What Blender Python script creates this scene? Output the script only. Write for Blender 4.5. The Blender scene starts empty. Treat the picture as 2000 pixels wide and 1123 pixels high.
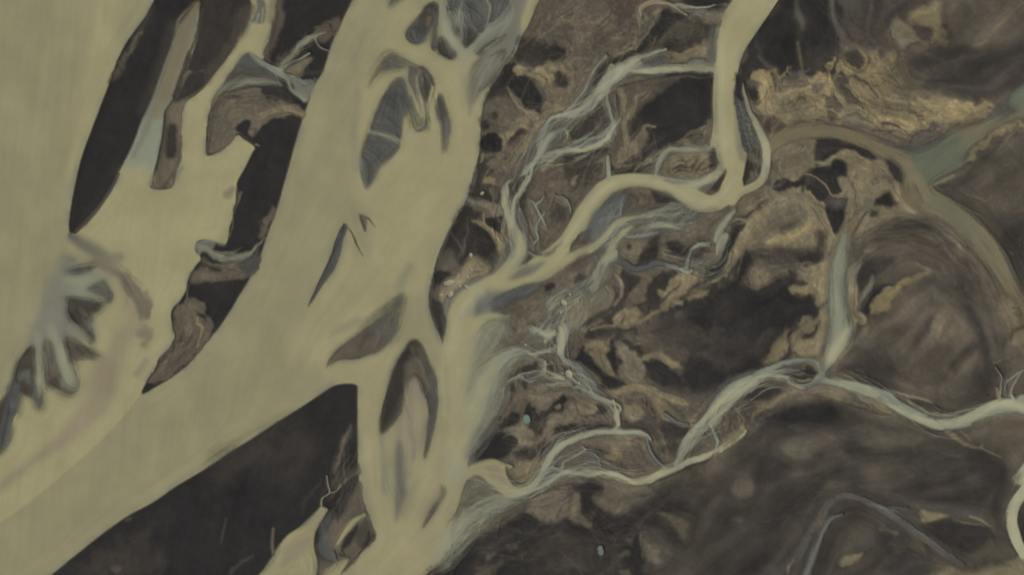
"""Braided glacial river seen straight down from the air."""
import bpy, math
import numpy as np

# ------------------------------------------------------------------ camera, sky, sun, exposure
MPP = 0.25                       # metres of ground per map unit (the map is 2000 x 1123 units)
MW, MH = 2000.0, 1123.0
def mx(x): return (x - MW / 2) * MPP
def my(y): return (MH / 2 - y) * MPP

sc = bpy.context.scene
cam_d = bpy.data.cameras.new("camera")
cam = bpy.data.objects.new("camera", cam_d)
sc.collection.objects.link(cam)
cam_d.sensor_width = 36.0
cam_d.lens = 50.0
ALT = MW * MPP / (36.0 / 50.0)
cam.location = (0, 0, ALT)
cam.rotation_euler = (0, 0, 0)
cam_d.clip_start = 1.0
cam_d.clip_end = 8000.0
sc.camera = cam

SUN_EL, SUN_AZ = math.radians(38), math.radians(55)      # azimuth clockwise from the top of the map
world = bpy.data.worlds.new("World")
sc.world = world
world.use_nodes = True
wn, wl = world.node_tree.nodes, world.node_tree.links
sky = wn.new("ShaderNodeTexSky")
sky.sky_type = 'NISHITA'
sky.sun_disc = False
sky.sun_elevation = SUN_EL
sky.sun_rotation = SUN_AZ
sky.dust_density = 4.0
wl.new(sky.outputs[0], wn["Background"].inputs[0])
wn["Background"].inputs[1].default_value = 0.08
sun_d = bpy.data.lights.new("sun", 'SUN')
sun_d.energy = 3.05
sun_d.angle = math.radians(10)
sun_d.color = (1.0, 0.96, 0.9)
sun = bpy.data.objects.new("sun", sun_d)
sc.collection.objects.link(sun)
sun.rotation_euler = (math.pi / 2 - SUN_EL, 0, math.pi - SUN_AZ)
sun.location = (200, 150, 300)
sc.view_settings.view_transform = 'Standard'
sc.view_settings.look = 'None'
sc.view_settings.exposure = 0.0
sc.view_settings.gamma = 1.0
LIGHT = np.array([1.0, 1.0, 1.0])   # radiance of a white matte sheet under this light

# ------------------------------------------------------------------ map grid
STEP = 1.8
fx = np.arange(-70, 2070 + STEP, STEP)
fy = np.arange(-70, 1193 + STEP, STEP)
ext = np.cumsum(STEP * 1.5 ** np.arange(1, 18))
X = np.concatenate([fx[0] - ext[::-1], fx, fx[-1] + ext])
Y = np.concatenate([fy[0] - ext[::-1], fy, fy[-1] + ext])
NX, NY = len(X), len(Y)
GX, GY = np.meshgrid(X, Y)
GX = GX.astype(np.float32); GY = GY.astype(np.float32)
rng = np.random.default_rng(7)

KY = np.fft.fftfreq(NY)[:, None]; KX = np.fft.rfftfreq(NX)[None, :]
KR2 = (KX * KX + KY * KY)
def blur(a, s):                 # s in map units
    s = s / STEP
    return np.fft.irfft2(np.fft.rfft2(a) * np.exp(-2 * (math.pi * s) ** 2 * KR2), s=(NY, NX)).astype(np.float32)
def fbm(scale, beta=1.6, seed=0):      # noise whose largest features are about `scale` map units
    r = np.random.default_rng(seed)
    f = np.fft.rfft2(r.standard_normal((NY, NX)))
    k0 = STEP / scale
    k = np.sqrt(KR2)
    n = np.fft.irfft2(f * (k / k0) ** 2 / (1 + (k / k0) ** (2 + beta)), s=(NY, NX))
    n = n / n.std()
    return n.astype(np.float32)
def sstep(a, b, x):
    t = np.clip((x - a) / (b - a), 0, 1)
    return t * t * (3 - 2 * t)
WX1, WY1 = fbm(46, 2.6, 1), fbm(46, 2.6, 2)
WX2, WY2 = fbm(15, 2.4, 3), fbm(15, 2.4, 4)
WXX = WX1 * 0.9 + WX2 * 0.28; WYY = WY1 * 0.9 + WY2 * 0.28

def lin(c):
    c = np.asarray(c, float) / 255.0
    return np.where(c <= 0.04045, c / 12.92, ((c + 0.055) / 1.055) ** 2.4)
SOIL = np.zeros((NY, NX, 3), np.float32)       # colour of the bare ground
WCOL = np.zeros((NY, NX, 3), np.float32)       # colour of the suspended silt, times WAT
WAT = np.zeros((NY, NX), np.float32)           # how far the silt hides the bed
ROUGH = np.zeros((NY, NX), np.float32)         # how broken up the ground is

T = dict(Z=(0, 0, 1.0), A=(0, 0), B=(400, 0), C=(800, 0), D=(1200, 0), E=(1600, 0), F=(0, 375), G=(400, 375), H=(800, 375),
         I=(1200, 375), J=(1600, 375), K=(0, 748), L=(400, 748), M=(800, 748), N=(1200, 748), O=(1600, 748))
T.update(P=(680, 0, 1 / 4.99), R=(680, 140, 1 / 4.318), U=(380, 0, 1 / 3.509), V1=(930, 60, 1 / 3.303), V2=(1200, 0, 1 / 3.303), V3=(840, 360, 1 / 3.303), W1=(1480, 0, 1 / 3.303), W2=(1680, 0, 1 / 3.303), X1=(0, 420, 1 / 2.341), Y1=(1400, 700, 1 / 2.655), Y2=(1620, 380, 1 / 2.674), V4=(1160, 340, 1 / 3.303), V5=(1440, 330, 1 / 3.303), V6=(900, 660, 1 / 3.303), V7=(1180, 640, 1 / 3.303))
def parse(tile, s):
    p = np.array([[float(v) for v in q.split(',')] for q in s.split()])
    t = T[tile]
    k = t[2] if len(t) > 2 else 1 / 2.995
    p = p * k
    p[:, 0] += t[0]; p[:, 1] += t[1]
    return p
def spline(p, n, closed):
    P = p if closed else np.vstack([2 * p[0] - p[1], p, 2 * p[-1] - p[-2]])
    out = []
    m = len(p)
    for i in range(m if closed else m - 1):
        if closed: a, b, c, d = P[i - 1], P[i], P[(i + 1) % m], P[(i + 2) % m]
        else: a, b, c, d = P[i], P[i + 1], P[i + 2], P[i + 3]
        t = np.linspace(0, 1, n, endpoint=False)[:, None]
        out.append(0.5 * (2 * b + (c - a) * t + (2 * a - 5 * b + 4 * c - d) * t ** 2 + (3 * b - a - 3 * c + d) * t ** 3))
    if not closed: out.append(p[-1:])
    return np.vstack(out)
def win(x0, x1, y0, y1):
    i0, i1 = np.searchsorted(X, [x0, x1]); j0, j1 = np.searchsorted(Y, [y0, y1])
    return slice(max(j0 - 1, 0), j1 + 1), slice(max(i0 - 1, 0), i1 + 1)
def mask_poly(p, soft, wp):
    q = spline(p, 4, True)
    pad = soft + wp * 3 + 3
    W = win(q[:, 0].min() - pad, q[:, 0].max() + pad, q[:, 1].min() - pad, q[:, 1].max() + pad)
    px = GX[W] + wp * WXX[W]; py = GY[W] + wp * WYY[W]
    ins = np.zeros(px.shape, bool)
    d2 = np.full(px.shape, (pad) ** 2, np.float32)
    n = len(q)
    r0, c0 = W[0].start, W[1].start
    for i in range(n):
        x1, y1 = q[i]; x2, y2 = q[(i + 1) % n]
        if y1 != y2:
            ya, yb = min(y1, y2) - wp * 4 - 3, max(y1, y2) + wp * 4 + 3
            a, b = np.searchsorted(Y, [ya, yb]); R = slice(max(a - 1 - r0, 0), max(b + 1 - r0, 0))
            yy = py[R]
            ins[R] ^= ((y1 > yy) != (y2 > yy)) & (px[R] < (x2 - x1) * (yy - y1) / (y2 - y1) + x1)
        S = win(min(x1, x2) - pad, max(x1, x2) + pad, min(y1, y2) - pad, max(y1, y2) + pad)
        S = (slice(max(S[0].start - r0, 0), max(S[0].stop - r0, 0)), slice(max(S[1].start - c0, 0), max(S[1].stop - c0, 0)))
        if S[0].stop <= S[0].start or S[1].stop <= S[1].start: continue
        ax, ay = px[S] - x1, py[S] - y1
        ex, ey = x2 - x1, y2 - y1
        t = np.clip((ax * ex + ay * ey) / (ex * ex + ey * ey + 1e-9), 0, 1)
        np.minimum(d2[S], (ax - t * ex) ** 2 + (ay - t * ey) ** 2, out=d2[S])
    d = np.sqrt(d2)
    d = np.where(ins, d, -d)
    return W, sstep(-soft, soft, d)
def mask_line(p, soft, wp):
    q = spline(p, 5, False)
    q[:, 2] = np.maximum(q[:, 2], 0.3)
    rmax = q[:, 2].max() / 2
    pad = rmax + soft + wp * 3 + 3
    W = win(q[:, 0].min() - pad, q[:, 0].max() + pad, q[:, 1].min() - pad, q[:, 1].max() + pad)
    px = GX[W] + wp * WXX[W]; py = GY[W] + wp * WYY[W]
    d = np.full(px.shape, 1e3, np.float32)
    r0, c0 = W[0].start, W[1].start
    for i in range(len(q) - 1):
        x1, y1, w1 = q[i]; x2, y2, w2 = q[i + 1]
        S = win(min(x1, x2) - pad, max(x1, x2) + pad, min(y1, y2) - pad, max(y1, y2) + pad)
        S = (slice(max(S[0].start - r0, 0), max(S[0].stop - r0, 0)), slice(max(S[1].start - c0, 0), max(S[1].stop - c0, 0)))
        if S[0].stop <= S[0].start or S[1].stop <= S[1].start: continue
        ax, ay = px[S] - x1, py[S] - y1
        ex, ey = x2 - x1, y2 - y1
        t = np.clip((ax * ex + ay * ey) / (ex * ex + ey * ey + 1e-9), 0, 1)
        np.minimum(d[S], np.sqrt((ax - t * ex) ** 2 + (ay - t * ey) ** 2) - (w1 + (w2 - w1) * t) / 2, out=d[S])
    return W, sstep(soft, -soft, d)

COL = dict(  # colours as the eye sees them in daylight (sRGB)
    c=(154, 149, 113), k=(142, 138, 107), p=(164, 161, 131), g=(141, 142, 119), b=(106, 108, 101), s=(85, 87, 84), t=(140, 129, 105),
    e=(100, 106, 86), o=(120, 112, 86), f=(120, 120, 105), i=(131, 136, 116), q=(124, 116, 98), v=(136, 127, 105), u=(112, 106, 90),
    K=(44, 42, 41), D=(54, 50, 46), N=(68, 63, 55), B=(100, 92, 77), T=(110, 102, 85), L=(128, 118, 93), O=(141, 127, 93), M=(88, 82, 75),
    S=(78, 79, 76), R=(91, 83, 71), Q=(118, 108, 84), V=(63, 58, 52), Y=(83, 76, 66), w=(150, 157, 145), j=(106, 126, 110), l=(108, 112, 105))
COL = {k: lin(v).astype(np.float32) for k, v in COL.items()}
def _soil(W, a, col, cut):
    a3 = a[..., None]
    SOIL[W] = SOIL[W] * (1 - a3) + COL[col] * a3
    if cut:
        c = a * cut
        WAT[W] *= 1 - c
        WCOL[W] *= 1 - c[..., None]
def _water(W, a, col):
    WAT[W] = WAT[W] * (1 - a) + a
    WCOL[W] = WCOL[W] * (1 - a[..., None]) + COL[col] * a[..., None]
def gp(tile, col, s, soft=3, a=1.0, wp=0.0, cut=1.0):      # ground, filled outline
    W, m = mask_poly(parse(tile, s), soft * 1.15 + .5, wp); _soil(W, m * a, col, cut)
def gl(tile, col, s, soft=2, a=1.0, wp=0.0, cut=1.0):      # ground, line x,y,width
    W, m = mask_line(parse3(tile, s), soft, wp); _soil(W, m * a, col, cut)
def wp_(tile, col, s, soft=3, a=1.0, wp=0.0):
    W, m = mask_poly(parse(tile, s), soft, wp); _water(W, m * a, col)
def wl_(tile, col, s, soft=3, a=1.0, wp=0.0):
    W, m = mask_line(parse3(tile, s), soft, wp); _water(W, m * a, col)
def parse3(tile, s):
    p = parse(tile, s)
    t = T[tile]
    p[:, 2] = p[:, 2]           # widths scale with the tile too
    return p
def rough(tile, s, v, soft=30):
    W, m = mask_poly(parse(tile, s), soft, 0); ROUGH[W] = ROUGH[W] * (1 - m) + v * m

def braid(tile, col, s, soft=3, a=1.0, wp=0.0, n=3):       # a stream with thin margins and threads of clearer and siltier water
    p = parse3(tile, s)
    q = spline(p, 5, False); q[:, 2] = np.maximum(q[:, 2], 1)
    wm = q[:, 2].mean()
    r = np.random.default_rng(int(abs(p.sum() * 7)) % 99991)
    d = np.gradient(q[:, :2], axis=0); d /= np.linalg.norm(d, axis=1)[:, None] + 1e-9
    nrm = np.stack([-d[:, 1], d[:, 0]], 1)
    arc = np.concatenate([[0], np.cumsum(np.linalg.norm(np.diff(q[:, :2], axis=0), axis=1))])
    h = q.copy(); h[:, 2] = q[:, 2] * 1.1 + 2
    off = .22 * np.sin(arc / 38 + r.uniform(0, 6))
    h[:, :2] += nrm * (off * q[:, 2])[:, None]
    _water(*(lambda W, m: (W, m * a * .42))(*mask_line(h[::3] if len(h) > 9 else h, soft + 2 + .08 * wm, wp + .8)), 'b')
    m_ = q.copy(); m_[:, 2] = q[:, 2] * (.62 + .2 * np.sin(arc / 27 + r.uniform(0, 6)))
    m_[:, :2] -= nrm * (off * q[:, 2] * .5)[:, None]
    W, m = mask_line(m_[::2] if len(m_) > 7 else m_, soft + .06 * wm, wp); _water(W, m * a, col)
    m_[:, 2] *= .45
    W, m = mask_line(m_[::2] if len(m_) > 7 else m_, soft + .05 * wm, wp); _water(W, m * a * .7, 'p')
    for k in range(n + 4):
        t = q.copy(); o = (r.uniform(-.55, .55) + .4 * np.sin(arc / r.uniform(18, 40) + r.uniform(0, 6))) * .9
        t[:, :2] += nrm * (o * q[:, 2])[:, None]
        t[:, 2] = np.clip(wm * .1, .9, 2.6) * (.6 + .5 * np.sin(arc / 15 + k))
        i0 = int(r.uniform(0, .4) * len(t)); i1 = max(i0 + 6, int(r.uniform(.6, 1) * len(t)))
        t = t[i0:i1]
        if len(t) < 4: continue
        W, m = mask_line(t[::2] if len(t) > 7 else t, 1.6, .6); _water(W, m * a * .6, ('p', 's', 'w', 'p', 'b')[k % 5])

def G(tile, col, *ss, soft=3.5, a=.85, wp=1.2, cut=0):      # several ground patches
    for s in ss: gp(tile, col, s, soft, a, wp, cut)
def GL(tile, col, *ss, soft=2.5, a=.8, wp=.8, cut=0):
    for s in ss: gl(tile, col, s, soft, a, wp, cut)
def WL(tile, col, *ss, soft=2.5, a=.85, wp=.5):
    for s in ss: wl_(tile, col, s, soft, a, wp)
def hairs(tile, col, x0, y0, x1, y1, dx, dy, n, w=3, a=.6, seed=0, water=True):    # short fringe of threads along a line
    r = np.random.default_rng(seed)
    for k in range(n):
        t = (k + r.uniform(-.4, .4)) / n; l = r.uniform(.6, 1.3)
        x, y = x0 + (x1 - x0) * t, y0 + (y1 - y0) * t
        s = f"{x},{y},{w} {x+dx*l*.5+r.uniform(-4,4)},{y+dy*l*.5},{w} {x+dx*l},{y+dy*l},{w*.4}"
        (wl_ if water else gl)(tile, col, s, 1.3, a * r.uniform(.6, 1), .3)

def wisps(tile, s, n, cols='gpfw', a=.55, w=1.3, seed=0, soil=False, along=.55):    # bundle of fine threads running along a path x,y,spread
    q = spline(parse3(tile, s), 6, False)
    r = np.random.default_rng(1000 + seed)
    d = np.gradient(q[:, :2], axis=0); d /= np.linalg.norm(d, axis=1)[:, None] + 1e-9
    nrm = np.stack([-d[:, 1], d[:, 0]], 1)
    arc = np.concatenate([[0], np.cumsum(np.linalg.norm(np.diff(q[:, :2], axis=0), axis=1))])
    for k in range(n):
        L = r.uniform(.25, along); t0 = r.uniform(0, 1 - L)
        i0, i1 = int(t0 * (len(q) - 1)), int((t0 + L) * (len(q) - 1)) + 1
        if i1 - i0 < 4: continue
        t = q[i0:i1].copy(); c = r.normal(0, .24)
        o = c + .14 * np.sin(arc[i0:i1] / r.uniform(14, 34) + r.uniform(0, 6)) + r.uniform(-.25, .25) * np.linspace(-1, 1, i1 - i0)
        t[:, :2] += nrm[i0:i1] * (o * q[i0:i1, 2])[:, None]
        t[:, 2] = w * r.uniform(.6, 1.7) * np.sin(math.pi * np.linspace(.06, .94, i1 - i0)) ** .6
        W, m = mask_line(t[::2] if len(t) > 8 else t, r.uniform(1.0, 1.9), .5)
        m = m * a * r.uniform(.5, 1.1)
        col = cols[k % len(cols)]
        if soil: _soil(W, np.minimum(m, 1), col, 0)
        else: _water(W, np.minimum(m, .95), col)
# ------------------------------------------------------------------ the map: ground and water, laid down in order
SOIL[:] = COL['R']
ROUGH[:] = 0.5
# --- broad soils on the east side
gp('Z', 'R', "1000,-50 1450,-50 1450,420 1500,600 1200,900 900,900 900,500", 40)
gp('E', 'V', "-300,-100 700,-100 520,140 400,230 200,290 60,300 -60,420 -250,430 -420,380", 30, .9)
gp('E', 'O', "-60,440 40,360 150,300 330,300 450,380 420,500 500,560 700,560 800,580 950,600 1010,620 950,680 820,710 720,730 600,750 480,830 400,800 330,760 200,720 0,700 -120,700 -260,800 -320,700 -330,600", 10, .75, 6)
gp('E', 'V', "430,450 520,320 700,260 900,300 1300,260 1300,480 1000,580 800,570 560,540 450,500", 25, .95)
gp('E', 'Y', "740,-100 1400,-100 1400,300 850,260 780,150", 25, .7)
gp('E', 'Y', "600,1123 850,980 950,870 1300,650 1400,1300 600,1300", 20)
gp('J', 'Y', "700,-60 1300,-60 1300,560 1150,520 1060,370 960,230 820,90", 12)
gp('J', 'V', "900,180 1300,150 1300,600 1180,540 1090,400", 25, .8)
gp('D', 'L', "850,840 1000,760 1198,730 1400,780 1500,1000 1400,1200 1000,1300 850,1250 900,1080 920,950", 12, .55, 4)
gp('I', 'L', "720,60 1000,0 1198,100 1198,330 1000,330 800,340 640,460 560,540 500,560 620,380 700,200", 14, .4, 4)
gp('J', 'L', "-250,100 0,0 250,-60 560,-20 640,120 420,200 200,280 100,420 -40,640 -120,500 -150,300", 10, .6, 4)
gp('Z', 'V', "1290,600 1350,560 1440,560 1600,590 1610,700 1560,740 1450,750 1380,780 1270,760 1220,700", 25, .8)
gp('Z', 'N', "860,1130 900,1060 1000,1000 1100,970 1200,960 1320,930 1420,890 1460,840 1600,800 1760,830 1850,850 2100,900 2100,1300 800,1300", 12)
gp('Z', 'N', "1650,640 1720,540 1800,540 1900,600 1960,700 1960,780 1880,800 1780,800 1700,740", 25)

# --- wide rivers
wp_('Z', 'k', "-8000,-8000 -600,-3000 340,-120 302,0 287,30 267,57 247,85 232,114 214,164 200,200 182,247 164,294 154,330 145,375 139,410 135,447 140,500 134,560 128,620 120,680 60,700 30,720 14,790 5,860 -20,930 -600,1700 -8000,4000", 2.5)
wp_('Z', 'c', "140,457 187,412 214,372 237,327 250,310 290,330 300,366 335,366 345,330 352,250 358,206 383,186 400,170 420,145 450,105 467,70 485,40 490,-10 520,-60 560,-60 546,0 540,30 530,80 515,116 480,106 455,140 430,170 415,195 410,220 404,255 403,290 407,303 418,300 440,285 463,265 475,272 498,288 495,305 480,330 470,345 463,360 460,400 457,430 448,470 440,478 420,473 400,468 385,472 382,488 392,500 392,515 375,540 365,570 345,600 335,610 337,640 342,655 330,680 310,700 305,720 290,750 277,768 240,830 180,890 80,990 -60,1080 -90,960 0,880 30,790 40,720 60,690 130,660 120,600 128,540 131,500", 2)
wp_('A', 'i', "1170,10 1060,90 1040,160 1000,270 950,400 890,570 830,700 780,840 720,970 740,1010 850,1040 900,1000 930,900 960,760 965,660 1000,590 1040,480 1080,350 1130,220 1160,120 1190,20", 2)
wp_('A', 'u', "1200,-60 1060,80 1040,160 1000,270 950,400 900,570 960,600 1000,590 1040,480 1080,350 1130,220 1160,120 1190,20", 14, .8)
wp_('Z', 'k', "690,-20 688,0 667,43 647,87 639,114 630,140 614,167 602,200 592,230 580,267 567,314 550,375 537,418 523,455 507,502 488,542 470,572 450,605 430,635 400,672 367,712 334,737 310,752 277,768 240,815 180,876 100,945 0,1020 -200,1130 -800,1700 -8000,7000 -6000,9000 -700,2200 -60,1250 100,1123 134,1095 167,1069 214,1032 254,1005 300,980 347,948 400,916 447,885 500,852 544,823 587,796 634,765 660,751 694,751 698,768 698,848 700,935 710,982 729,1032 732,1048 714,1068 684,1102 660,1130 600,1250 700,1300 823,1123 850,1102 880,1072 880,1030 895,985 905,950 915,915 890,850 880,780 874,700 867,675 853,642 842,612 837,582 843,552 853,508 870,465 897,415 914,385 918,367 930,320 938,284 939,240 944,207 960,174 974,147 1004,110 1017,80 1037,37 1054,0 1075,-60 1100,-200 700,-200", 2)
# where the rivers come from and go to beyond the view
wp_('Z', 'k', "690,-60 1078,-60 1120,-250 1250,-1000 1600,-4000 1900,-9000 1000,-9000 850,-4000 700,-1000 680,-250", 4)
wp_('Z', 'k', "600,1190 690,1110 825,1118 760,1250 500,1700 100,3000 -800,9000 -2600,9000 -700,3000 250,1700", 4)
wl_('Z', 'c', "515,-30,52 524,-150,56 550,-500,80 600,-2000,150 660,-9000,300", 4)
wl_('Z', 'c', "1468,-20,88 1500,-120,100 1570,-400,120 1680,-1000,160 2000,-3000,260 3000,-9000,400", 4)
wl_('Z', 'g', "2000,788,36 2040,795,40 2150,800,50 2500,740,60 4000,500,100 9000,400,150", 4)
wl_('Z', 'e', "1990,200,44 2060,165,60 2300,60,90 4000,-500,200 9000,-1500,300", 6)
wl_('Z', 'o', "2000,610,26 2050,700,34 2120,900,44 2300,1500,60 2900,4000,120 4000,9000,200", 6)
wl_('Z', 'p', "1990,935,24 2030,895,26 2120,880,30 2500,930,40 4000,1100,70 9000,1300,120", 4)
wl_('Z', 'p', "2000,1085,22 2050,1130,26 2150,1180,30 2600,1350,40 4000,1700,70 9000,2400,120", 4)
# creamier threads inside the broad river
wp_('Z', 'c', "800,-60 770,20 750,90 735,130 700,190 690,260 690,330 700,390 720,420 730,470 700,560 650,630 600,690 640,720 700,660 780,590 830,560 840,480 880,420 920,330 935,230 925,150 930,90 900,60 850,120 820,60", 18, .8)
wp_('Z', 'c', "640,715 700,700 740,690 790,665 760,720 740,790 740,870 760,960 790,1010 830,900 850,780 860,690 875,700 885,850 880,950 840,1050 790,1140 700,1150 700,1060 735,1020 700,850 695,760 640,740", 10, .7)
wp_('Z', 'c', "610,590 640,560 668,500 680,450 700,490 705,540 660,610 600,680 560,700", 14, .7)
wl_('Z', 'k', "690,440,20 705,490,24 735,560,40 760,600,30", 14, .5)
wl_('Z', 't', "850,1010,60 830,1070,60 790,1130,60", 20, .5)
wl_('Z', 't', "865,760,18 870,850,18 855,930,24 830,1000,30", 8, .5)

# --- sediment plumes in the pale side channel
wl_('K', 'v', "620,-120,120 600,0,160 560,120,150 470,230,120 350,340,80 200,450,50 0,600,50 -200,700,60", 13, .75)
wl_('F', 'v', "760,560,90 780,760,140 700,880,120 640,1060,150 620,1123,150", 16, .6)
wl_('F', 'u', "430,270,60 520,320,80 620,380,70 700,380,50", 9, .7)
wl_('F', 's', "420,260,20 470,300,40 560,370,40 620,400,30 680,450,20", 8, .55)
wl_('F', 'u', "540,410,20 620,440,30 700,490,50 770,560,70 830,650,80 850,720,60", 5, .85, 2.5)
wl_('F', 'u', "860,590,30 870,680,30 840,740,40", 7, .7, 2)
wl_('F', 'u', "830,820,60 870,840,50 840,900,40", 8, .7, 2)
wl_('F', 'k', "0,0,300 0,500,300 -40,900,200", 30, .5)
wl_('A', 'c', "640,0,160 600,200,160 560,400,150 520,560,110 480,700,70 450,850,60 410,1000,40", 22, .9)
wl_('F', 'c', "60,1000,40 40,1123,40", 10, .5)
# --- islands and spits of the west side
gp('Z', 'K', "330,-60 302,0 287,30 267,57 247,85 232,114 214,164 200,200 182,247 164,294 154,330 145,375 139,410 136,447 148,456 165,438 187,412 214,373 237,327 260,280 277,234 297,190 317,134 334,90 344,50 354,30 387,3 420,-60", 1.8)
gp('A', 'N', "890,30 850,110 780,230 720,330 650,480 700,460 750,340 800,260 850,130 900,60", 5, .9, 2)
gp('A', 'B', "800,200 770,250 720,330 665,470 720,380 790,260 830,180", 4, .6, 2)
gl('A', 'V', "1020,150,60 960,300,60 900,480,50 830,650,40", 12, .6)
gl('A', 'B', "1150,30,30 1090,80,40 1050,130,30", 4, .6)
gl('Z', 'N', "232,340,4 212,378,6 188,412,7 165,437,7 145,454,5", 2, .9)
gp('B', 'D', "-20,-60 270,-60 255,90 220,160 150,310 60,430 -10,510 -100,570 -150,610 -180,580 -100,400 -30,150", 3)
gp('B', 'N', "200,60 260,60 250,110 215,170 150,310 60,430 0,500 -10,440 80,340 150,230", 6, .8, 2)
gl('A', 'N', "1190,60,14 1150,210,16 1100,350,20 1060,450,26 1020,560,22", 3, .9, 1)
gp('A', 'B', "1090,420 1060,520 1010,600 975,640 960,700 960,760 940,900 905,1030 878,1100 960,1102 1000,1090 1020,1010 1055,920 1062,780 1060,680 1075,620 1120,560 1198,510 1198,420 1140,420", 2, 1, 1)
gp('A', 'K', "1110,430 1198,420 1198,500 1120,560 1060,590 1020,600 1060,520", 4, .9)
gp('A', 'D', "975,750 1030,740 1038,880 1005,930 970,900", 5, 1, 1)
gl('A', 'D', "1160,10,8 1100,70,10 1050,130,8 ", 2, .8)
gl('A', 'D', "968,650,10 960,740,12 930,920,14 890,1080,14", 3, .8)
gl('A', 'N', "1055,800,14 1050,920,14 1010,1020,14 960,1095,16", 4, .8)
gp('B', 'K', "470,-60 900,-60 862,0 800,130 740,260 690,420 640,500 605,600 575,690 540,800 500,940 450,1123 410,1253 370,1363 320,1503 265,1623 210,1713 150,1813 90,1903 0,2013 -100,2130 -200,2205 -360,2303 -340,2230 -280,2160 -200,2070 -150,1980 -190,1870 -190,1810 -150,1765 -110,1700 -98,1640 -50,1550 -20,1520 -30,1490 -55,1470 -50,1425 -10,1405 60,1425 110,1440 135,1403 145,1330 165,1273 170,1213 205,1150 190,1075 230,990 280,890 300,850 240,810 195,785 150,830 90,880 20,910 10,850 20,740 40,650 80,560 140,450 230,330 280,320 345,350 380,260 410,170 430,60", 1.8)
gl('B', 'R', "440,20,40 425,130,50 390,260,50 360,340,30", 6, .8, 2)
gp('B', 'R', "230,330 300,340 420,400 450,470 300,450 170,480 90,560 60,570 140,450", 6, .9, 2)
gp('B', 'B', "40,650 90,580 160,530 250,515 340,520 345,570 400,590 500,600 575,640 575,690 500,680 400,700 340,740 290,790 250,800 195,785 150,830 90,880 20,908 12,840 25,720", 3, 1, 2)
gp('B', 'K', "180,760 230,708 268,720 255,780 300,840 260,820 225,785", 3, 1, 1)
gp('B', 'D', "338,520 430,508 505,575 430,585 365,575", 4, 1, 1)
gl('B', 'N', "60,620,30 150,560,40 200,560,30", 8, .6, 3)
gl('B', 'N', "20,880,10 40,760,12 60,680,14", 4, .7, 2)
wl_('B', 'g', "60,560,12 150,520,30 250,490,44 370,475,34 440,490,14", 6, .55, 1)
gp('B', 'B', "430,420 600,345 620,360 580,440 480,440", 3, .8, 2)
gp('B', 'R', "620,220 720,120 790,110 770,200 720,240 680,240", 4, .8, 2)
gp('B', 'R', "400,390 520,270 640,200 600,260 480,380", 5, .7, 2)
wp_('B', 's', "230,330 290,350 400,410 440,460 330,440 250,400 220,360", 5, .6, 1)
wp_('B', 'f', "480,440 560,470 650,470 605,590 560,570 520,520", 4, .8, 2)
wl_('B', 'i', "270,325,20 330,370,24 400,405,38 440,430,32 480,470,26 500,520,16 545,560,18 580,585,20", 2.5, 1, .5)
wl_('B', 'g', "440,415,18 500,372,12 560,345,12 610,315,10", 2, .9, .5)
wl_('B', 'g', "430,400,16 500,330,24 560,265,26 640,215,14 715,190,6", 3, .8, 1)
wl_('B', 'f', "640,215,14 670,270,10 725,298,12", 2, .9, .5)
wl_('B', 'f', "500,445,8 560,470,10 600,500,8", 2, .8, 1)
gl('B', 'L', "310,700,6 400,655,22 500,640,26 570,680,12", 4, .8)
gl('G', 'B', "390,110,50 370,180,40 330,250,30", 6, .8, 3)
gp('G', 'R', "0,400 100,410 220,395 330,380 265,500 220,510 100,515 -20,520 -20,400", 3, .95, 2)
gp('G', 'K', "-20,415 50,430 105,460 50,475 -20,450", 4, .9, 1)
wl_('G', 'g', "-30,320,30 60,370,40 130,395,26 220,375,26 290,340,14 350,270,8", 5, .75, 1)
wp_('G', 's', "180,400 250,360 330,350 310,420 270,500 240,480", 8, .5, 2)
gp('F', 'R', "1090,620 1180,640 1198,640 1198,690 1198,760 1130,800 1060,860 950,970 910,1040 860,1115 980,1090 1100,1000 1190,890 1230,850 1240,760 1200,720 1150,700", 3, 1, 2)
gp('F', 'B', "1015,700 1090,640 1160,650 1150,720 1190,760 1130,820 1050,850 1020,800", 5, .9, 2)
gp('F', 'B', "1110,520 1120,480 1200,430 1240,470 1200,520", 5, .8, 2)
wp_('F', 'f', "1140,330 1150,300 1200,280 1260,290 1250,330 1190,350 1160,370", 4, .8)
gl('F', 'O', "1160,735,5 1155,770,8 1190,790,8 1165,870,6 1150,910,4", 2, .9, 1)
gl('F', 'O', "960,1000,4 980,985,6", 2, .9)
gl('F', 'L', "1105,540,5 1100,600,6 1085,640,4", 2, .8, 1)
gl('F', 'D', "870,1100,8 915,1030,10 1000,920,10 1060,860,8", 2.5, .8, 2)
gl('F', 'D', "1080,900,14 1120,850,10", 4, .8, 1)
gl('B', 'O', "300,845,6 318,855,4", 2, .9)
gl('G', 'L', "212,0,5 208,30,7 190,70,6 170,120,4 165,180,4 140,270,3", 2, .7, 1)

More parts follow.
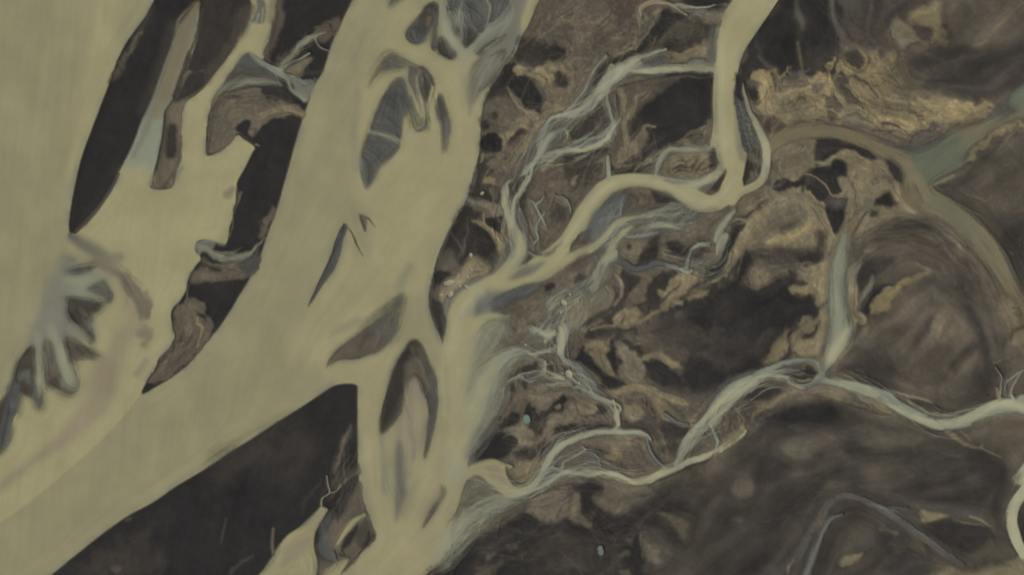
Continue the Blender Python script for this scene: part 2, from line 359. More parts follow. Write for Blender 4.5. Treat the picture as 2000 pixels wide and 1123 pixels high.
# --- dune fan between the left river and the pale channel
wp_('F', 'b', "370,390 340,520 260,650 190,790 170,900 220,980 330,960 400,900 480,870 560,870 560,700 640,640 650,560 620,490 540,450 440,400", 9, .75, 1)
wl_('F', 'g', "390,430,20 460,440,30 540,470,20 620,490,10", 4, .8)
wl_('F', 'i', "370,530,30 450,540,50 540,540,30 610,500,10", 5, .8)
wl_('F', 'i', "360,590,30 440,590,30 540,600,30 620,640,20", 5, .7)
wl_('F', 'g', "300,820,60 330,900,50 360,1000,60 420,1080,60 440,1123,60", 7, .9)
wl_('F', 'g', "220,820,40 235,950,40 240,1123,40", 5, .9)
gp('F', 'S', "395,380 430,395 445,405 395,400", 3, .8)
gp('F', 'S', "390,465 440,445 490,430 530,420 560,440 545,455 500,470 420,480", 4, .95, 1)
gp('F', 'S', "510,570 560,530 610,500 625,540 650,580 655,620 630,645 590,635 560,600", 4, .75, 1)
gp('F', 'N', "375,605 480,620 560,635 602,650 600,670 570,700 540,710 530,750 500,745 490,760 530,800 552,850 530,890 510,870 480,810 430,770 405,720 395,650", 3, 1, 1.5)
gp('F', 'R', "470,680 520,700 535,740 500,730", 4, .7, 1)
gl('F', 'K', "410,700,10 440,760,12 470,770,10 520,830,12 530,880,8", 3, .8, 1.5)
wl_('F', 'b', "470,790,14 500,820,14 480,850,30", 4, .6)
gp('F', 'R', "382,850 430,860 470,890 530,915 592,960 540,972 450,985 430,1020 455,1060 465,1110 440,1060 410,980 385,910", 2.5, 1, 1)
gl('F', 'K', "390,870,10 410,960,10 450,1050,8", 2, .7, 1)
gl('F', 'D', "470,890,14 520,930,16 550,965,8", 3, .6, 2)
gp('F', 'N', "180,900 210,950 212,1050 200,1140 185,1200 150,1190 110,1180 60,1280 0,1430 -40,1320 20,1200 70,1110 80,1060 110,980", 3, 1, 1)
gp('K', 'S', "50,20 110,10 115,170 80,200 70,280 10,400 -30,420 -10,280 30,150", 4, .9, 1)
wl_('F', 'i', "120,1090,30 160,1040,20 190,1090,10", 4, .6)
gp('F', 'R', "265,870 310,885 330,960 350,1050 362,1123 350,1150 300,1140 270,1123 262,1020 248,940", 3, 1, 1)
gp('K', 'S', "180,-10 178,40 190,110 215,155 250,150 265,90 272,0 250,40 230,20", 5, .8)
gl('F', 'K', "260,890,8 255,960,8 265,1060,8", 2, .7)
gl('F', 'K', "85,1060,8 120,970,10 180,905,8 205,960,6 200,1080,8", 2, .7)
wl_('F', 'b', "290,950,14 270,1010,16 275,1100,14", 4, .5)
gp('K', 'N', "280,0 320,-40 350,-30 360,50 330,40", 4, .9, 1)
gp('K', 'S', "370,-30 400,10 460,-10 455,40 430,75 400,82 355,60", 6, .75)

# --- islands inside the broad river
gp('B', 'S', "1090,490 1130,460 1175,475 1195,560 1160,700 1150,830 1100,910 1020,990 955,1100 925,1060 905,980 930,840 980,700 1030,580", 4, .95)
gl('B', 'M', "1100,500,20 1080,580,30 1060,660,30", 8, .5)
wl_('B', 'g', "960,770,16 1040,790,30 1100,810,34 1160,840,24", 4, .9)
for k in range(17):
    y = 235 + k * 38 - 2.2 * k; x = 300 - k * 12; e = 470 - max(0, k - 7) * 34; j = 12 * math.sin(k * 2.3)
    wl_('R', 'b', f"{x},{y},10 {(x+e)/2},{y+40+j},16 {e-30},{y+110+j},10", 4, .34 + .2 * math.sin(k * 1.7), 1)
    gl('R', 'V', f"{x+40},{y+24},4 {(x+e)/2+10},{y+62+j},10 {e-30},{y+128+j},5", 2.6, .34 + .2 * math.sin(k * 2.9), 1)
wl_('B', 'b', "950,1090,30 930,1000,24 920,940,20", 5, .7)
gp('B', 'S', "1040,330 1100,305 1195,375 1140,408 1050,425 1000,460 960,510 985,430", 8, .75)
gp('B', 'S', "1075,40 1130,10 1190,-20 1230,-60 1110,-60", 6, .8)
gp('C', 'N', "130,5 160,20 170,60 152,170 120,200 90,230 40,262 0,245 -25,200 10,150 60,90", 3.5, .95, 1)
gp('C', 'S', "-25,190 20,180 60,190 70,240 40,262 0,245", 5, .8)
gp('C', 'D', "120,10 165,20 165,90 140,110 110,60", 6, .8)
wl_('C', 'c', "60,260,20 100,215,20 130,180,24 150,130,14", 3, .9, 1)
wp_('C', 'b', "200,-60 660,-60 650,120 640,230 600,330 520,440 430,520 375,600 350,520 360,400 400,340 330,280 270,220 215,100", 10, .8)
gp('C', 'S', "205,60 215,10 300,-40 445,-40 455,100 440,190 405,205 360,140 320,150 285,220 240,150", 5, .8, 2)
gp('C', 'S', "470,-40 590,-40 582,70 520,130 462,175", 5, .85, 1)
gp('C', 'N', "330,180 380,190 388,230 345,272 312,255", 4, .8, 1)
gp('C', 'N', "175,225 200,255 262,335 240,352 200,330 165,300", 4, .95, 1)
wl_('C', 'g', "190,20,50 200,120,44 230,230,50 290,300,60 300,350,50", 8, .8)
gp('C', 'N', "135,270 158,275 155,295 132,290", 3, .8)
wl_('C', 'g', "300,160,26 280,100,20 300,40,14 320,-20,12", 8, .6)
wl_('C', 'g', "455,-20,10 470,60,12 452,140,14 430,200,20 370,260,26 340,330,34", 4, .85)
wl_('C', 'g', "580,40,30 540,110,34 470,180,34 410,240,30", 7, .6)
wl_('C', 'b', "620,0,50 610,120,60 590,240,60 520,330,50", 14, .5)
gl('C', 'S', "210,40,10 240,60,14 280,40,10", 2, .8, 2)
gl('C', 'V', "415,5,6 440,40,6 420,80,6", 2, .6, 1)
gl('C', 'V', "510,20,8 545,8,8 560,30,8 535,45,8 520,25,6", 2, .5)
gp('C', 'S', "390,312 450,250 560,204 540,240 460,290 410,328", 4, .9)
wl_('C', 'g', "450,290,14 500,250,18 540,225,10", 5, .6)
gp('C', 'M', "425,400 480,330 555,298 548,350 480,385", 5, .85)
gp('C', 'M', "370,440 410,360 480,385 590,330 570,400 505,460 430,530 385,590", 9, .6)
gp('C', 'N', "400,540 480,470 515,450 480,500 420,535", 4, .8)
wp_('C', 'c', "505,462 470,500 420,540 385,600 375,660 405,680 430,600 470,520", 4, .9)
gp('C', 'S', "-10,400 60,392 120,450 142,520 120,640 100,700 110,760 60,772 0,740", 5, .6, 1)
gp('C', 'N', "60,400 110,440 138,520 120,600 90,560 60,480", 6, .8, 1)
gl('B', 'D', "1120,462,6 1165,462,8 1190,490,8", 2, .7)
wl_('C', 'g', "55,430,12 42,500,14 70,600,20 98,690,20 60,760,20 0,770,24", 3, .9)
wl_('C', 'g', "-40,440,20 -10,500,24 30,590,26 60,670,24", 4, .85)
wl_('C', 'g', "130,500,14 112,590,18 125,660,14", 3, .85)
wl_('C', 'c', "180,540,14 140,610,20 130,680,30 160,760,30", 5, .9)
gp('C', 'M', "160,575 190,560 210,620 232,720 222,830 203,905 190,820 182,720 150,640", 5, .9)
gl('C', 'N', "175,590,24 200,680,24", 4, .7, 1)
gp('G', 'S', "815,187 770,270 740,370 690,480 640,580 605,668 660,590 730,490 790,370 808,290 832,215", 1.8, 1, .6)
gl('G', 'D', "815,190,8 790,280,8 700,460,7 605,668,3", 1.6, .7)
gl('G', 'S', "820,190,6 860,240,8 890,310,6 925,375,2", 2, .9)
gp('G', 'S', "905,135 935,148 945,170 940,230 925,200", 3, .9)
gl('G', 'S', "910,135,6 960,160,7 1000,210,3", 2.2, .8)
gp('G', 'R', "712,1025 730,975 780,920 870,850 950,785 1010,800 1080,860 1010,935 940,955 880,972 800,972 745,1000", 3, 1)
gp('G', 'S', "930,790 1000,720 1090,650 1160,610 1150,700 1130,800 1090,860 1020,850 960,800", 14, .8)
gl('G', 'D', "715,1018,5 745,960,8 820,890,6 870,850,3", 1.6, .8)
gl('G', 'D', "720,1015,5 800,975,7 880,972,6 950,950,3", 1.6, .8)
gl('G', 'N', "900,900,30 950,850,30 980,820,20", 6, .6, 3)
gp('Z', 'N', "800,667 813,663 827,679 840,709 850,736 855,781 847,831 832,890 826,880 835,800 825,770 800,790 775,820 748,848 741,838 744,805 757,761 764,736 777,705 790,682", 3, 1)
gp('Z', 'D', "790,685 775,710 762,750 752,800 748,830 765,810 790,760 805,720 812,690", 5, .9)
gl('Z', 'B', "806,680,4 815,700,8 830,735,12 832,770,10", 4, .6, 2)
gp('Z', 'S', "838,720 850,736 854,781 846,831 833,880 830,860 838,800", 3, .7)
wp_('Z', 'v', "795,770 815,745 832,795 830,840 815,900 800,940 790,1010 775,960 770,880 778,830", 10, .9)
wp_('Z', 'c', "800,770 820,785 834,798 833,835 825,880 815,860 812,815", 4, .8)
wp_('Z', 's', "776,860 800,900 797,950 785,985 773,1020 772,960", 6, .75)
wl_('Z', 'b', "745,850,8 748,900,8 750,960,10", 4, .5)
# --- south bank terrain
gp('Z', 'K', "100,1123 134,1095 167,1069 214,1032 254,1005 300,980 347,948 400,916 447,885 500,852 544,823 587,796 634,765 660,751 694,751 698,768 698,848 700,935 710,982 729,1032 732,1048 714,1068 684,1102 660,1130 600,1250 -200,1350", 1.6)
gp('K', 'V', "450,1123 520,1020 620,960 780,900 880,850 900,950 960,1020 900,1123", 18, .8, 6)
gp('L', 'V', "60,420 300,310 480,220 600,240 640,400 480,600 300,500 100,560", 30, .5)
gl('L', 'V', "320,340,20 380,290,30 460,230,20", 6, .7, 3)
gl('K', 'R', "740,800,10 760,790,14", 5, .6)
gp('K', 'R', "650,1080 690,1065 710,1085 680,1110", 4, .6)
gl('L', 'R', "850,250,14 820,330,26 790,420,30 760,520,30", 6, .8, 2)
gl('L', 'B', "830,300,6 800,390,10 770,500,12", 3, .6, 1)
gl('L', 'L', "905,520,14 850,545,16 790,600,14", 3, .7, 1)
gp('L', 'N', "740,560 850,500 900,480 900,540 820,570 760,620", 6, .8, 2)
gp('L', 'R', "890,560 930,700 985,850 995,900 940,960 850,1060 780,1140 660,1123 640,1000 680,900 760,800 830,680", 4, 1, 2)
gp('L', 'D', "895,540 850,560 800,640 770,740 780,800 820,720 880,620", 4, .95, 1)
gp('L', 'S', "690,780 760,760 730,860 740,960 760,1030 700,1030 655,990 660,880", 7, .8, 2)
gl('L', 'D', "655,960,12 680,1020,14 740,1040,14", 4, .8, 1)
wp_('L', 'c', "680,720 640,760 560,840 480,890 420,970 340,1090 280,1180 330,1300 560,1250 640,1150 660,1060 640,960 650,870 700,770 720,740", 4, .9)
wp_('L', 'v', "470,950 540,910 620,900 590,980 520,1040 450,1070", 9, .8)
wl_('L', 'u', "560,850,10 620,800,20 660,750,14", 5, .5)
wl_('L', 'c', "780,940,20 820,870,34 870,810,34 930,770,20", 5, .9)
gp('L', 'K', "800,950 840,880 890,820 895,860 870,910 830,960 800,990", 3, .95, 1)
gp('L', 'N', "880,880 940,800 985,850 995,900 940,960 900,960", 5, .8, 1)
gl('L', 'K', "960,870,14 945,930,20 920,960,10", 3, .8, 1)
wp_('L', 'c', "800,1123 760,1180 700,1180 690,1100 780,1040 840,1030", 6, .8)
gl('L', 'K', "800,1110,6 850,1050,7 920,980,7 980,890,7 990,905,4", 2, .8)
gl('L', 'D', "720,680,30 745,660,24 775,645,14", 3, .9, 1)
wl_('L', 'g', "715,540,8 720,590,10 730,640,10 690,670,10 680,710,14", 2, .8)
wl_('L', 'g', "730,640,6 770,630,8 800,590,8", 2, .8)
gl('L', 'D', "700,680,6 720,660,6", 2, .9)
wl_('L', 'b', "755,985,8 775,1060,10", 2, .9)
gl('L', 'D', "780,1000,14 820,1010,14 800,970,8", 3, .9, 1)
gl('L', 'B', "400,850,14 395,930,16 400,1000,14", 3, .9)
gl('L', 'M', "125,790,4 110,860,8 95,930,4", 3, .6)
gl('L', 'R', "150,1110,10 220,1040,14 280,1010,10", 6, .5, 2)
gl('L', 'V', "560,760,10 600,660,14 690,560,14", 6, .7, 2)
# --- east side: bank terrain next to the broad river (tiles C, H)
gp('C', 'R', "760,-20 1060,-20 1110,100 1060,230 900,250 700,225 650,230 700,110", 10, .8)
gp('C', 'D', "640,240 700,225 800,260 880,285 900,330 860,350 740,375 640,350 610,345", 8, .9, 4)
gp('C', 'K', "525,440 600,360 640,430 700,470 745,510 772,580 765,660 700,640 640,600 585,510 480,520", 4, .95, 2)
gp('C', 'D', "430,620 480,525 570,500 610,560 560,560 500,580", 8, .7, 2)
gp('C', 'D', "415,690 440,690 470,720 450,760 418,760", 5, .7, 2)
gp('C', 'N', "470,680 500,665 515,685 490,700", 4, .7, 1)
gp('C', 'K', "415,830 440,790 480,780 525,800 545,850 530,885 470,885 415,860", 4, .95, 1)
gp('C', 'D', "400,960 440,930 480,900 500,920 450,960 480,1000 470,1030 410,1040 360,1110", 5, .9, 3)
gp('C', 'D', "550,860 600,790 650,750 690,765 680,785 630,790 590,830", 4, .85, 2)
gp('C', 'L', "610,400 650,385 690,430 740,395 800,420 830,500 840,540 780,500 720,465 650,440", 4, .8, 3)
gp('C', 'O', "740,400 800,410 830,500 800,500 760,450", 4, .5, 3)
gp('C', 'D', "842,430 880,415 930,450 920,500 885,512 842,480", 3, .8, 1)
gl('C', 'T', "585,520,10 630,590,18 700,650,20 745,670,14", 4, .8, 2)
gl('C', 'T', "700,660,20 640,760,34 560,830,26 540,870,10", 4, .6, 2)
gl('C', 'L', "690,740,14 640,740,20 580,790,26 555,840,20", 3, .5, 2)
gl('C', 'T', "830,560,20 850,620,40 800,680,40 740,760,40 680,850,50 600,960,60", 8, .6, 4)
gl('C', 'L', "990,340,8 940,390,14 950,470,20 900,560,26 850,620,20", 4, .6, 3)
gl('C', 'M', "1198,190,20 1150,270,30 1110,310,20", 6, .7, 3)
gl('C', 'L', "870,360,8 930,440,12", 3, .6, 2)
gl('C', 'L', "925,265,5 945,290,8", 2, .8)
gp('C', 'K', "1120,400 1198,370 1198,430 1140,500 1110,560 1040,620 960,640 1010,570 1060,480", 6, .75, 2)
gp('C', 'D', "1060,680 1130,620 1150,760 1090,820 1000,840 940,790 1040,740", 6, .8, 3)
gl('C', 'R', "1000,800,14 1060,760,20 1120,700,20", 5, .7, 2)
gp('C', 'D', "920,930 1000,900 1110,880 1110,1000 1060,1070 980,1100 920,1020", 10, .6, 4)
gl('C', 'Q', "440,1040,30 480,1060,40 500,1110,30", 4, .8, 2)
gp('D', 'K', "330,490 450,450 578,425 580,560 572,700 500,765 400,830 330,860 250,880 165,960 140,930 200,800 150,705 170,650 260,560", 6, .95, 3)
gp('D', 'K', "740,400 835,190 965,-30 1300,-30 1300,420 1198,430 1050,440 960,410 820,410 800,450 745,500", 4, .9, 3)
gp('D', 'D', "300,250 420,170 600,140 600,200 570,250 440,310 330,310 300,290", 8, .8, 3)
gp('D', 'D', "290,45 400,90 415,110 330,150 240,270 120,330 40,355 140,290 200,180 260,90", 6, .9, 3)
gp('D', 'D', "380,-30 660,-30 640,30 560,60 440,30", 6, .9, 2)
gp('D', 'D', "0,0 120,-20 130,60 60,130 0,150", 10, .6, 3)
gp('D', 'K', "0,380 120,330 40,360 -30,420", 6, .6, 3)
gl('D', 'L', "140,110,14 150,170,20 110,260,20 0,320,20", 5, .7, 3)
gl('D', 'L', "240,90,14 270,60,10 240,160,14 180,280,14", 4, .6, 3)
gl('D', 'L', "330,330,30 420,320,40 500,290,34 570,300,30", 7, .7, 3)
gp('D', 'Q', "570,180 610,130 600,300 590,380 500,360 520,290", 8, .7, 3)
gl('D', 'L', "40,520,20 60,600,30 70,720,40 60,860,30 20,960,30", 7, .7, 3)
gl('D', 'L', "130,620,10 160,550,14 230,500,10", 4, .6, 3)
gl('D', 'L', "240,740,14 180,760,20 130,850,30 90,920,26", 5, .6, 3)
gl('D', 'Q', "430,830,40 500,770,30 550,710,16", 5, .8, 3)
gp('D', 'D', "440,790 500,770 520,800 480,830 440,820", 4, .6, 2)
gp('D', 'D', "0,950 100,900 150,960 60,1020 0,1020", 6, .7, 2)
gl('D', 'L', "110,1010,8 150,960,12 240,930,10", 3, .7, 2)
gp('D', 'Q', "290,950 400,900 560,890 590,930 560,1000 450,1050 330,1050 270,1020", 5, .8, 2)
gp('D', 'K', "560,880 590,870 600,960 560,990 550,930", 4, .9, 1)
gp('D', 'D', "350,960 400,930 430,960 400,1000 360,990", 4, .7, 2)
gp('D', 'D', "440,960 500,920 490,990 440,1010", 4, .6, 2)
gp('D', 'K', "620,980 650,1000 655,1123 600,1123 560,1100 600,1040", 5, .8, 1)
gp('D', 'K', "770,940 830,960 860,1010 800,1000 770,1090 745,1100 760,1000", 4, .85, 1)
gp('D', 'V', "890,690 940,680 970,720 990,750 930,775 890,770", 4, .9, 1)
gp('D', 'D', "750,460 800,520 830,580 850,620 800,600 770,560", 5, .9, 1)
gl('D', 'L', "750,510,10 780,590,20 830,650,26 900,665,14 960,680,8", 4, .8, 1)
gl('D', 'D', "850,655,7 880,745,6 920,690,6", 2, .6, 1)
gp('D', 'K', "930,1090 1000,1050 1060,1070 1110,1010 1198,1000 1198,1180 1130,1110 1100,1090 1050,1110 960,1120", 4, .85, 2)
gl('D', 'N', "1060,100,40 1090,160,34 1075,260,30 1090,400,16", 8, .6)
gl('D', 'N', "820,240,10 870,350,14 930,400,14", 5, .7)
gl('D', 'N', "950,30,30 920,90,30", 6, .6)
# ochre field (tile E)
gp('D', 'O', "800,440 840,412 900,425 930,480 900,560 870,600 850,560 840,500", 3, .7, 3)
for s in ("860,450,10 900,520,10 940,480,8 960,560,8", "1000,470,14 1060,490,10 1100,470,10", "960,600,10 1050,570,10 1090,540,8 1180,560,10", "880,640,10 960,600,14 1060,640,14 1180,620,10",
          "1000,700,10 1080,670,10 1180,690,10", "1040,440,8 1020,400,10", "1120,470,14 1160,490,14 1190,460,10"):
    gl('D', 'O', s, 3, .8, 3)
    gl('D', 'N', ' '.join(f"{float(a)+8},{float(b)+10},{float(c)*.5}" for a, b, c in (q.split(',') for q in s.split())), 2, .7, 3)
gp('D', 'M', "1060,570 1120,560 1130,600 1080,615", 4, .7, 2)
gp('E', 'O', "540,100 640,50 700,40 690,80 720,180 740,230 700,250 650,240 640,170 560,140", 12, .5, 3)
gp('E', 'L', "410,190 450,130 560,200 560,250 500,295 440,240", 10, .5, 3)
gl('E', 'D', "520,290,8 560,250,10 620,260,14 680,250,8", 4, .8, 2)
gl('E', 'D', "560,170,14 600,190,20 640,160,10", 5, .6, 2)
gp('E', 'Q', "520,280 600,250 640,280 590,305 530,300", 5, .8, 2)
gl('E', 'M', "70,-20,20 80,100,24 120,180,30 170,260,30 215,315,20", 6, .8)
gl('E', 'M', "305,-20,14 295,100,16 275,230,10", 6, .6)
gp('E', 'K', "150,320 210,310 260,370 230,400 180,370", 5, .9, 2)
gl('E', 'Q', "1190,-30,70 1130,30,60 1060,110,56 980,190,56 920,270,44", 7, .6)
gl('E', 'R', "820,330,14 900,350,14", 10, .5)
for s in ("100,450,10 180,470,12 260,490,10 320,540,12 350,580,8", "130,490,12 180,540,12 220,600,14 280,640,10", "60,650,8 120,690,12", "330,650,8 440,640,8 520,660,8 600,690,8",
          "350,720,14 420,740,20 480,750,14 540,800,14", "80,520,10 95,600,10", "20,570,10 50,600,14", "480,660,6 560,680,10 620,700,4", "600,770,10 650,750,8 700,740,6", "300,460,8 310,520,8"):
    gl('E', 'V', s, 3, .8, 4)
for s in ("130,380,30 170,410,40", "250,420,60 330,400,60 380,430,50", "230,540,30 260,580,40 300,600,20", "340,690,20 420,700,24 470,720,20", "480,720,20 540,740,26", "90,350,20 60,390,14", "300,310,14 330,290,10",
          "480,330,16 460,400,12", "540,600,40 620,610,50", "850,640,50 930,620,40 990,630,10", "760,650,60 850,670,40", "720,600,20 800,610,30", "180,620,20 240,660,14"):
    gl('E', 'O', s, 4, .75, 4)
gp('E', 'M', "330,780 420,760 560,780 700,740 760,750 740,790 650,830 560,880 500,890 440,850", 5, .6, 3)
gl('E', 'D', "440,850,6 540,885,10 640,850,12 720,810,12 765,770,8", 2.5, .8, 1)
wl_('E', 's', "480,880,20 560,890,26 640,850,20 720,800,14", 6, .6)  # slate stroke paints the bank's shadow line into the water colour
# teal backwater and olive channel
wp_('E', 'e', "500,900 560,895 640,860 770,785 850,765 1000,720 1100,690 1250,620 1250,680 1090,720 1000,760 900,850 850,930 840,975 700,1050 620,1125 560,1160 500,1160 490,1080 520,1000", 9, .9)
wp_('E', 'o', "840,760 1000,700 1250,600 1250,660 1090,720 1000,770 920,830 840,850", 8, .7)
wp_('E', 'e', "1000,700 1040,640 1110,570 1200,500 1280,480 1280,640 1160,680 1060,720", 7, .7, 3)
gp('E', 'V', "1040,640 1090,600 1160,660 1120,690 1050,720", 8, .6, 3)
gl('E', 'O', "860,950,20 940,860,40 1010,800,40 1100,740,30 1198,740,20", 6, .8, 4)
gl('E', 'D', "840,960,6 870,960,10 920,930,8", 2.5, .8, 2)
gl('E', 'L', "640,1110,20 700,1060,26 780,1020,20", 4, .7, 2)
gl('E', 'D', "630,1105,4 700,1050,5 780,1005,6 850,985,8", 1.8, .8, 1)
gl('E', 'M', "960,900,40 1000,880,20", 6, .6, 2)
gl('E', 'Q', "1050,870,6 1110,800,8 1160,750,8", 4, .6)
wl_('Z', 'o', "1500,300,10 1515,280,24 1540,264,32 1590,255,32 1640,262,32 1690,277,32 1730,298,30 1760,315,32 1775,345,40 1790,385,50", 4, .9)
wl_('J', 'o', "560,-40,120 600,30,150 760,120,140 900,230,130 1000,350,130 1080,480,110 1150,600,80 1230,700,60", 8, .85)
wl_('J', 'e', "640,40,60 760,110,50 880,210,60 980,310,40 1020,360,20", 12, .55)
gl('E', 'D', "-40,745,5 20,722,6 150,745,6 280,795,6 380,845,5", 1.6, .85)
gl('E', 'K', "0,812,6 80,812,6 180,840,6 300,890,8", 2, .85)
# broken ground west of the backwater
gp('E', 'K', "-20,820 100,825 200,850 320,905 352,940 300,942 230,890 150,880 100,900 40,935 -20,970", 4, .92, 2)
gp('E', 'K', "70,945 120,930 150,960 150,1000 168,1040 100,1000", 3, .95, 1)
gp('E', 'K', "388,930 440,950 485,1000 500,1060 480,1078 430,1030 400,980", 3, .95, 1)
gl('E', 'L', "380,920,5 450,955,5 495,1020,5 495,1080,5", 1.8, .8)
gp('E', 'K', "-20,990 40,1000 100,1040 110,1123 -20,1123", 5, .9, 2)
gl('E', 'L', "-20,945,8 40,950,12 90,910,12 160,880,10", 3, .7, 1)
gp('J', 'K', "30,100 140,90 160,130 130,210 90,250 70,220 40,160", 4, .95, 2)
gp('J', 'K', "-20,0 60,0 70,40 20,60 -20,60", 5, .9, 2)
gp('J', 'K', "335,50 390,5 430,20 440,60 475,70 400,85 340,75", 4, .9, 2)
gp('J', 'D', "300,120 350,120 330,145 290,140", 3, .8, 2)
gp('J', 'K', "-20,230 30,240 40,320 10,360 -20,380", 6, .8, 2)
gl('J', 'L', "0,100,14 30,190,20 75,270,20", 3, .8, 1)
gl('J', 'D', "190,250,5 230,180,6 275,120,5", 2, .8, 1)
# streams at the right (tile J)
gl('J', 'Q', "165,60,30 180,160,40 130,260,70 110,330,90", 8, .8)
wl_('J', 'o', "165,200,30 140,280,60 125,340,90 115,420,110", 9, .7)
wl_('J', 'i', "150,270,40 115,400,80 100,520,90 110,640,100 112,760,110 90,880,100 50,980,70", 9, .9)
wl_('J', 'g', "105,480,30 105,600,50 115,720,60 100,850,70 60,960,60", 10, .7)
wl_('J', 'i', "20,680,10 60,640,40 100,600,50", 8, .6)
wl_('J', 'p', "222,738,12 190,790,36 150,860,70 100,930,76 50,1000,60 30,1030,20", 5, .95)
gl('J', 'Q', "240,410,40 205,480,60 190,580,60 190,680,50 200,740,30", 5, .9, 1)
gl('J', 'Q', "180,330,40 230,270,46 300,240,40 380,225,30", 5, .8, 1)
gl('J', 'D', "155,560,5 165,450,5 200,400,5 260,330,6 330,270,6 400,235,5", 2, .7, 1)
braid('J', 'i', "255,405,14 225,430,24 210,480,30 200,560,14", 4, .8)
braid('J', 'i', "318,470,4 300,540,20 270,590,34 245,650,24 235,690,6", 2.5, .9)
gp('J', 'K', "230,480 250,420 290,400 300,470 260,570 232,580", 4, .85, 2)
gp('J', 'D', "270,410 400,370 440,390 400,440 340,500 300,490 280,440", 6, .8, 3)
gp('J', 'K', "320,540 350,560 330,620 290,690 260,740 240,690 270,630 310,570", 5, .9, 2)
gp('J', 'K', "340,570 390,545 450,540 500,530 430,565 340,610", 5, .9, 4)
gl('J', 'K', "222,760,8 190,840,10 130,950,10 60,1040,8", 3, .8, 1)
gl('J', 'L', "230,720,30 250,745,30", 4, .7, 1)
gl('J', 'Q', "290,790,14 220,860,20 160,930,30 130,980,20", 5, .7, 4)
# mound in the meander, its lit and shaded slopes painted into the soil
gp('J', 'R', "420,570 560,500 640,480 690,560 800,620 860,720 930,880 960,980 800,1060 560,1060 530,950 640,700 480,740 420,700", 14, .7)
gl('J', 'R', "230,400,60 360,310,80 550,300,90 700,350,100 830,440,110 920,570,120 980,710,120 1050,860,130 1090,960,140", 10, .8)
gl('J', 'K', "440,195,16 520,175,34 630,185,56 740,250,56 830,330,44 900,420,30 940,480,10", 6, .8)
gl('J', 'D', "330,290,20 450,280,30 560,320,30", 12, .5)
gl('J', 'D', "600,370,60 700,430,70 800,500,60 850,600,30", 18, .6)
gl('J', 'O', "510,230,8 560,245,14 640,270,8", 4, .7, 1)
gl('J', 'L', "570,420,8 640,460,12", 5, .7, 1)
gl('J', 'L', "740,340,8 800,380,8", 8, .6, 1)
gp('J', 'O', "300,680 340,610 420,570 510,510 610,475 640,490 560,550 450,590 400,690 340,710", 5, .75, 3)
gp('J', 'R', "430,640 480,580 620,500 700,580 700,680 640,720 560,800 460,760", 10, .8)
gl('J', 'K', "650,725,20 620,790,44 580,860,40 555,885,14", 8, .85)
gl('J', 'K', "710,560,14 800,640,24 870,690,30 920,800,40 970,920,40 985,980,20", 9, .8)
gl('J', 'K', "770,1020,20 810,960,40 860,900,50 920,880,30", 12, .75)
gp('J', 'O', "670,860 720,760 780,750 830,830 760,870", 12, .55, 4)
gp('J', 'N', "300,780 420,760 540,880 560,1000 420,1020 300,960 220,940", 20, .8, 3)
gp('J', 'V', "130,1010 300,960 420,1000 500,1040 500,1140 300,1140 180,1060", 14, .8, 3)
gl('J', 'D', "760,200,5 880,310,6 980,450,6 1040,570,6 1075,690,5", 1.8, .85)
gl('J', 'L', "500,40,10 560,30,10", 5, .4)
gl('J', 'D', "1120,680,6 1150,720,14 1180,720,6", 2, .8, 1)
gl('J', 'K', "1120,850,14 1150,800,20 1198,780,20", 6, .8, 2)
gl('J', 'Q', "1080,920,14 1120,860,20 1200,880,24", 6, .7, 2)
braid('J', 'f', "1190,1040,10 1150,1070,12 1100,1110,14", 2, .8)
gl('J', 'M', "1040,1030,6 1060,1080,8 1065,1123,10", 3, .8)

# --- tile I : rough brown ground with dark hollows
gp('I', 'K', "300,740 330,660 420,640 520,600 560,560 620,520 720,470 760,380 780,340 800,420 770,540 850,590 960,590 1010,550 1060,600 1198,620 1198,680 1050,750 880,830 1010,790 900,900 860,1000 800,1060 700,1110 560,1123 430,1100 480,980 400,900 560,900 620,820 480,800 400,720", 14, .85, 6)
gp('I', 'K', "560,500 600,420 660,330 680,230 760,190 740,260 700,330 660,400 620,470 560,540 540,560", 4, .9, 2)
gp('I', 'D', "690,180 760,170 780,190 740,230 690,210", 3, .8, 2)
gp('I', 'K', "720,150 800,110 890,40 910,50 860,110 780,160 730,170", 4, .8, 2)
gl('I', 'L', "700,170,8 750,160,14 800,180,10", 3, .7, 1)
gl('I', 'L', "920,40,20 860,120,36 800,200,44 740,300,40 690,380,34 660,460,24", 6, .75, 2)
gl('I', 'D', "900,10,6 925,40,6 910,60,6", 1.8, .8)
gp('I', 'B', "890,120 960,70 1080,70 1150,150 1060,230 960,220 900,170", 10, .7, 3)
gl('I', 'O', "890,300,16 950,270,30 1030,270,30 1090,220,20 1140,170,16", 6, .8, 3)
gp('I', 'L', "890,300 940,270 1040,290 1010,320 930,325", 5, .5, 2)
gp('I', 'Y', "790,340 900,330 1198,340 1198,420 1100,430 960,430 820,420", 14, .7)
gp('I', 'B', "800,470 850,450 900,490 880,560 830,560 800,520", 12, .8)
gl('I', 'Q', "1010,560,10 1060,570,36 1120,580,40 1198,560,50", 7, .8, 3)
gp('I', 'Q', "1130,430 1198,420 1198,560 1150,530", 8, .7, 3)
gp('I', 'K', "1030,460 1080,500 1120,540 1100,560 1030,520", 6, .8, 3)
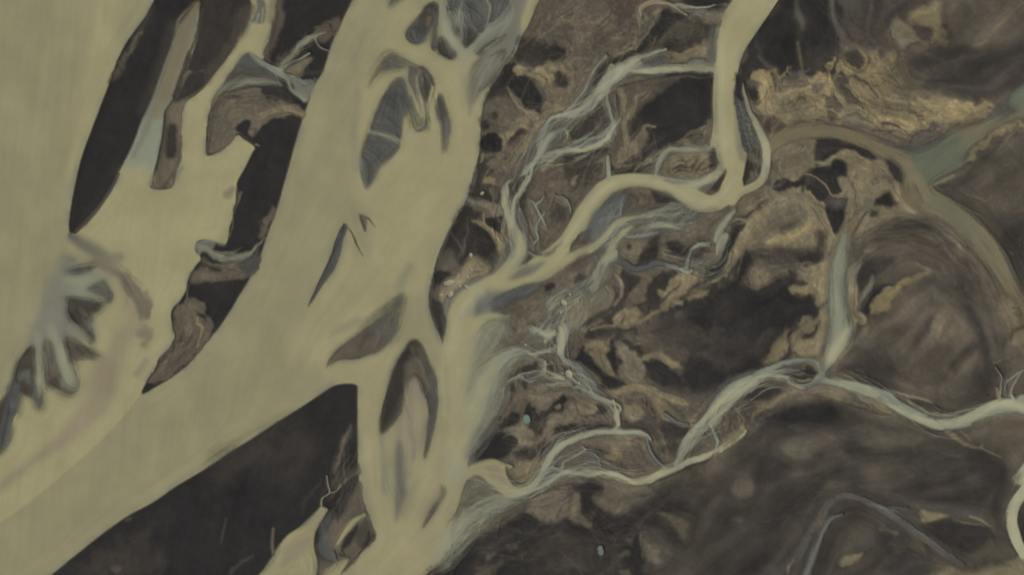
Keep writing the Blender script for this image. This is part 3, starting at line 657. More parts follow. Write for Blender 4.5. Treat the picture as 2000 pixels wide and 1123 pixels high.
for s in ("250,270 300,290 280,360 240,400 200,420 150,410 150,380 190,330 200,280", "310,300 380,280 430,310 470,340 400,360 350,350", "40,480 130,470 140,500 90,560 60,620 20,680 0,690 40,560", "190,540 260,500 340,470 320,540 260,600 280,650 210,690 100,660 180,600",
          "450,400 530,340 560,350 480,400", "0,800 100,800 130,830 60,850 0,850", "30,880 120,890 180,940 120,930 40,910", "160,1000 260,980 340,1050 400,1100 200,1090 150,1060", "0,960 40,990 30,1050 0,1060", "470,500 500,530 470,560"):
    gp('I', 'D', s, 4, .85, 4)
for s in ("20,290 140,290 150,400 90,420 30,400", "250,380 390,390 370,430 300,420 250,430"):
    gp('I', 'B', s, 6, .6, 3)
gp('I', 'Q', "0,730 80,680 140,710 100,780 60,800 0,780", 4, .8, 3)
gl('I', 'Q', "470,480,30 430,530,50 360,600,50 290,670,24 220,720,20 120,770,14", 5, .85, 3)
gl('I', 'Q', "250,580,30 320,570,30 380,520,30", 5, .7, 3)
gl('I', 'Q', "420,610,20 480,600,30 550,590,20", 5, .7, 3)
gl('I', 'L', "340,660,20 390,640,24", 4, .7, 2)
gl('I', 'Q', "150,970,14 240,960,34 330,990,34 370,1010,14", 7, .7, 4)
gp('I', 'B', "0,900 80,910 150,970 200,1060 300,1123 100,1123 40,1080", 8, .6, 4)
gl('I', 'B', "200,860,30 300,900,40 420,960,40 540,960,20", 12, .45, 3)
gp('I', 'Q', "1010,800 1060,790 1020,880 980,960 960,1000 890,990 900,950", 5, .8, 3)
gp('I', 'Q', "1060,860 1198,780 1198,940 1120,970 1050,960", 6, .8, 3)
gp('I', 'K', "1040,790 1070,780 1030,880 1020,960 990,980 1010,900", 4, .8, 2)
gp('I', 'K', "1100,810 1170,770 1150,820 1090,850", 4, .8, 3)
gl('I', 'L', "1140,730,20 1100,770,14 1198,740,20", 6, .7, 3)
gl('I', 'K', "980,980,24 1050,940,20 1090,980,10", 5, .7, 1)
# streams of tile I / H
braid('I', 'g', "700,110,20 650,170,40 610,230,50 590,290,36", 6, .7, 1)
braid('I', 'g', "640,260,40 610,320,34 600,360,10", 6, .7, 1)
braid('I', 'g', "560,290,10 490,310,16 450,335,16", 3, .7, 1)
wl_('I', 'b', "450,340,16 430,390,20 420,450,26", 3, .9)
wl_('I', 's', "0,390,30 60,420,34 120,450,34 190,440,30 260,410,26 330,430,16 400,460,14", 3.5, .85, .8)
braid('I', 'g', "300,430,8 380,450,10 430,470,16", 2, .8)
wl_('I', 'b', "390,100,26 300,110,20 230,130,26 130,150,30 60,180,24 0,220,30", 5, .8, 1.5)
wl_('I', 'c', "230,140,10 130,150,18 50,180,16 0,200,20", 3, .8, .5)
wl_('I', 'b', "470,130,24 400,180,26 380,210,20 290,200,26 210,210,20 130,260,16 50,260,14", 5, .75, 1.5)
wl_('I', 'c', "370,210,10 290,195,20 230,200,10", 3, .8)
wl_('I', 'b', "300,240,12 230,240,18 140,265,20 60,250,20", 4, .7, 1)
braid('I', 'g', "250,235,8 180,255,14 110,265,12", 2.5, .8)
wl_('I', 'c', "110,205,14 60,230,26 20,280,30 -20,340,40 -40,380,34", 4, .9)
gp('I', 'B', "230,140 330,130 350,160 260,165", 4, .7, 2)
gp('H', 'R', "950,330 980,270 1050,220 1070,290 1020,310", 4, .9, 1)
gp('H', 'K', "350,10 420,0 520,-10 530,60 430,40 350,30", 4, .8, 2)
gp('H', 'D', "300,100 360,90 420,130 400,170 440,200 490,250 510,310 480,380 440,400 380,380 300,430 220,400 190,370 230,260", 6, .85, 2)
gl('H', 'S', "240,250,8 290,320,14 320,290,20 350,220,14 330,180,8", 4, .8, 1)
gl('H', 'B', "340,60,20 430,90,50 540,120,50 590,160,20", 5, .85, 2)
gp('H', 'K', "440,150 550,150 555,200 530,240 480,220 440,180", 3, .95, 1)
gl('H', 'Q', "375,165,16 440,200,24 500,260,36 530,330,44 520,430,44", 3.5, .9, 1)
gl('H', 'B', "540,150,20 545,240,20", 3, .8, 1)
gp('H', 'N', "450,330 510,300 520,400 490,480 450,440", 6, .8, 2)
gp('H', 'R', "180,380 240,340 320,440 260,470 200,440", 6, .7, 2)
gp('H', 'K', "140,490 180,450 230,490 200,530 160,540 130,600 120,560", 4, .9, 2)
gp('H', 'Q', "280,470 350,390 430,400 470,470 430,500 350,540 250,610 200,640 190,600 250,540", 5, .8, 3)
wp_('H', 'f', "300,560 370,510 440,480 490,490 420,540 360,600 250,720 200,760 190,650", 6, .75, 1)
gp('H', 'D', "120,600 150,630 190,640 205,720 210,850 180,830 140,740 118,670", 3, .95, 1)
gl('H', 'S', "190,730,6 200,830,10 190,880,4", 3, .7)
# right-hand ground of tile H
gl('H', 'B', "800,150,60 780,250,60 760,320,40", 10, .5, 3)
gp('H', 'D', "840,110 930,90 960,160 900,190 840,160", 8, .6, 4)
gp('H', 'D', "640,20 700,0 680,60 650,100", 5, .7, 2)
gp('H', 'D', "790,540 830,530 840,570 800,640 790,600", 4, .8, 2)
gp('H', 'T', "460,860 560,770 660,660 780,560 860,500 1000,440 1080,420 1060,480 940,560 820,680 720,760 620,850 520,930", 10, .6, 4)
gp('H', 'D', "610,1060 680,1010 740,990 730,1040 650,1070 600,1090", 4, .8, 3)
gp('H', 'D', "1000,740 1080,650 1198,640 1198,660 1100,720 1050,770 1010,770", 4, .85, 3)
gp('H', 'D', "1050,830 1120,770 1198,740 1198,800 1120,840", 4, .8, 3)
gp('H', 'K', "990,960 1010,900 1040,950 1120,1010 1160,1060 1100,1040 1040,1020 960,980", 4, .9, 3)
gp('H', 'K', "1160,870 1198,850 1198,990 1160,920", 4, .85, 3)
gp('H', 'Q', "1020,900 1090,860 1150,880 1160,960 1180,1060 1120,1000 1050,950", 5, .8, 3)
gp('H', 'L', "920,720 960,560 1000,590 1020,620 1080,600 1160,550 1198,560 1170,630 1080,650 1010,720 990,780 1010,820 980,820 930,780", 5, .6, 3)
gp('H', 'N', "900,650 960,600 970,640 930,690", 5, .7, 3)
gl('H', 'B', "940,800,40 950,880,40 960,930,20", 6, .7, 2)
gp('H', 'V', "960,530 1010,490 1040,510 1010,560 960,560", 6, .6, 3)
# main braid of the middle: wide cream water
braid('H', 'f', "555,-20,34 560,60,44 585,150,60 625,240,80 640,320,110 600,410,110 550,480,100", 7, .9, 1)
wl_('H', 'c', "555,0,20 570,90,24 585,170,34 630,260,70 650,330,80 600,420,80 540,490,80 450,540,60", 6, .9)
braid('H', 'f', "670,-20,24 620,50,24 590,110,20", 4, .8, 1)
wl_('H', 'b', "640,100,24 670,160,20 685,220,20 680,270,20", 5, .6, 1)
gp('H', 'K', "690,400 700,360 730,380 800,370 760,410 700,430", 4, .8, 1)
braid('H', 'f', "700,355,8 740,375,14 800,365,14 840,330,8", 3, .8)
wp_('H', 's', "620,450 700,420 770,430 720,490 640,510 590,510", 7, .7, 1)
wl_('D', 'c', "720,900,110 705,1000,100 690,1080,90 680,1130,90", 5, 1)
wl_('Z', 'c', "1432,360,40 1415,385,34 1390,398,34 1360,392,40 1325,370,36 1280,357,28 1230,353,28 1192,362,32 1165,385,36 1140,420,36 1120,455,34 1095,485,34 1060,512,34 1020,537,34 970,556,40 930,577,45 905,605,50 890,660,46 882,720,40 880,800,36", 3, 1)
wl_('Z', 's', "1300,352,8 1340,362,10 1380,362,10 1400,350,6", 4, .7, 1)
wl_('D', 'c', "640,945,50 605,1010,50 540,1050,50 460,1085,56 380,1105,50 300,1105,40", 4, .95)
braid('D', 'g', "280,1045,14 350,1045,20 430,1060,20 500,1040,12", 4, .7, 1)
wl_('H', 'c', "1198,195,14 1150,260,36 1080,310,44 1000,350,44 900,410,60 800,480,60 700,510,50 560,520,50", 4, .95)
braid('H', 'g', "1198,290,24 1150,350,30 1110,410,20 1090,480,30 1060,560,40", 6, .7, 2)
wl_('H', 'p', "1198,350,36 1170,380,30 1130,410,16", 4, .8, 1)
wp_('H', 's', "1080,130 1150,80 1250,30 1300,40 1240,140 1180,200 1110,270 1060,270 1050,210", 8, .75, 1)
wl_('H', 'b', "1080,210,20 1085,260,14", 5, .7)
wp_('H', 's', "400,590 560,575 700,550 760,530 640,610 540,680 400,740 375,690", 9, .75, 1)
braid('H', 'f', "450,700,60 460,620,50 480,580,30", 12, .5)
wl_('H', 'c', "580,730,20 500,720,30 420,740,40 340,800,80", 6, .9, 1)
wp_('H', 'g', "300,780 560,720 600,745 480,820 430,900 350,1000 300,1123 240,1123 230,950", 16, .6, 2)
wp_('H', 's', "350,900 440,830 470,860 440,960 380,1040 320,1123 290,1123 320,1000", 12, .5, 2)
braid('H', 'g', "610,925,20 540,970,50 470,1050,60 420,1123,70", 8, .7, 1.5)
braid('H', 'g', "860,905,10 800,920,12 720,945,20 660,925,24 600,930,18", 3, .8, 1)
braid('H', 'g', "910,780,50 890,850,40 880,920,34 900,980,14 940,1000,20", 4, .85, 1)
wl_('H', 'b', "900,980,10 960,1000,40 1010,1050,50 1080,1123,50", 7, .6, 1.5)
braid('H', 'g', "800,600,30 830,660,40 900,590,30 940,570,10", 10, .4, 3)
braid('H', 'g', "700,800,30 770,830,40 830,830,40 790,880,20", 6, .6, 2)
braid('H', 'f', "830,620,14 800,740,16 740,800,14", 6, .6, 3)
braid('H', 'f', "790,30,8 760,60,14 740,90,12 770,150,10 800,210,8", 3, .8, 1)
braid('H', 'f', "710,50,10 740,90,10", 2.5, .7, 1)
braid('H', 'f', "770,150,8 740,220,10 750,270,8 720,310,10", 3, .7, 1)
braid('H', 'f', "860,20,6 910,40,8 935,80,8 940,130,6", 3, .6, 1)
braid('H', 'g', "570,1110,8 640,1070,10 720,1050,8", 3, .7, 1)
braid('H', 'g', "760,980,10 790,1000,10 780,1060,10 830,1080,14 900,1090,20 980,1110,20", 4, .6, 2)
braid('H', 'g', "650,1080,8 690,1110,14 760,1090,10", 3, .7, 1)
# upper-middle streams (tile C)
braid('C', 'f', "1150,330,12 1100,390,16 1050,470,18 1010,550,20 930,640,16 850,690,14", 5, .6, 1)
braid('C', 'i', "1230,400,80 1198,440,64 1130,520,50 1100,590,46 1040,640,38 960,680,32 880,675,26 820,700,20 790,750,30 770,820,30 755,870,30", 3, .9, 1)
wl_('C', 'b', "790,740,20 765,800,24 755,860,24", 4, .7, 1)
braid('C', 'i', "1155,600,24 1180,680,30 1190,750,40 1130,830,44 1020,870,40 930,870,36 870,890,26 800,905,14 760,920,12", 3, .85, 1)
braid('C', 'g', "830,800,60 770,880,50 730,950,36 690,990,36 640,1040,24 580,1070,26 560,1123,30", 5, .8, 1)
wl_('C', 'b', "860,900,30 800,930,40 760,950,30", 5, .7, 2)
braid('C', 'i', "720,960,24 700,1040,30 660,1100,20 640,1140,20", 3, .8, 1)
braid('C', 'g', "880,800,14 900,760,16 930,790,16 910,830,10", 4, .5, 1)
braid('C', 'f', "1080,770,8 1020,810,10 960,840,10", 4, .5, 1)
braid('C', 'f', "1155,920,10 1160,1000,12 1165,1060,14", 4, .6, 1)
gp('C', 'N', "600,1060 650,1030 670,1050 640,1110 610,1123 590,1100", 4, .8, 1)
# upper right river and its branches (tile D)
braid('D', 'i', "300,290,8 220,320,22 150,345,30 60,400,46 0,460,80", 3, .9, 1)
braid('D', 'g', "600,400,60 500,410,56 400,412,44 300,410,50 220,420,56 130,405,50 50,430,70 0,480,70", 4, .9, 1)
wp_('D', 's', "100,395 190,365 290,330 330,350 300,375 200,385 130,410", 4, .6, 2)
wp_('D', 's', "430,380 450,355 530,350 520,385 460,390", 4, .7, 2)
gl('D', 'K', "300,445,10 420,430,14 510,435,16 570,425,8", 3, .8, 1)
wp_('D', 'c', "720,-60 690,0 640,80 615,190 595,320 582,430 576,560 576,700 572,780 560,845 590,870 600,930 630,960 660,1000 700,1060 745,1050 760,980 760,930 745,830 730,740 712,640 702,560 712,470 732,380 772,280 832,190 902,90 960,0 1000,-70 900,-200 800,-200", 2.2, 1)
wl_('D', 't', "640,100,30 620,200,24 600,330,16", 8, .6)
gl('D', 'K', "955,15,5 905,95,6 838,190,7 780,280,6", 1.6, .85)
braid('D', 'g', "590,845,40 540,872,40 440,882,34 340,870,32 295,890,36 262,940,34 247,990,28 240,1035,14", 3, .95, .5)
wl_('D', 'b', "300,900,14 270,950,18 255,1010,14", 3, .6)
gp('D', 'N', "708,570 750,600 800,720 840,830 852,935 780,890 752,800 735,730", 5, .6, 1)
wp_('D', 's', "705,470 740,500 780,620 830,760 850,880 780,880 755,800 730,700 705,560", 6, .7, 2)
wl_('D', 'c', "750,500,6 770,580,14 805,690,26 850,780,44 884,860,46 888,960,50 868,1040,50 820,1090,50 740,1125,50 690,1180,50", 2.5, 1)
wl_('D', 't', "150,100,14 155,50,30 220,12,34 310,20,24 360,50,16 425,88,10", 3, .9, .5)
braid('D', 'f', "350,30,10 480,50,14 600,35,14 670,30,20", 3.5, .7, 1)
wl_('D', 'v', "640,80,40 590,110,40 540,130,20", 6, .7, 1)
gl('D', 'L', "480,60,14 560,90,14", 5, .5, 2)
# lower left braid (tile M)
wp_('M', 'g', "230,-40 560,-40 480,110 420,230 360,330 300,420 270,560 240,420", 14, .55, 2)
wl_('M', 'p', "430,0,40 390,130,50 340,260,60 300,380,50 270,500,40", 12, .6, 1)
wl_('M', 's', "520,60,14 430,130,20 370,210,14", 7, .5, 2)
wl_('M', 's', "320,60,30 290,160,20 270,220,10", 8, .5, 2)
wp_('M', 's', "300,425 340,350 395,330 380,370 330,430 305,440", 4, .8, 1)
wl_('M', 's', "380,440,14 360,480,10", 3, .7)
gp('M', 'D', "385,440 430,370 540,290 620,330 610,390 570,440 490,440 420,440", 4, .9, 2)
wp_('M', 'c', "0,0 -20,100 30,140 105,165 100,240 80,380 40,500 10,600 -30,600 -40,300", 6, .6)
gp('M', 'K', "540,250 580,190 640,180 630,220 570,252", 3, .85, 2)
gp('M', 'K', "660,185 690,125 740,150 730,190 790,240 800,190 850,120 885,75 912,100 890,150 850,165 795,210 785,290 735,300 690,250", 4, .85, 3)
gp('M', 'Q', "850,145 880,125 880,145 855,158", 2, .9, 1)
gp('M', 'T', "800,230 860,180 980,190 1010,240 860,280 840,340 790,300", 8, .6, 3)
gp('M', 'D', "850,260 900,240 980,245 1060,250 1150,230 1198,240 1100,270 1000,290 880,312", 4, .85, 3)
gp('M', 'D', "620,420 700,370 750,400 850,370 890,350 850,400 760,425 660,450", 4, .8, 3)
gp('M', 'D', "1090,130 1130,120 1160,160 1140,190 1090,180", 3, .85, 2)
gp('M', 'D', "655,0 690,0 680,30 660,25", 3, .9, 1)
gp('M', 'D', "590,20 620,10 615,60 595,60", 3, .7, 2)
gl('M', 'D', "960,100,5 990,150,6 1010,200,10 1080,190,6", 2, .7, 2)
gl('M', 'N', "600,90,10 610,180,14", 4, .6, 2)
gp('M', 'Q', "600,470 700,455 800,425 850,400 790,480 730,560 640,575 600,530", 6, .75, 2)
gp('M', 'T', "580,270 680,240 720,320 660,370 640,320", 8, .5, 3)
braid('M', 'f', "800,10,10 900,10,12 970,15,18 1040,70,24 1120,100,26 1180,150,26 1198,200,20", 3, .7, 1.5)
gl('M', 'L', "1000,20,20 1080,100,30 1150,140,20", 7, .5, 3)
wp_('M', 'c', "340,560 330,520 370,475 430,448 500,445 550,465 600,485 590,500 560,495 580,560 620,600 700,605 750,560 730,620 650,660 570,665 480,610 420,550 380,540", 4, .9)
wp_('M', 'v', "440,490 520,488 570,580 520,580", 6, .8)
braid('M', 'g', "640,635,50 700,615,54 745,570,46 790,500,42 840,420,44 920,350,44 1000,315,36 1100,290,36 1230,275,36", 3, .95, .5)
wl_('M', 'c', "620,640,60 690,620,50 740,570,30", 6, .8)
braid('M', 'g', "700,635,24 780,600,26 860,550,24 910,520,20 960,530,26 1050,542,26 1130,522,24 1230,540,26", 3, .95, .5)
braid('M', 'f', "770,520,8 830,498,12 890,500,14 910,450,16 980,420,16 1025,390,12 1015,370,8", 3, .8, 1)
wl_('M', 'b', "760,610,8 800,570,14 850,530,10", 3, .7)
gp('M', 'R', "890,420 960,370 1000,370 960,410 900,450", 4, .7, 1)
gl('M', 'D', "650,690,8 740,660,8 830,615,9 930,580,5", 2, .8, 1)
wl_('M', 'b', "1030,395,8 1090,430,8 1110,480,10", 2.5, .8)
gl('M', 'L', "1130,440,16 1170,420,20", 4, .7, 2)
wp_('M', 'g', "340,560 420,545 520,640 630,675 560,740 430,800 320,870 230,940 190,1000 220,870 290,740", 14, .5, 2)
gp('M', 'R', "360,640 430,600 520,650 440,690 330,740 300,730", 9, .65, 3)
gl('M', 'D', "300,700,8 330,710,6 400,680,6 430,680,6", 2.5, .6, 3)
gl('M', 'D', "470,800,8 560,740,8 640,690,8", 3, .6, 3)
gp('M', 'S', "190,600 207,650 150,740 80,840 130,730 170,660", 5, .8)
gp('M', 'S', "285,730 290,760 215,840 230,790", 5, .7, 1)
wl_('M', 's', "85,330,20 90,430,20", 8, .5)
gp('M', 'K', "90,1123 170,1050 260,985 330,960 420,915 520,850 620,790 690,750 750,800 800,825 870,805 950,790 1040,845 1080,770 1030,700 1000,640 950,600 1030,565 1115,590 1112,640 1080,700 1100,740 1198,770 1300,800 1300,1200 60,1200", 6, .85, 3)
gl('M', 'R', "190,1040,10 300,930,20 400,880,30 500,800,30", 6, .6, 3)
gp('M', 'T', "700,720 760,660 860,640 900,660 990,640 1000,710 1030,800 1070,810 1040,845 960,810 930,780 870,800 800,820 750,790 700,760", 4, .75, 2)
gl('M', 'D', "860,800,10 870,750,8 930,680,10 970,630,10", 3, .6, 2)
gl('M', 'O', "950,735,20 970,770,24", 6, .6, 2)
gp('M', 'T', "1110,640 1198,600 1260,640 1230,740 1150,740 1090,700", 8, .6, 3)
gp('M', 'V', "750,880 900,860 1000,900 1198,950 1198,1123 750,1123 700,1000", 20, .8, 6)
for s in ("380,1110 470,1040 550,1030 500,1090 470,1140 380,1140", "420,1000 470,985 500,1000 460,1030", "640,990 665,970 650,1020", "560,960 620,920 640,960 600,980"):
    gp('M', 'R', s, 5, .7, 4)
gl('M', 'Y', "820,900,10 880,880,12", 4, .6)
gl('M', 'M', "1110,1030,6 1150,1005,5", 2, .7)
# --- tile N
gp('N', 'D', "0,330 60,150 150,130 220,150 260,220 300,200 420,250 430,320 380,330 250,320 120,300", 10, .5, 4)
gl('N', 'Q', "0,60,40 80,30,44 160,30,44 220,80,44 260,140,40 310,200,40 370,235,30 430,245,10", 5, .8, 1)
gl('N', 'L', "230,50,20 320,80,36 400,120,26 430,130,6", 4, .7, 2)
gl('N', 'S', "290,150,10 330,200,26 400,240,20", 6, .6, 2)
gp('N', 'D', "250,380 320,340 390,340 350,400 280,420", 6, .8, 3)
gp('N', 'D', "260,240 420,250 440,300 360,320 280,310", 8, .7, 3)
gp('N', 'Q', "-20,340 40,300 120,330 40,380 40,440 -20,430", 5, .6, 3)
gp('N', 'Q', "50,130 150,120 160,180 90,220 50,190", 5, .7, 3)
wl_('N', 'p', "0,110,14 30,140,16 10,190,34 15,250,20 0,270,20", 3, .8, 1)
braid('N', 'g', "-40,285,34 60,285,34 140,285,34 190,310,26 215,330,8", 3, .9, .5)
wl_('N', 'b', "190,320,24 200,370,24 230,430,24 280,480,18 300,500,14", 3, .9, .5)
wl_('N', 'p', "-20,525,26 30,540,30 100,580,30 180,580,34 260,540,36 360,500,36 440,460,40 520,430,40 600,400,36 680,340,40 750,290,34 760,250,10", 3, .95, .5)
gl('N', 'L', "640,370,16 700,320,34 760,270,30 755,240,8", 5, .6, 2)
gl('N', 'D', "40,560,6 110,598,8 200,595,8 330,540,10 420,500,14 520,460,16 610,405,8", 2.5, .8, 1)
braid('N', 'g', "810,-20,90 720,20,90 640,80,90 570,160,90 520,230,80 470,290,70 420,360,66 380,430,50 360,480,36", 3, .95, .5)
wl_('N', 'p', "800,-20,50 700,30,50 620,110,50 560,190,40", 8, .6)
wl_('N', 'b', "440,330,20 400,400,30 370,460,30", 6, .6, 1)
gl('N', 'K', "640,130,10 600,200,14 560,260,14 490,340,8", 4, .7, 1)
gp('N', 'N', "600,230 680,150 740,90 800,80 820,170 760,260 680,330 640,300", 8, .6, 4)
gp('N', 'D', "750,70 860,30 960,30 980,50 900,90 800,95", 4, .85, 2)
gl('N', 'Q', "800,180,10 870,150,30 940,110,26 1020,70,16", 6, .7, 3)
gl('N', 'M', "820,280,30 880,210,24 950,165,20 1010,155,14", 5, .7, 1)
braid('N', 'i', "565,250,10 590,310,24 605,350,30 590,400,24", 3, .9)
for s in ("660,300,3 650,260,6 640,230,4", "700,290,3 690,240,6", "740,250,4 730,180,8 700,150,4", "540,360,4 520,330,4"):
    gl('N', 'Q', s, 2, .7, 2)
gl('N', 'R', "545,390,14 575,360,14", 4, .6, 2)
gp('N', 'D', "850,240 950,180 1100,130 1300,110 1300,260 1100,250 950,265 860,280", 12, .8)
gp('N', 'K', "60,740 200,670 330,650 420,680 420,740 320,770 280,800 380,900 330,950 250,860 130,840", 14, .75)
gp('N', 'V', "0,600 200,620 350,560 560,470 700,360 900,280 1198,280 1198,1123 600,1123 500,900 460,700 300,640 100,720 0,700", 30, .4)
gp('N', 'T', "0,600 100,610 250,600 100,700 50,760 0,760", 12, .5, 3)
gl('N', 'R', "420,560,50 520,540,60 600,500,40", 14, .6, 3)
gp('N', 'R', "690,620 730,580 790,570 800,630 750,660 700,650", 9, .7)
gp('N', 'B', "270,770 330,770 420,810 430,860 400,910 380,870 340,830", 6, .75, 3)
gp('N', 'B', "150,880 170,900 240,970 280,1050 220,1050 160,1020 140,960", 6, .8, 3)
gl('N', 'L', "152,880,6 155,950,8 165,1020,4", 2.5, .7, 1)
gl('N', 'K', "120,870,40 140,960,40 150,1040,20", 8, .8, 2)
for s in ("70,910 100,910 90,940 60,930", "30,990 70,970 90,1000 40,1020", "40,1090 80,1080 80,1120 40,1120"):
    gp('N', 'B', s, 4, .6, 3)
gl('N', 'R', "690,800,20 740,795,20", 6, .6)
gp('N', 'K', "820,520 900,440 1000,480 950,620 860,640", 30, .5)
gp('N', 'D', "540,860 600,720 640,700 620,800 560,900", 16, .7)
gp('N', 'Y', "1000,340 1080,360 1110,410 1060,450 990,420", 20, .7)
gp('N', 'K', "800,900 900,780 1100,640 1198,600 1198,680 1000,800 850,980 700,1060", 24, .55)
# --- tile O
gp('O', 'D', "-20,100 100,100 200,150 260,210 220,240 100,240 -20,280", 14, .7)
gp('O', 'Y', "0,290 60,290 130,350 110,430 0,500", 18, .6)
gp('O', 'Y', "260,330 420,290 560,300 620,330 500,370 280,370", 12, .7)
gl('O', 'B', "530,320,10 570,325,26 600,320,8", 4, .6, 2)
gp('O', 'D', "760,400 960,430 1080,500 1110,560 1040,700 700,710 300,690 150,560 200,440 500,390", 24, .8)
gp('O', 'Y', "180,480 380,470 480,540 400,620 220,590", 26, .5)
gp('O', 'R', "700,280 760,300 860,380 940,390 1040,430 1100,500 1150,480 1198,350 1198,200 1050,210 900,260", 14, .5, 3)
gl('O', 'Q', "0,30,60 60,50,70 140,70,60", 6, .75, 3)
gp('O', 'Q', "100,60 240,70 330,100 420,170 440,185 340,170 200,130 60,95", 5, .8, 3)
gp('O', 'S', "150,70 200,40 250,60 240,100 300,120 320,150 220,110 160,100", 4, .6, 4)
gl('O', 'K', "60,105,6 200,135,8 330,172,8 430,185,6", 2, .7, 1)
gl('O', 'Q', "380,30,8 470,60,14 540,85,20 600,95,14 660,105,4", 3, .85, 1)
gl('O', 'Q', "510,80,8 540,120,10 620,160,20 740,185,14 850,185,8", 4, .7, 2)
gp('O', 'N', "540,100 660,110 800,160 700,170 600,140", 6, .6, 2)
wp_('O', 'i', "-60,-10 60,-10 200,-10 330,30 420,60 480,110 560,150 640,190 720,210 800,205 860,185 920,150 1000,110 1060,95 1130,90 1300,110 1300,200 1198,185 1140,170 1050,180 960,220 880,255 800,272 700,275 600,240 500,195 430,150 360,90 260,45 150,15 60,10", 3, .95)
wl_('O', 'p', "560,190,30 680,240,40 800,235,40 900,195,50 1000,140,50 1100,120,50 1230,150,50", 5, .8)
wl_('O', 'b', "300,50,24 370,80,40 420,130,30", 6, .7, 1)
gl('O', 'M', "640,205,14 720,215,16 800,210,12", 3, .6, 3)
gl('O', 'Q', "900,245,14 980,205,20 1060,195,14", 5, .6, 3)
gl('O', 'K', "520,215,6 620,262,7 700,280,8 800,275,6", 2, .8)
gl('O', 'Q', "740,280,20 800,320,24 860,360,22 930,375,16 955,350,6", 3, .9, 1)
gl('O', 'Q', "830,280,6 860,310,10 880,335,6", 2.5, .8, 1)
gl('O', 'L', "940,375,8 1000,405,10 1060,430,4", 2.5, .8)
wl_('O', 'q', "1040,30,14 1045,70,20 1060,90,20", 3, .9)
braid('O', 'g', "1150,-10,10 1125,30,14 1125,70,16 1140,100,20", 2.5, .9)
wl_('O', 'b', "1085,-20,8 1090,30,10 1105,70,12 1120,90,8", 3, .7)
wl_('O', 'p', "1250,560,60 1190,640,64 1140,720,70 1125,800,66 1140,880,66 1175,960,60 1240,1040,60", 3, 1)
gl('O', 'K', "1100,760,6 1092,840,8 1120,930,10 1170,1020,8", 3, .8)
gl('O', 'D', "1195,860,20 1198,920,10", 4, .8)
gl('O', 'M', "1160,540,30 1100,620,50 1080,720,30", 14, .5)
gl('O', 'M', "-260,1123,60 -180,1050,50 -100,950,44 -40,850,36 10,760,30 60,700,40 130,655,44 200,660,50 280,700,50 380,740,46 480,800,50 580,870,60 680,940,60 780,1020,60 900,1080,40 1000,1085,20", 6, .75, 1)
wl_('O', 'b', "-10,960,10 20,860,18 70,790,20 130,765,10", 3.5, .6)
wl_('O', 'b', "10,760,5 60,695,8 130,645,8 200,650,8 300,690,10 400,735,14 460,745,6", 3.5, .55)
wl_('O', 'b', "-170,1080,20 -100,1000,30 -40,900,24", 5, .6)
wl_('O', 'b', "420,750,10 540,840,14 640,910,26 740,990,24 840,1060,14", 5, .55, 1)
gl('O', 'L', "-190,1110,8 -170,1060,12 -150,1030,6", 2.5, .7, 1)
gl('O', 'K', "50,790,10 130,740,24 220,730,24 320,770,20 420,840,16 520,900,12 620,950,6", 6, .8, 1)
gl('O', 'M', "520,880,6 590,950,10 620,1010,8", 3, .6)
gp('O', 'M', "480,710 700,710 860,730 980,800 1010,850 900,830 760,800 640,820 590,800 600,770", 8, .5)
gp('O', 'O', "585,755 640,745 690,770 750,785 700,795 640,820 600,815 610,780", 4, .8, 2)
gp('O', 'V', "600,825 760,805 880,830 1000,870 960,980 820,980 700,900", 8, .9, 2)
gp('O', 'K', "620,830 760,810 860,840 940,900 860,980 780,950 690,880", 12, .6)
gl('O', 'Q', "880,780,6 950,800,10 1000,840,4", 3, .7)
gl('O', 'Q', "780,800,8 880,825,10 960,830,6", 3.5, .6, 2)
gp('O', 'Y', "980,840 1040,850 1060,880 1000,880", 5, .7)
gp('O', 'Q', "120,1040 190,1000 250,1000 220,1030 150,1070 125,1065", 4, .7, 2)
gp('O', 'R', "430,950 480,945 515,970 480,995 440,980", 5, .8, 2)
gl('O', 'Y', "380,880,20 440,870,14", 5, .6, 3)
gp('O', 'N', "700,1123 850,1070 1000,1060 1198,1040 1300,1100 1300,1200 650,1200", 10, 1)
gp('O', 'Q', "640,1123 760,1090 900,1110 1050,1060 1198,1050 1300,1200 600,1200", 9, .7, 4)
gp('O', 'R', "900,980 1000,930 1080,960 1080,1050 950,1060 860,1040", 18, .6)
gp('O', 'V', "-40,760 60,720 200,740 330,800 350,900 330,980 200,960 100,1000 -100,1123 -150,1123 -60,900", 16, .5)

gl('I', 'Q', "1198,1000,60 1150,1010,40 1060,1060,40 1040,1090,20", 6, .7, 3)
gp('I', 'D', "1020,1080 1060,1040 1140,1030 1170,1060 1100,1080 1050,1100", 4, .8, 3)
wl_('I', 'i', "840,1075,60 900,1040,46 970,1010,30 1040,990,24 1110,980,24 1170,990,24 1198,1030,30", 4, .9, 1)
wl_('I', 'b', "930,1060,20 1000,1080,24 1060,1110,30 1120,1123,30 1180,1090,30 1230,1040,24", 4, .8, 1)
wl_('I', 'g', "960,1070,10 1040,1100,14 1100,1125,12 1170,1095,12 1225,1030,14", 2.5, .8, 1)
wl_('I', 'g', "1198,985,10 1195,1040,14 1215,1060,24", 3, .8, 1)
wl_('O', 'g', "-60,-40,24 0,-30,34 80,-6,36 160,12,40 250,35,50 330,60,50", 3.5, .9, .8)
wl_('O', 'b', "-120,30,16 -60,20,24 0,-10,20", 4, .7, 1)

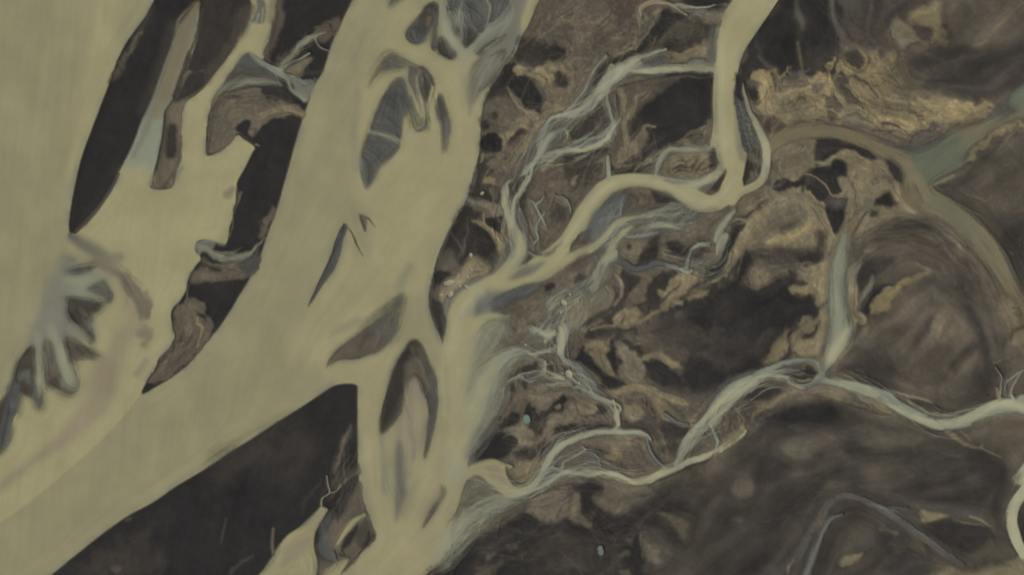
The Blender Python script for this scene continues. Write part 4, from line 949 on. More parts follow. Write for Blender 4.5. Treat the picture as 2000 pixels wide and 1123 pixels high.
# ------------------------------------------------------------------ second pass: closer tracing
# islands at the head of the broad river
wp_('P', 'c', "600,180 520,330 540,420 640,470 760,430 820,330 870,200 890,60 860,-20 760,-20 700,60", 5, .9)
gp('P', 'S', "600,260 560,330 570,390 620,430 680,430 740,400 790,330 840,250 870,180 875,80 850,30 800,30 720,120 650,200", 3.2, 1, .3)
gp('P', 'N', "700,150 800,110 840,160 820,240 760,300 740,340 700,290 690,220", 4, .9, .8)
gp('P', 'D', "780,40 850,25 880,70 870,150 830,110 770,100 690,180 720,110", 4, .8, .5)
gl('P', 'B', "790,180,40 780,240,30", 4, .7, .5)
gl('P', 'D', "600,330,10 640,390,10", 2.5, .6, .5); gl('P', 'D', "650,270,10 690,350,12", 3, .6, .5)
gp('P', 'M', "870,200 860,300 870,400 840,490 810,470 820,330 850,240", 4, .8, .3)
gp('P', 'N', "905,360 940,420 980,500 1010,570 960,560 900,510 875,440 880,390", 3, .95, .4)
gl('P', 'K', "880,470,6 910,530,8 960,560,5", 1.6, .8); gl('P', 'K', "905,370,14 925,420,16", 3, .8)
gp('P', 'S', "930,370 1000,440 1050,520 1030,580 980,560 950,470", 4, .6, .4)
gp('P', 'S', "1120,180 1180,230 1250,320 1290,400 1230,440 1180,460 1140,400 1130,280", 5, .55, .5)
gp('P', 'N', "1140,270 1200,270 1250,350 1230,400 1170,440 1145,380", 4, .8, .8)
gp('P', 'S', "1160,20 1330,0 1345,120 1340,250 1310,330 1250,250 1200,180 1150,100", 4, .85, .5)
gp('P', 'S', "1400,130 1440,40 1540,10 1575,80 1480,170 1390,240", 4, .85, .5)
gl('P', 'M', "1470,30,20 1510,10,16 1530,50,14 1480,70,12 1460,40,10", 2.5, .7); gl('P', 'D', "1480,30,5 1505,20,5 1515,45,5 1490,55,5", 1.5, .6)
wl_('P', 'g', "1340,-10,20 1380,60,22 1370,180,20 1360,280,24 1310,350,30 1240,430,40 1170,500,50", 3, .85, .4)
wl_('P', 'f', "1560,130,50 1500,210,60 1420,290,60 1340,380,60 1270,440,40", 7, .7, .4)
gl('P', 'D', "950,70,14 990,100,24 1040,70,14 1090,10,12", 2.5, .6, 1)
wl_('P', 'u', "1620,-20,60 1620,150,70 1590,320,80 1520,430,70", 8, .75)
wl_('P', 'u', "1660,50,20 1650,220,24", 4, .6)
wp_('P', 'u', "1200,690 1290,600 1400,520 1540,490 1530,600 1460,700 1340,850 1250,960 1210,1060 1175,1123 1165,900", 8, .75)
wp_('P', 'f', "1260,700 1350,590 1440,560 1500,590 1430,690 1300,830", 9, .6)
wl_('P', 'g', "1235,745,8 1290,670,8 1350,590,8", 2, .7)
gl('P', 'D', "1340,450,10 1420,400,14 1500,360,12 1535,340,5", 2, .8); gl('P', 'M', "1400,550,10 1470,510,14 1525,495,8 1500,600,10", 3, .7)
wp_('P', 'c', "1870,-20 1850,20 1760,240 1690,360 1640,480 1600,560 1650,420 1690,300 1690,200 1730,90 1770,-20", 3, .85)
# the threaded hollow right of the rippled bar
gp('P', 'M', "595,690 640,660 740,670 800,740 835,820 840,880 800,960 780,1060 760,1123 740,1123 700,1000 650,900 610,800", 5, .85, .4)
gp('P', 'N', "740,700 800,750 830,840 800,900 770,1010 740,980 730,850", 4, .8, .5)
gl('P', 'D', "650,660,8 740,670,10 800,740,10 840,830,8", 2.2, .7)
wl_('P', 'c', "700,690,12 665,780,20 690,900,26 730,1020,40 745,1123,50", 3, .9); wl_('P', 'g', "715,700,8 735,790,8", 2, .7)
wl_('P', 'c', "825,850,14 800,940,24 775,1040,26 775,1123,40", 3, .9); wl_('P', 'c', "575,800,30 600,900,34 660,1020,44 700,1123,50", 4, .9)
gp('R', 'S', "535,210 560,270 590,340 600,380 570,370 530,310 490,370 470,360 490,270", 4, .75, .3)
gp('R', 'S', "640,260 660,300 690,400 680,430 620,500 550,520 610,480 650,400", 4, .7, .3)
gp('R', 'S', "760,190 790,230 830,330 855,440 840,560 815,690 800,560 795,450 765,370 745,290", 4, .8, .3)
gp('R', 'N', "760,230 790,250 825,350 800,420 770,350", 4, .7, .5)
wl_('R', 'b', "440,240,30 470,330,30", 6, .3)
# pale side channel head and the fan of threads beside the broad river
wp_('U', 's', "385,-30 430,-30 480,10 495,80 480,150 440,165 380,150 370,120 400,60", 4, .8, .8)
wl_('U', 'c', "400,-10,40 410,60,30 390,130,10", 3, .9); wl_('U', 'g', "440,100,14 420,160,8", 2, .8); wl_('U', 'g', "470,60,10 460,150,10", 2, .8)
wl_('U', 'u', "560,-20,60 540,60,60 520,150,40", 6, .6, 1)
gl('U', 'R', "580,20,24 560,140,26 540,240,30 490,380,24", 5, .8, 1); gl('U', 'D', "575,80,5 550,200,6 530,280,5", 1.6, .7, 1)
gl('U', 'N', "380,60,50 320,200,60 230,330,60 130,450,60", 8, .6, 1)
wp_('U', 's', "330,370 410,390 440,470 400,500 330,470 290,440", 7, .75, .5)
gp('U', 'N', "330,480 480,490 480,530 360,540 250,540", 6, .6, .8)
wl_('U', 'f', "140,640,24 220,590,44 330,555,50 450,545,40 560,570,24 600,590,10", 5, .6, .8)
gl('U', 'V', "130,680,8 230,640,14 330,610,16 450,595,14 560,600,8", 3, .7, .5)
wl_('U', 'u', "120,700,24 170,680,24 220,670,10", 4, .7)
gl('U', 'V', "110,820,10 150,740,14 220,680,16 320,660,14", 5, .6, 1.2); gl('U', 'D', "270,650,40 310,650,20", 6, .7, 2)
gp('U', 'K', "280,890 330,835 385,830 370,890 350,940 300,905", 2.5, .9, .5)
gl('U', 'D', "380,880,10 420,890,14 400,940,20 360,940,10", 3, .6, 1)
gl('U', 'L', "460,790,14 560,750,34 640,745,34 720,790,14", 5, .7, .5); gl('U', 'D', "640,770,6 690,790,8 740,800,6", 2, .7)
gp('U', 'Q', "690,460 740,410 790,400 780,430 720,500 690,520 620,500", 4, .8, .6)
gl('U', 'D', "620,500,4 700,525,6 740,500,4", 1.6, .7, 1); gl('U', 'N', "760,510,20 820,510,30 870,480,20", 5, .7, 1)
wl_('U', 'g', "660,530,10 710,525,12 740,570,10", 2, .85, .4); wl_('U', 'b', "700,560,20 780,560,20 830,540,14", 4, .7, 1)
wl_('U', 'f', "720,290,30 770,260,24 820,250,14", 4, .6, 1)
gl('U', 'D', "930,170,8 960,220,14 990,180,8", 2.5, .6, 2); gl('U', 'D', "1000,140,6 1030,80,8 1060,50,4", 2, .6)

# middle plain, upper part
G('V1', 'Y', "330,-20 900,-20 840,80 700,130 600,140 560,110 450,40", soft=8)
G('V1', 'D', "250,130 330,60 420,110 560,110 570,170 520,200 460,190 400,230 330,240 280,210 250,180", soft=5, wp=2)
G('V1', 'B', "620,20 760,10 740,90 650,120 600,80", soft=9, a=.5)
G('V1', 'K', "140,300 200,230 260,285 330,310 380,350 420,410 430,470 400,525 330,500 270,440 210,370 130,350", soft=3.5, a=.95)
G('V1', 'D', "40,440 130,340 200,370 230,430 150,435 80,470", soft=7)
G('V1', 'B', "60,460 150,430 240,440 285,500 270,570 180,600 80,600 50,540", soft=7, a=.6)
G('V1', 'D', "90,540 120,528 135,560 110,578", "40,590 75,570 90,620 45,640", soft=4)
GL('V1', 'L', "205,365,8 250,460,14 300,510,18 380,550,22 400,575,12", a=.75)
G('V1', 'Q', "290,520 370,550 330,620 300,600 230,600 270,560", a=.7)
G('V1', 'L', "140,670 230,640 300,598 325,635 290,632 245,660 205,710 180,755 172,710", soft=2.5, a=.8)
G('V1', 'K', "35,690 100,665 150,690 175,740 160,775 90,785 35,775", soft=3, a=.95)
G('V1', 'D', "190,725 250,662 310,640 330,660 285,682 225,712", soft=2.5)
GL('V1', 'Q', "500,440,30 450,520,40 400,600,40 330,700,60 260,800,70 190,880,50", soft=6, a=.55)
GL('V1', 'V', "330,690,4 270,760,6 215,830,5", "380,640,4 350,700,5 330,770,4", "215,840,5 190,870,6 170,900,4", "160,880,8 190,940,6", a=.7, soft=1.6)
G('V1', 'D', "15,790 60,790 40,840 90,880 100,930 50,960 20,1010 -10,1000 -10,850", soft=3)
G('V1', 'L', "55,960 100,950 120,1000 140,1050 90,1062 50,1010", "30,800 55,800 40,840 25,850", soft=2, a=.75)
G('V1', 'L', "248,240 290,230 325,262 318,288 275,280", "380,250 410,230 452,262 440,290 380,282", "470,225 510,235 520,260 480,270", soft=2, a=.75)
G('V1', 'O', "395,290 470,270 505,310 480,350 420,335", "500,380 540,370 560,400 520,410", soft=3, a=.6)
G('V1', 'D', "498,290 540,260 592,280 588,340 560,368 512,330", soft=2.5)
GL('V1', 'Q', "470,210,14 520,240,20 600,290,34 612,360,44 560,420,60 480,400,50", soft=5, a=.6)
GL('V1', 'O', "400,300,4 440,330,5 430,360,4", "460,300,4 480,330,4", "590,290,6 630,300,10 620,340,8", soft=1.5, a=.6)
GL('V1', 'V', "395,310,3 430,300,3 460,320,3 450,350,3 490,380,3", "600,230,6 640,250,8 600,260,6", "540,380,3 570,400,3 560,440,3", soft=1.3, a=.7)
GL('V1', 'K', "480,110,14 540,125,18 565,180,8", soft=4, a=.7)
GL('V1', 'M', "640,200,14 660,180,10", "840,60,14 820,120,16 800,190,10", soft=4, a=.6)
GL('V1', 'L', "600,95,6 615,125,8", soft=2, a=.8)
GL('V1', 'Q', "850,165,14 780,235,26 745,300,40 715,370,40 650,430,44 580,480,40 500,540,20", soft=4, a=.9)
GL('V1', 'L', "845,165,8 770,240,10 735,320,7 700,400,8 620,460,8 540,520,10", "700,455,8 640,480,10 580,510,8", soft=2, a=.8)
GL('V1', 'V', "850,180,4 790,250,4 745,330,4 720,400,4", soft=1.3, a=.7)
GL('V1', 'T', "690,300,20 660,360,20 640,410,20", soft=4, a=.6)
G('V1', 'K', "860,190 960,165 900,230 840,300 800,390 740,470 690,490 735,400 765,320 800,260", soft=4, a=.85)
G('V1', 'D', "790,510 820,500 832,640 780,690 720,705 640,710 600,680 620,610 720,565", soft=4)
G('V1', 'R', "770,600 810,580 815,650 770,680", soft=4, a=.7)
GL('V1', 'L', "590,732,8 680,702,12 740,662,12 788,620,5", soft=2, a=.85)
GL('V1', 'Q', "540,650,18 580,640,24 600,690,24 570,715,14", soft=2.5, a=.8)
G('V1', 'K', "560,820 620,790 740,775 850,755 840,780 740,800 640,805 580,850", soft=3)
G('V1', 'N', "580,860 640,820 780,830 830,870 810,960 720,1000 640,980 580,940", soft=5)
GL('V1', 'K', "585,850,6 575,920,7 575,970,4", soft=1.8, a=.8)
G('V1', 'L', "608,985 640,940 662,940 622,1002", soft=2, a=.7)
GL('V1', 'Q', "930,370,50 960,450,50 940,560,40 970,650,40 960,760,30 890,850,30", soft=5, a=.65)
GL('V1', 'V', "985,630,8 975,760,8 940,800,6", "1000,500,14 1030,440,20 1057,420,14", "900,400,5 930,470,5", "880,850,4 910,830,4", soft=2, a=.7)
GL('V1', 'Q', "1050,370,14 1010,470,18 985,560,16", soft=3, a=.7)
G('V1', 'K', "870,870 960,880 1057,830 1057,930 960,935 890,910", soft=4, a=.8)
G('V1', 'D', "1000,600 1057,560 1057,700 1000,720 985,660", soft=5, a=.7)
WL('V1', 'g', "850,810,14 855,880,24 857,960,28", "935,560,8 910,600,16 880,640,24")
WL('V1', 'g', "400,822,8 440,815,12 490,812,8", "420,835,6 480,835,8", soft=1.6)
WL('V1', 'b', "420,870,16 460,850,14 500,835,8", soft=3, a=.7)
G('V1', 'N', "215,985 300,935 320,950 290,1020 240,1062 210,1040", soft=2.5, cut=1)
GL('V1', 'K', "215,980,5 260,950,7 305,940,5", soft=1.5, cut=1)
WL('V1', 'b', "420,640,24 400,720,30 410,760,10", soft=4, a=.7)
WL('V1', 'p', "1057,210,30 980,230,40 900,290,44 850,370,40 800,440,24", soft=5, a=.6)
WL('V1', 'b', "830,400,16 850,460,30 870,520,20 880,590,14", soft=5, a=.5)
# middle plain, around the upper right river
G('V2', 'K', "320,60 380,75 470,100 440,130 370,190 290,260 200,320 130,350 0,405 0,380 120,320 200,215 270,140", soft=4)
G('V2', 'N', "330,240 380,170 470,120 600,130 670,160 630,250 530,290 440,330 350,330 320,290", soft=5)
G('V2', 'D', "580,150 670,160 640,240 590,250", soft=5)
G('V2', 'K', "430,-10 740,-10 690,60 640,70 560,48 490,42", soft=4, cut=.9)
WL('V2', 'g', "400,25,10 470,40,14 540,52,14 600,48,12 650,35,8", soft=2)
GL('V2', 'M', "410,40,20 490,80,40 560,90,40 600,70,24", soft=4, a=.8, wp=2.5)
GL('V2', 'D', "440,60,8 500,95,8 540,70,8", "560,90,6 600,110,8", soft=2, a=.6, wp=2.5)
G('V2', 'B', "590,120 700,80 705,170 665,260 640,330 600,390 560,380 600,300 650,200 660,150 600,150", soft=5, a=.8)
G('V2', 'Q', "330,325 440,340 560,290 620,305 560,360 450,390 340,410 330,370", soft=4, a=.75, wp=2)
GL('V2', 'D', "330,340,5 370,370,5 350,400,5", "380,330,4 420,350,5", "460,370,4 520,340,4", soft=1.6, a=.6, wp=2)
GL('V2', 'K', "20,560,10 120,540,10 240,512,14 380,488,16 520,478,16 630,472,10", soft=2.5, a=.9)
G('V2', 'N', "0,600 100,560 240,530 380,500 320,570 220,640 150,720 120,680 60,720 0,680", soft=6, a=.7)
G('V2', 'K', "400,520 635,478 635,600 630,760 560,790 480,840 400,900 350,940 260,960 240,900 170,800 160,720 240,640 330,570", soft=7, a=.9)
GL('V2', 'Q', "40,590,30 60,660,40 50,740,40 70,830,50 80,950,40 40,1040,30 0,1060,20", soft=4, a=.75)
GL('V2', 'V', "75,590,5 85,660,6 70,740,6", "40,800,5 50,900,6 60,980,6", "0,880,8 30,960,8", "90,960,8 60,1040,8", soft=2, a=.7)
GL('V2', 'Q', "200,600,8 150,620,18 130,700,16 85,770,12", "262,822,10 200,812,18 160,880,26 110,950,26", "180,650,6 230,600,6", soft=3, a=.75)
G('V2', 'D', "85,780 150,770 170,830 110,880 90,850", soft=4)
GL('V2', 'L', "240,812,8 262,822,6", "150,960,5 100,1000,8 40,1050,6", "0,1085,6 40,1080,8", soft=1.8)
GL('V2', 'L', "165,80,20 200,120,14 150,200,10 120,220,6", "250,90,24 300,70,14", "250,150,14 200,230,14 130,320,16", "270,240,8 220,330,10 190,360,8", soft=2.5, a=.55, wp=1.5)
GL('V2', 'V', "100,110,6 140,150,8 160,210,5", "230,80,4 215,110,5", "60,200,8 100,240,8", "120,270,5 60,330,6", soft=2, a=.7, wp=1.5)
GL('V2', 'M', "150,90,10 100,130,10 40,170,10 0,200,8", soft=3, a=.7, wp=1.5)
hairs('V2', 's', 215, 385, 330, 360, 10, 34, 14, 4, .7, 1); hairs('V2', 's', 140, 430, 220, 400, -14, 34, 10, 4, .6, 2); hairs('V2', 'b', 150, 460, 220, 440, 24, -26, 8, 3, .5, 3)
hairs('V2', 'Q', 190, 505, 340, 490, 6, 44, 16, 3, .6, 4, False); hairs('V2', 'Q', 60, 520, 180, 500, 10, 30, 10, 3, .5, 5, False)
WL('V2', 'b', "480,405,24 530,395,36 580,390,14", soft=4, a=.8); hairs('V2', 'g', 480, 430, 590, 385, 12, -16, 8, 3, .5, 6)
WL('V2', 'c', "640,440,24 560,435,40 460,440,44 380,440,24", soft=5, a=.6)
G('V2', 'N', "785,480 830,540 835,660 880,760 920,860 930,980 870,980 830,960 800,820 780,640", soft=3, cut=.9)
G('V2', 'K', "790,470 828,540 828,640 800,660 782,560", soft=3, cut=1)
for k in range(26):
    a_ = k * 2.4; x_ = 815 + 3.6 * k + 30 * math.sin(a_); y_ = 660 + 12 * k
    WL('V2', 'bfg'[k % 3], f"{x_-28},{y_+18*math.sin(a_*1.7)},3 {x_},{y_+8*math.sin(a_)},4 {x_+26},{y_-22*math.sin(a_*1.3)},2", soft=1.8, a=.5)
WL('V2', 's', "800,660,30 830,780,60 860,880,70 880,940,50", soft=8, a=.55)
WL('V2', 't', "828,540,6 840,620,16 870,720,26", soft=3, a=.9)
WL('V2', 'p', "880,740,24 930,830,36 975,930,44 985,1040,40 970,1123,36", soft=4, a=.7)
G('V2', 'K', "890,560 925,590 940,650 900,640 870,600", soft=3)
G('V2', 'O', "880,490 930,455 980,460 1057,480 1057,600 1000,620 940,665 930,600 920,540", soft=3, a=.7, wp=2)
GL('V2', 'D', "920,530,5 950,560,5 990,575,4 1040,560,5", "940,660,7 975,630,6 985,590,5", "1010,470,5 1030,520,6 1057,540,5", soft=1.5, a=.7, wp=1.5)
G('V2', 'L', "930,700 990,660 1057,640 1057,735 960,725", soft=4, a=.7)
GL('V2', 'Q', "920,740,10 1000,740,16 1057,745,14", soft=2, a=.8)
GL('V2', 'V', "900,700,8 950,730,6", soft=2)
for s in ("370,1080,10 430,1050,10 470,1070,10 520,1020,8", "360,1123,10 410,1090,12 480,1100,10", "500,1123,8 540,1060,12 600,1010,10", "560,1090,10 620,1050,8", "450,1040,6 490,1010,8 540,1000,6", "160,1090,8 220,1050,14 290,1040,8", "120,1120,8 160,1070,14 200,1060,8"):
    GL('V2', 'Q', s, soft=1.8, a=.75)
    GL('V2', 'K', ' '.join(f"{float(a)+10},{float(b)+12},{float(c)*.9}" for a, b, c in (q.split(',') for q in s.split())), soft=2, a=.6)
GL('V2', 'R', "390,930,8 450,890,14 500,850,20 540,860,16 520,890,14", "540,880,14 580,840,12 615,780,6", soft=2, a=.85)
GL('V2', 'L', "400,935,4 460,900,5", "575,870,6 590,845,6", soft=1.5)
# middle plain, beside the broad river
G('V3', 'D', "165,150 230,140 300,180 330,220 270,230 300,260 380,300 430,370 430,430 380,460 350,540 290,420 240,470 200,530 90,430 60,440 110,320", soft=5, a=.9)
G('V3', 'K', "270,240 330,270 400,330 420,400 370,470 330,430 280,360", soft=8, a=.6)
GL('V3', 'M', "130,310,6 190,390,8 205,450,10", "235,262,6 245,300,10 225,370,14 210,460,10", soft=2.5, a=.8)
G('V3', 'R', "90,430 130,410 180,520 130,560 60,520", soft=5, a=.7)
GL('V3', 'T', "230,95,14 330,130,40 430,165,60 495,190,46", soft=3, a=.85)
GL('V3', 'f', "235,90,14 260,110,20 290,120,10", soft=3, a=.7)
G('V3', 'D', "270,10 330,0 450,20 440,120 360,100 280,50", soft=3); G('V3', 'R', "380,20 430,20 435,90 390,70", soft=3, a=.7)
G('V3', 'K', "355,215 480,213 482,250 440,320 385,262", soft=2, a=.95)
GL('V3', 'Q', "275,235,16 340,265,28 410,320,40 455,390,50 455,470,50 435,570,40", soft=3, a=.85)
GL('V3', 'Q', "345,190,10 345,250,14", "480,230,14 470,300,20", soft=2, a=.85)
G('V3', 'N', "380,460 430,420 440,500 400,560 352,540", soft=3)
G('V3', 'L', "240,520 300,480 380,520 390,580 330,620 240,690 150,760 80,760 60,700 100,620 200,600", soft=5, a=.55)
GL('V3', 'Q', "260,450,10 300,490,14 350,520,10", soft=3, a=.7); GL('V3', 'V', "300,500,5 340,540,5", "380,550,8 405,590,6", "270,560,4 320,560,4", soft=1.8, a=.7)
G('V3', 'K', "40,570 120,558 112,600 60,632 28,622", soft=3)
wp_('V3', 's', "515,612 570,550 640,525 740,500 690,556 610,600", 6, .8, .5)
wp_('V3', 's', "400,745 520,705 640,672 705,650 620,720 500,772 400,795 312,830 300,740 380,705", 9, .7, .5)
WL('V3', 'c', "490,850,16 400,850,30 320,880,44 250,940,60", soft=4)
WL('V3', 'g', "340,690,20 350,760,24 330,820,20", soft=10, a=.4)
G('V3', 'N', "905,420 930,365 985,305 1040,290 1057,365 1000,385 950,400", soft=2.5, cut=1); GL('V3', 'K', "900,430,6 925,375,10 980,310,8", soft=1.5, cut=1)
G('V3', 'K', "635,425 720,470 790,440 850,370 800,410 735,445 690,445", soft=3, cut=.9); G('V3', 'K', "610,520 640,450 625,520", soft=3, cut=.6)
WL('V3', 'f', "645,442,8 700,467,10 770,450,10 840,395,6", soft=1.8)
G('V3', 'D', "745,655 790,635 802,670 770,692 740,682", "738,712 782,700 775,748 745,746", soft=2.5, a=.95)
GL('V3', 'T', "870,790,30 900,840,50 960,890,50 1000,940,40", "930,690,40 980,730,40 1040,720,20", "1010,560,14 1030,620,30", soft=4, a=.75)
GL('V3', 'L', "940,670,10 975,700,14 1000,725,10 1057,720,10", "900,790,14 930,780,10", soft=2, a=.75)
G('V3', 'K', "965,885 1057,785 1057,835 990,905", "990,980 1057,915 1057,985 1010,995", "940,1123 990,1040 1025,1123", soft=3)
G('V3', 'N', "880,760 920,700 940,740 900,800", "930,630 980,590 1020,620 960,660", soft=4, a=.7)
WL('V3', 'g', "858,905,14 872,960,40 850,1030,40 842,1100,20", "670,925,20 730,955,36 785,965,36 740,1015,14", soft=3)
WL('V3', 'g', "740,960,8 800,860,8 880,785,8", "730,950,6 690,1010,5", "740,970,6 750,1045,8", "760,970,6 805,1040,6", "770,870,6 800,760,8 860,720,6", "690,940,5 650,900,5", soft=2, a=.7)
WL('V3', 'b', "640,1050,8 720,1075,12 820,1050,8", "760,820,10 770,860,8", soft=2.5, a=.7)
GL('V3', 'B', "560,820,50 620,760,60 700,690,50", "470,960,50 540,900,60 600,850,50", soft=7, a=.5)
GL('V3', 'V', "500,960,4 530,930,5 560,940,4", "600,860,4 640,820,5", "680,760,4 700,720,5", "450,1020,5 480,990,5", soft=1.5, a=.55)

# middle plain, south of the cream bend
G('V4', 'B', "480,380 620,280 720,240 850,230 800,330 760,420 640,440 560,470 500,440", soft=7, a=.7)
G('V4', 'R', "190,130 250,95 380,110 400,160 300,260 200,270", soft=3, a=.9, cut=1)
GL('V4', 'D', "230,130,8 280,160,8 270,210,6", "300,120,6 360,160,8 330,220,6", "380,150,6 440,180,8", soft=2, a=.6)
G('V4', 'K', "370,110 480,130 550,180 480,200 410,190", soft=4, cut=1)
wp_('V4', 's', "-20,280 40,220 110,160 180,115 195,180 150,260 80,350 20,420 -30,420", 7, .85, .5)
hairs('V4', 'b', 0, 300, 170, 140, 20, 60, 12, 4, .6, 8); hairs('V4', 'f', 20, 330, 180, 170, 14, 50, 10, 3, .5, 9)
WL('V4', 'c', "390,262,8 260,275,18 150,312,30 90,382,34 30,450,36 -20,490,40", soft=3)
WL('V4', 'b', "560,190,20 490,205,24 420,232,26 350,245,16", "660,255,24 590,290,26 560,330,22 520,360,14 440,355,10", soft=4, a=.75)
hairs('V4', 'g', 420, 240, 560, 190, 20, -20, 9, 3, .5, 10); hairs('V4', 's', 520, 330, 650, 260, 26, -12, 9, 4, .6, 11)
WL('V4', 'c', "480,205,4 420,235,10 350,255,8", "560,352,6 490,338,18 420,325,24 370,345,12", soft=2.2)
G('V4', 'R', "400,282 460,262 500,280 465,305 400,306", soft=2.5, a=.9, cut=1)
WL('V4', 's', "300,405,10 240,410,18 190,400,18 260,370,10", soft=3, a=.7)
WL('V4', 'g', "385,378,6 330,395,12 250,408,12 190,400,8", soft=2)
WL('V4', 'c', "245,342,12 190,380,26 140,440,36 95,520,40 70,580,36", soft=3)
WL('V4', 'p', "145,500,20 120,540,34 80,560,30", soft=3, a=.7)
WL('V4', 'g', "100,540,40 60,640,60 10,730,70", soft=7, a=.6, wp=1)
G('V4', 'D', "355,410 430,405 412,490 380,570 290,585 265,580 300,490 355,470", "470,450 540,420 600,470 645,460 620,520 540,510 490,490", "640,520 690,480 735,470 700,505 640,545", soft=3, wp=2)
GL('V4', 'K', "560,425,8 590,440,8", "450,470,8 520,480,10", "730,560,10 680,600,10", soft=2, a=.7, wp=1.5)
G('V4', 'T', "160,430 270,430 300,480 262,560 200,560 160,520", soft=4, a=.65, wp=2); G('V4', 'D', "205,455 235,450 250,475 215,485", soft=2)
G('V4', 'T', "420,420 460,430 490,500 470,540 410,545", soft=4, a=.6)
WL('V4', 's', "135,550,20 200,590,34 270,612,34 340,600,30 400,577,34 460,588,26 545,605,10", soft=3, a=.9)
WL('V4', 'g', "560,615,14 600,636,30 632,622,14", "640,482,12 680,462,20 745,460,12", "470,595,5 530,608,8", soft=2.4)
WL('V4', 'b', "632,490,8 610,545,20 598,612,24", soft=2.2, a=.9); GL('V4', 'K', "595,540,10 575,590,12", soft=3, a=.7)
G('V4', 'K', "735,600 800,560 850,480 880,390 945,355 930,420 890,500 840,580 760,660 700,710 720,650", soft=3.5, a=.95)
GL('V4', 'Q', "1057,260,50 980,350,60 920,470,50 880,560,40 845,660,24", soft=4, a=.8)
GL('V4', 'L', "1000,300,10 930,430,8 870,580,6", soft=3, a=.5)
GL('V4', 'Q', "875,325,8 915,295,12 980,302,14 1000,322,8", soft=1.8); G('V4', 'D', "895,330 970,320 950,362 890,372", soft=2.5, wp=2)
WL('V4', 'g', "905,245,18 850,310,36 800,370,44 785,425,34", "845,400,46 822,470,38 800,512,16", soft=4, a=.7)
GL('V4', 'Q', "740,700,10 790,690,14 830,660,8", soft=2)
G('V4', 'D', "350,690 480,620 525,640 440,740 430,810 380,850 360,800 335,760", "190,640 290,650 270,700 222,780 190,870 140,905 110,880 180,800 180,700", soft=3.5, a=.9, wp=2)
G('V4', 'B', "240,760 300,680 350,640 370,680 330,780 350,850 300,850 220,800", soft=4, a=.75, wp=1.5)
G('V4', 'Q', "590,650 650,650 640,715 580,772 500,832 440,872 435,835 520,770 560,712", "500,680 580,640 570,700 500,760 430,792 408,745 470,740", soft=2.2, a=.9)
GL('V4', 'L', "580,650,10 575,690,8", "520,690,8 450,760,10", "630,700,8 540,790,8", soft=2, a=.6); GL('V4', 'D', "460,795,10 560,705,8", "560,800,14 575,860,10", soft=2)
G('V4', 'L', "508,830 560,808 572,852 530,842", soft=2, a=.8); G('V4', 'Q', "600,790 640,750 722,768 700,792 620,802", soft=3)
G('V4', 'L', "-10,800 40,750 90,720 132,770 112,822 40,832 -10,852", soft=2.4, a=.75)
GL('V4', 'D', "132,765,5 122,822,6 60,838,6 0,858,5", "185,690,6 192,780,8 140,850,8", soft=1.6); GL('V4', 'T', "130,640,18 175,700,22 175,790,20 130,840,14", soft=2.5, a=.8)
G('V4', 'D', "-10,860 90,842 150,905 90,960 -10,910", "-10,1020 240,990 262,1012 150,1032 40,1062 -10,1062", soft=3.5, wp=2)
G('V4', 'Q', "130,910 212,868 282,905 240,962 220,992 180,987 205,922 150,960 128,992", soft=2.2, a=.9); GL('V4', 'K', "200,915,8 180,960,10", soft=2)
GL('V4', 'Q', "-10,1000,14 80,980,16 140,972,10", "425,880,8 370,912,16 300,957,20 245,967,14", soft=2); GL('V4', 'L', "290,870,20 340,850,14", soft=2.5, a=.5)
G('V4', 'D', "388,862 430,845 422,872 385,886", "280,840 350,820 360,890 300,900", soft=2.5)
# right of the middle: broken ground west of the blue-green stream
G('V5', 'K', "228,125 258,75 300,62 350,85 432,68 412,112 320,130 240,138", "480,10 560,-15 680,-15 712,40 640,60 682,150 620,160 560,90 500,50", soft=2.2, a=.95)
G('V5', 'K', "440,120 500,95 580,130 612,172 702,190 692,270 652,402 620,432 590,350 560,290 562,220 480,170", soft=3, a=.95)
G('V5', 'M', "590,185 690,195 690,240 590,255", soft=7, a=.7)
GL('V5', 'L', "430,30,6 500,50,8 570,110,8 612,172,8 692,185,8", soft=1.8); GL('V5', 'K', "430,60,14 420,140,20", soft=3)
GL('V5', 'Q', "465,150,10 530,235,30 572,330,30 622,442,18", soft=2, a=.95); GL('V5', 'D', "480,240,5 540,340,6 600,440,5", soft=1.5)
GL('V5', 'L', "560,300,6 600,390,8 620,430,10", soft=1.6, a=.7)
G('V5', 'K', "880,232 930,160 990,150 1000,200 1057,222 990,236 900,242", soft=3); G('V5', 'D', "850,270 920,270 900,302 860,302", "700,290 760,265 790,290 740,290", soft=3, a=.6)
G('V5', 'T', "200,290 300,230 400,262 422,330 330,402 220,350", soft=6, a=.75); G('V5', 'N', "280,375 405,320 360,385 310,405", soft=5)  # the dark patch is the mound's shading, painted into the soil
G('V5', 'Q', "120,330 200,230 260,210 200,300 150,380 60,460 0,500 0,440", soft=5, a=.7)
G('V5', 'O', "188,472 240,440 350,428 450,345 482,370 360,472 230,492", soft=3.5, a=.65); GL('V5', 'O', "190,475,6 215,450,8", soft=1.5, a=.9)
G('V5', 'V', "100,530 560,515 560,580 420,610 250,620 120,580", soft=8, a=.75); G('V5', 'K', "385,565 540,540 530,600 430,622", soft=6)
G('V5', 'K', "30,565 65,525 92,600 40,700 -20,760 -20,620", soft=5)
G('V5', 'L', "105,700 140,645 190,670 182,760 125,765", soft=8, a=.5)
G('V5', 'K', "-20,800 130,780 220,730 330,690 380,740 335,780 420,822 480,832 542,890 500,960 430,950 330,1000 150,1060 -20,1100", soft=6, a=.9)
G('V5', 'Q', "328,775 380,742 460,765 520,752 505,800 400,808", soft=3.5); G('V5', 'Q', "450,655 560,600 602,640 592,790 540,882 505,850 520,752 470,720", soft=4, a=.9)
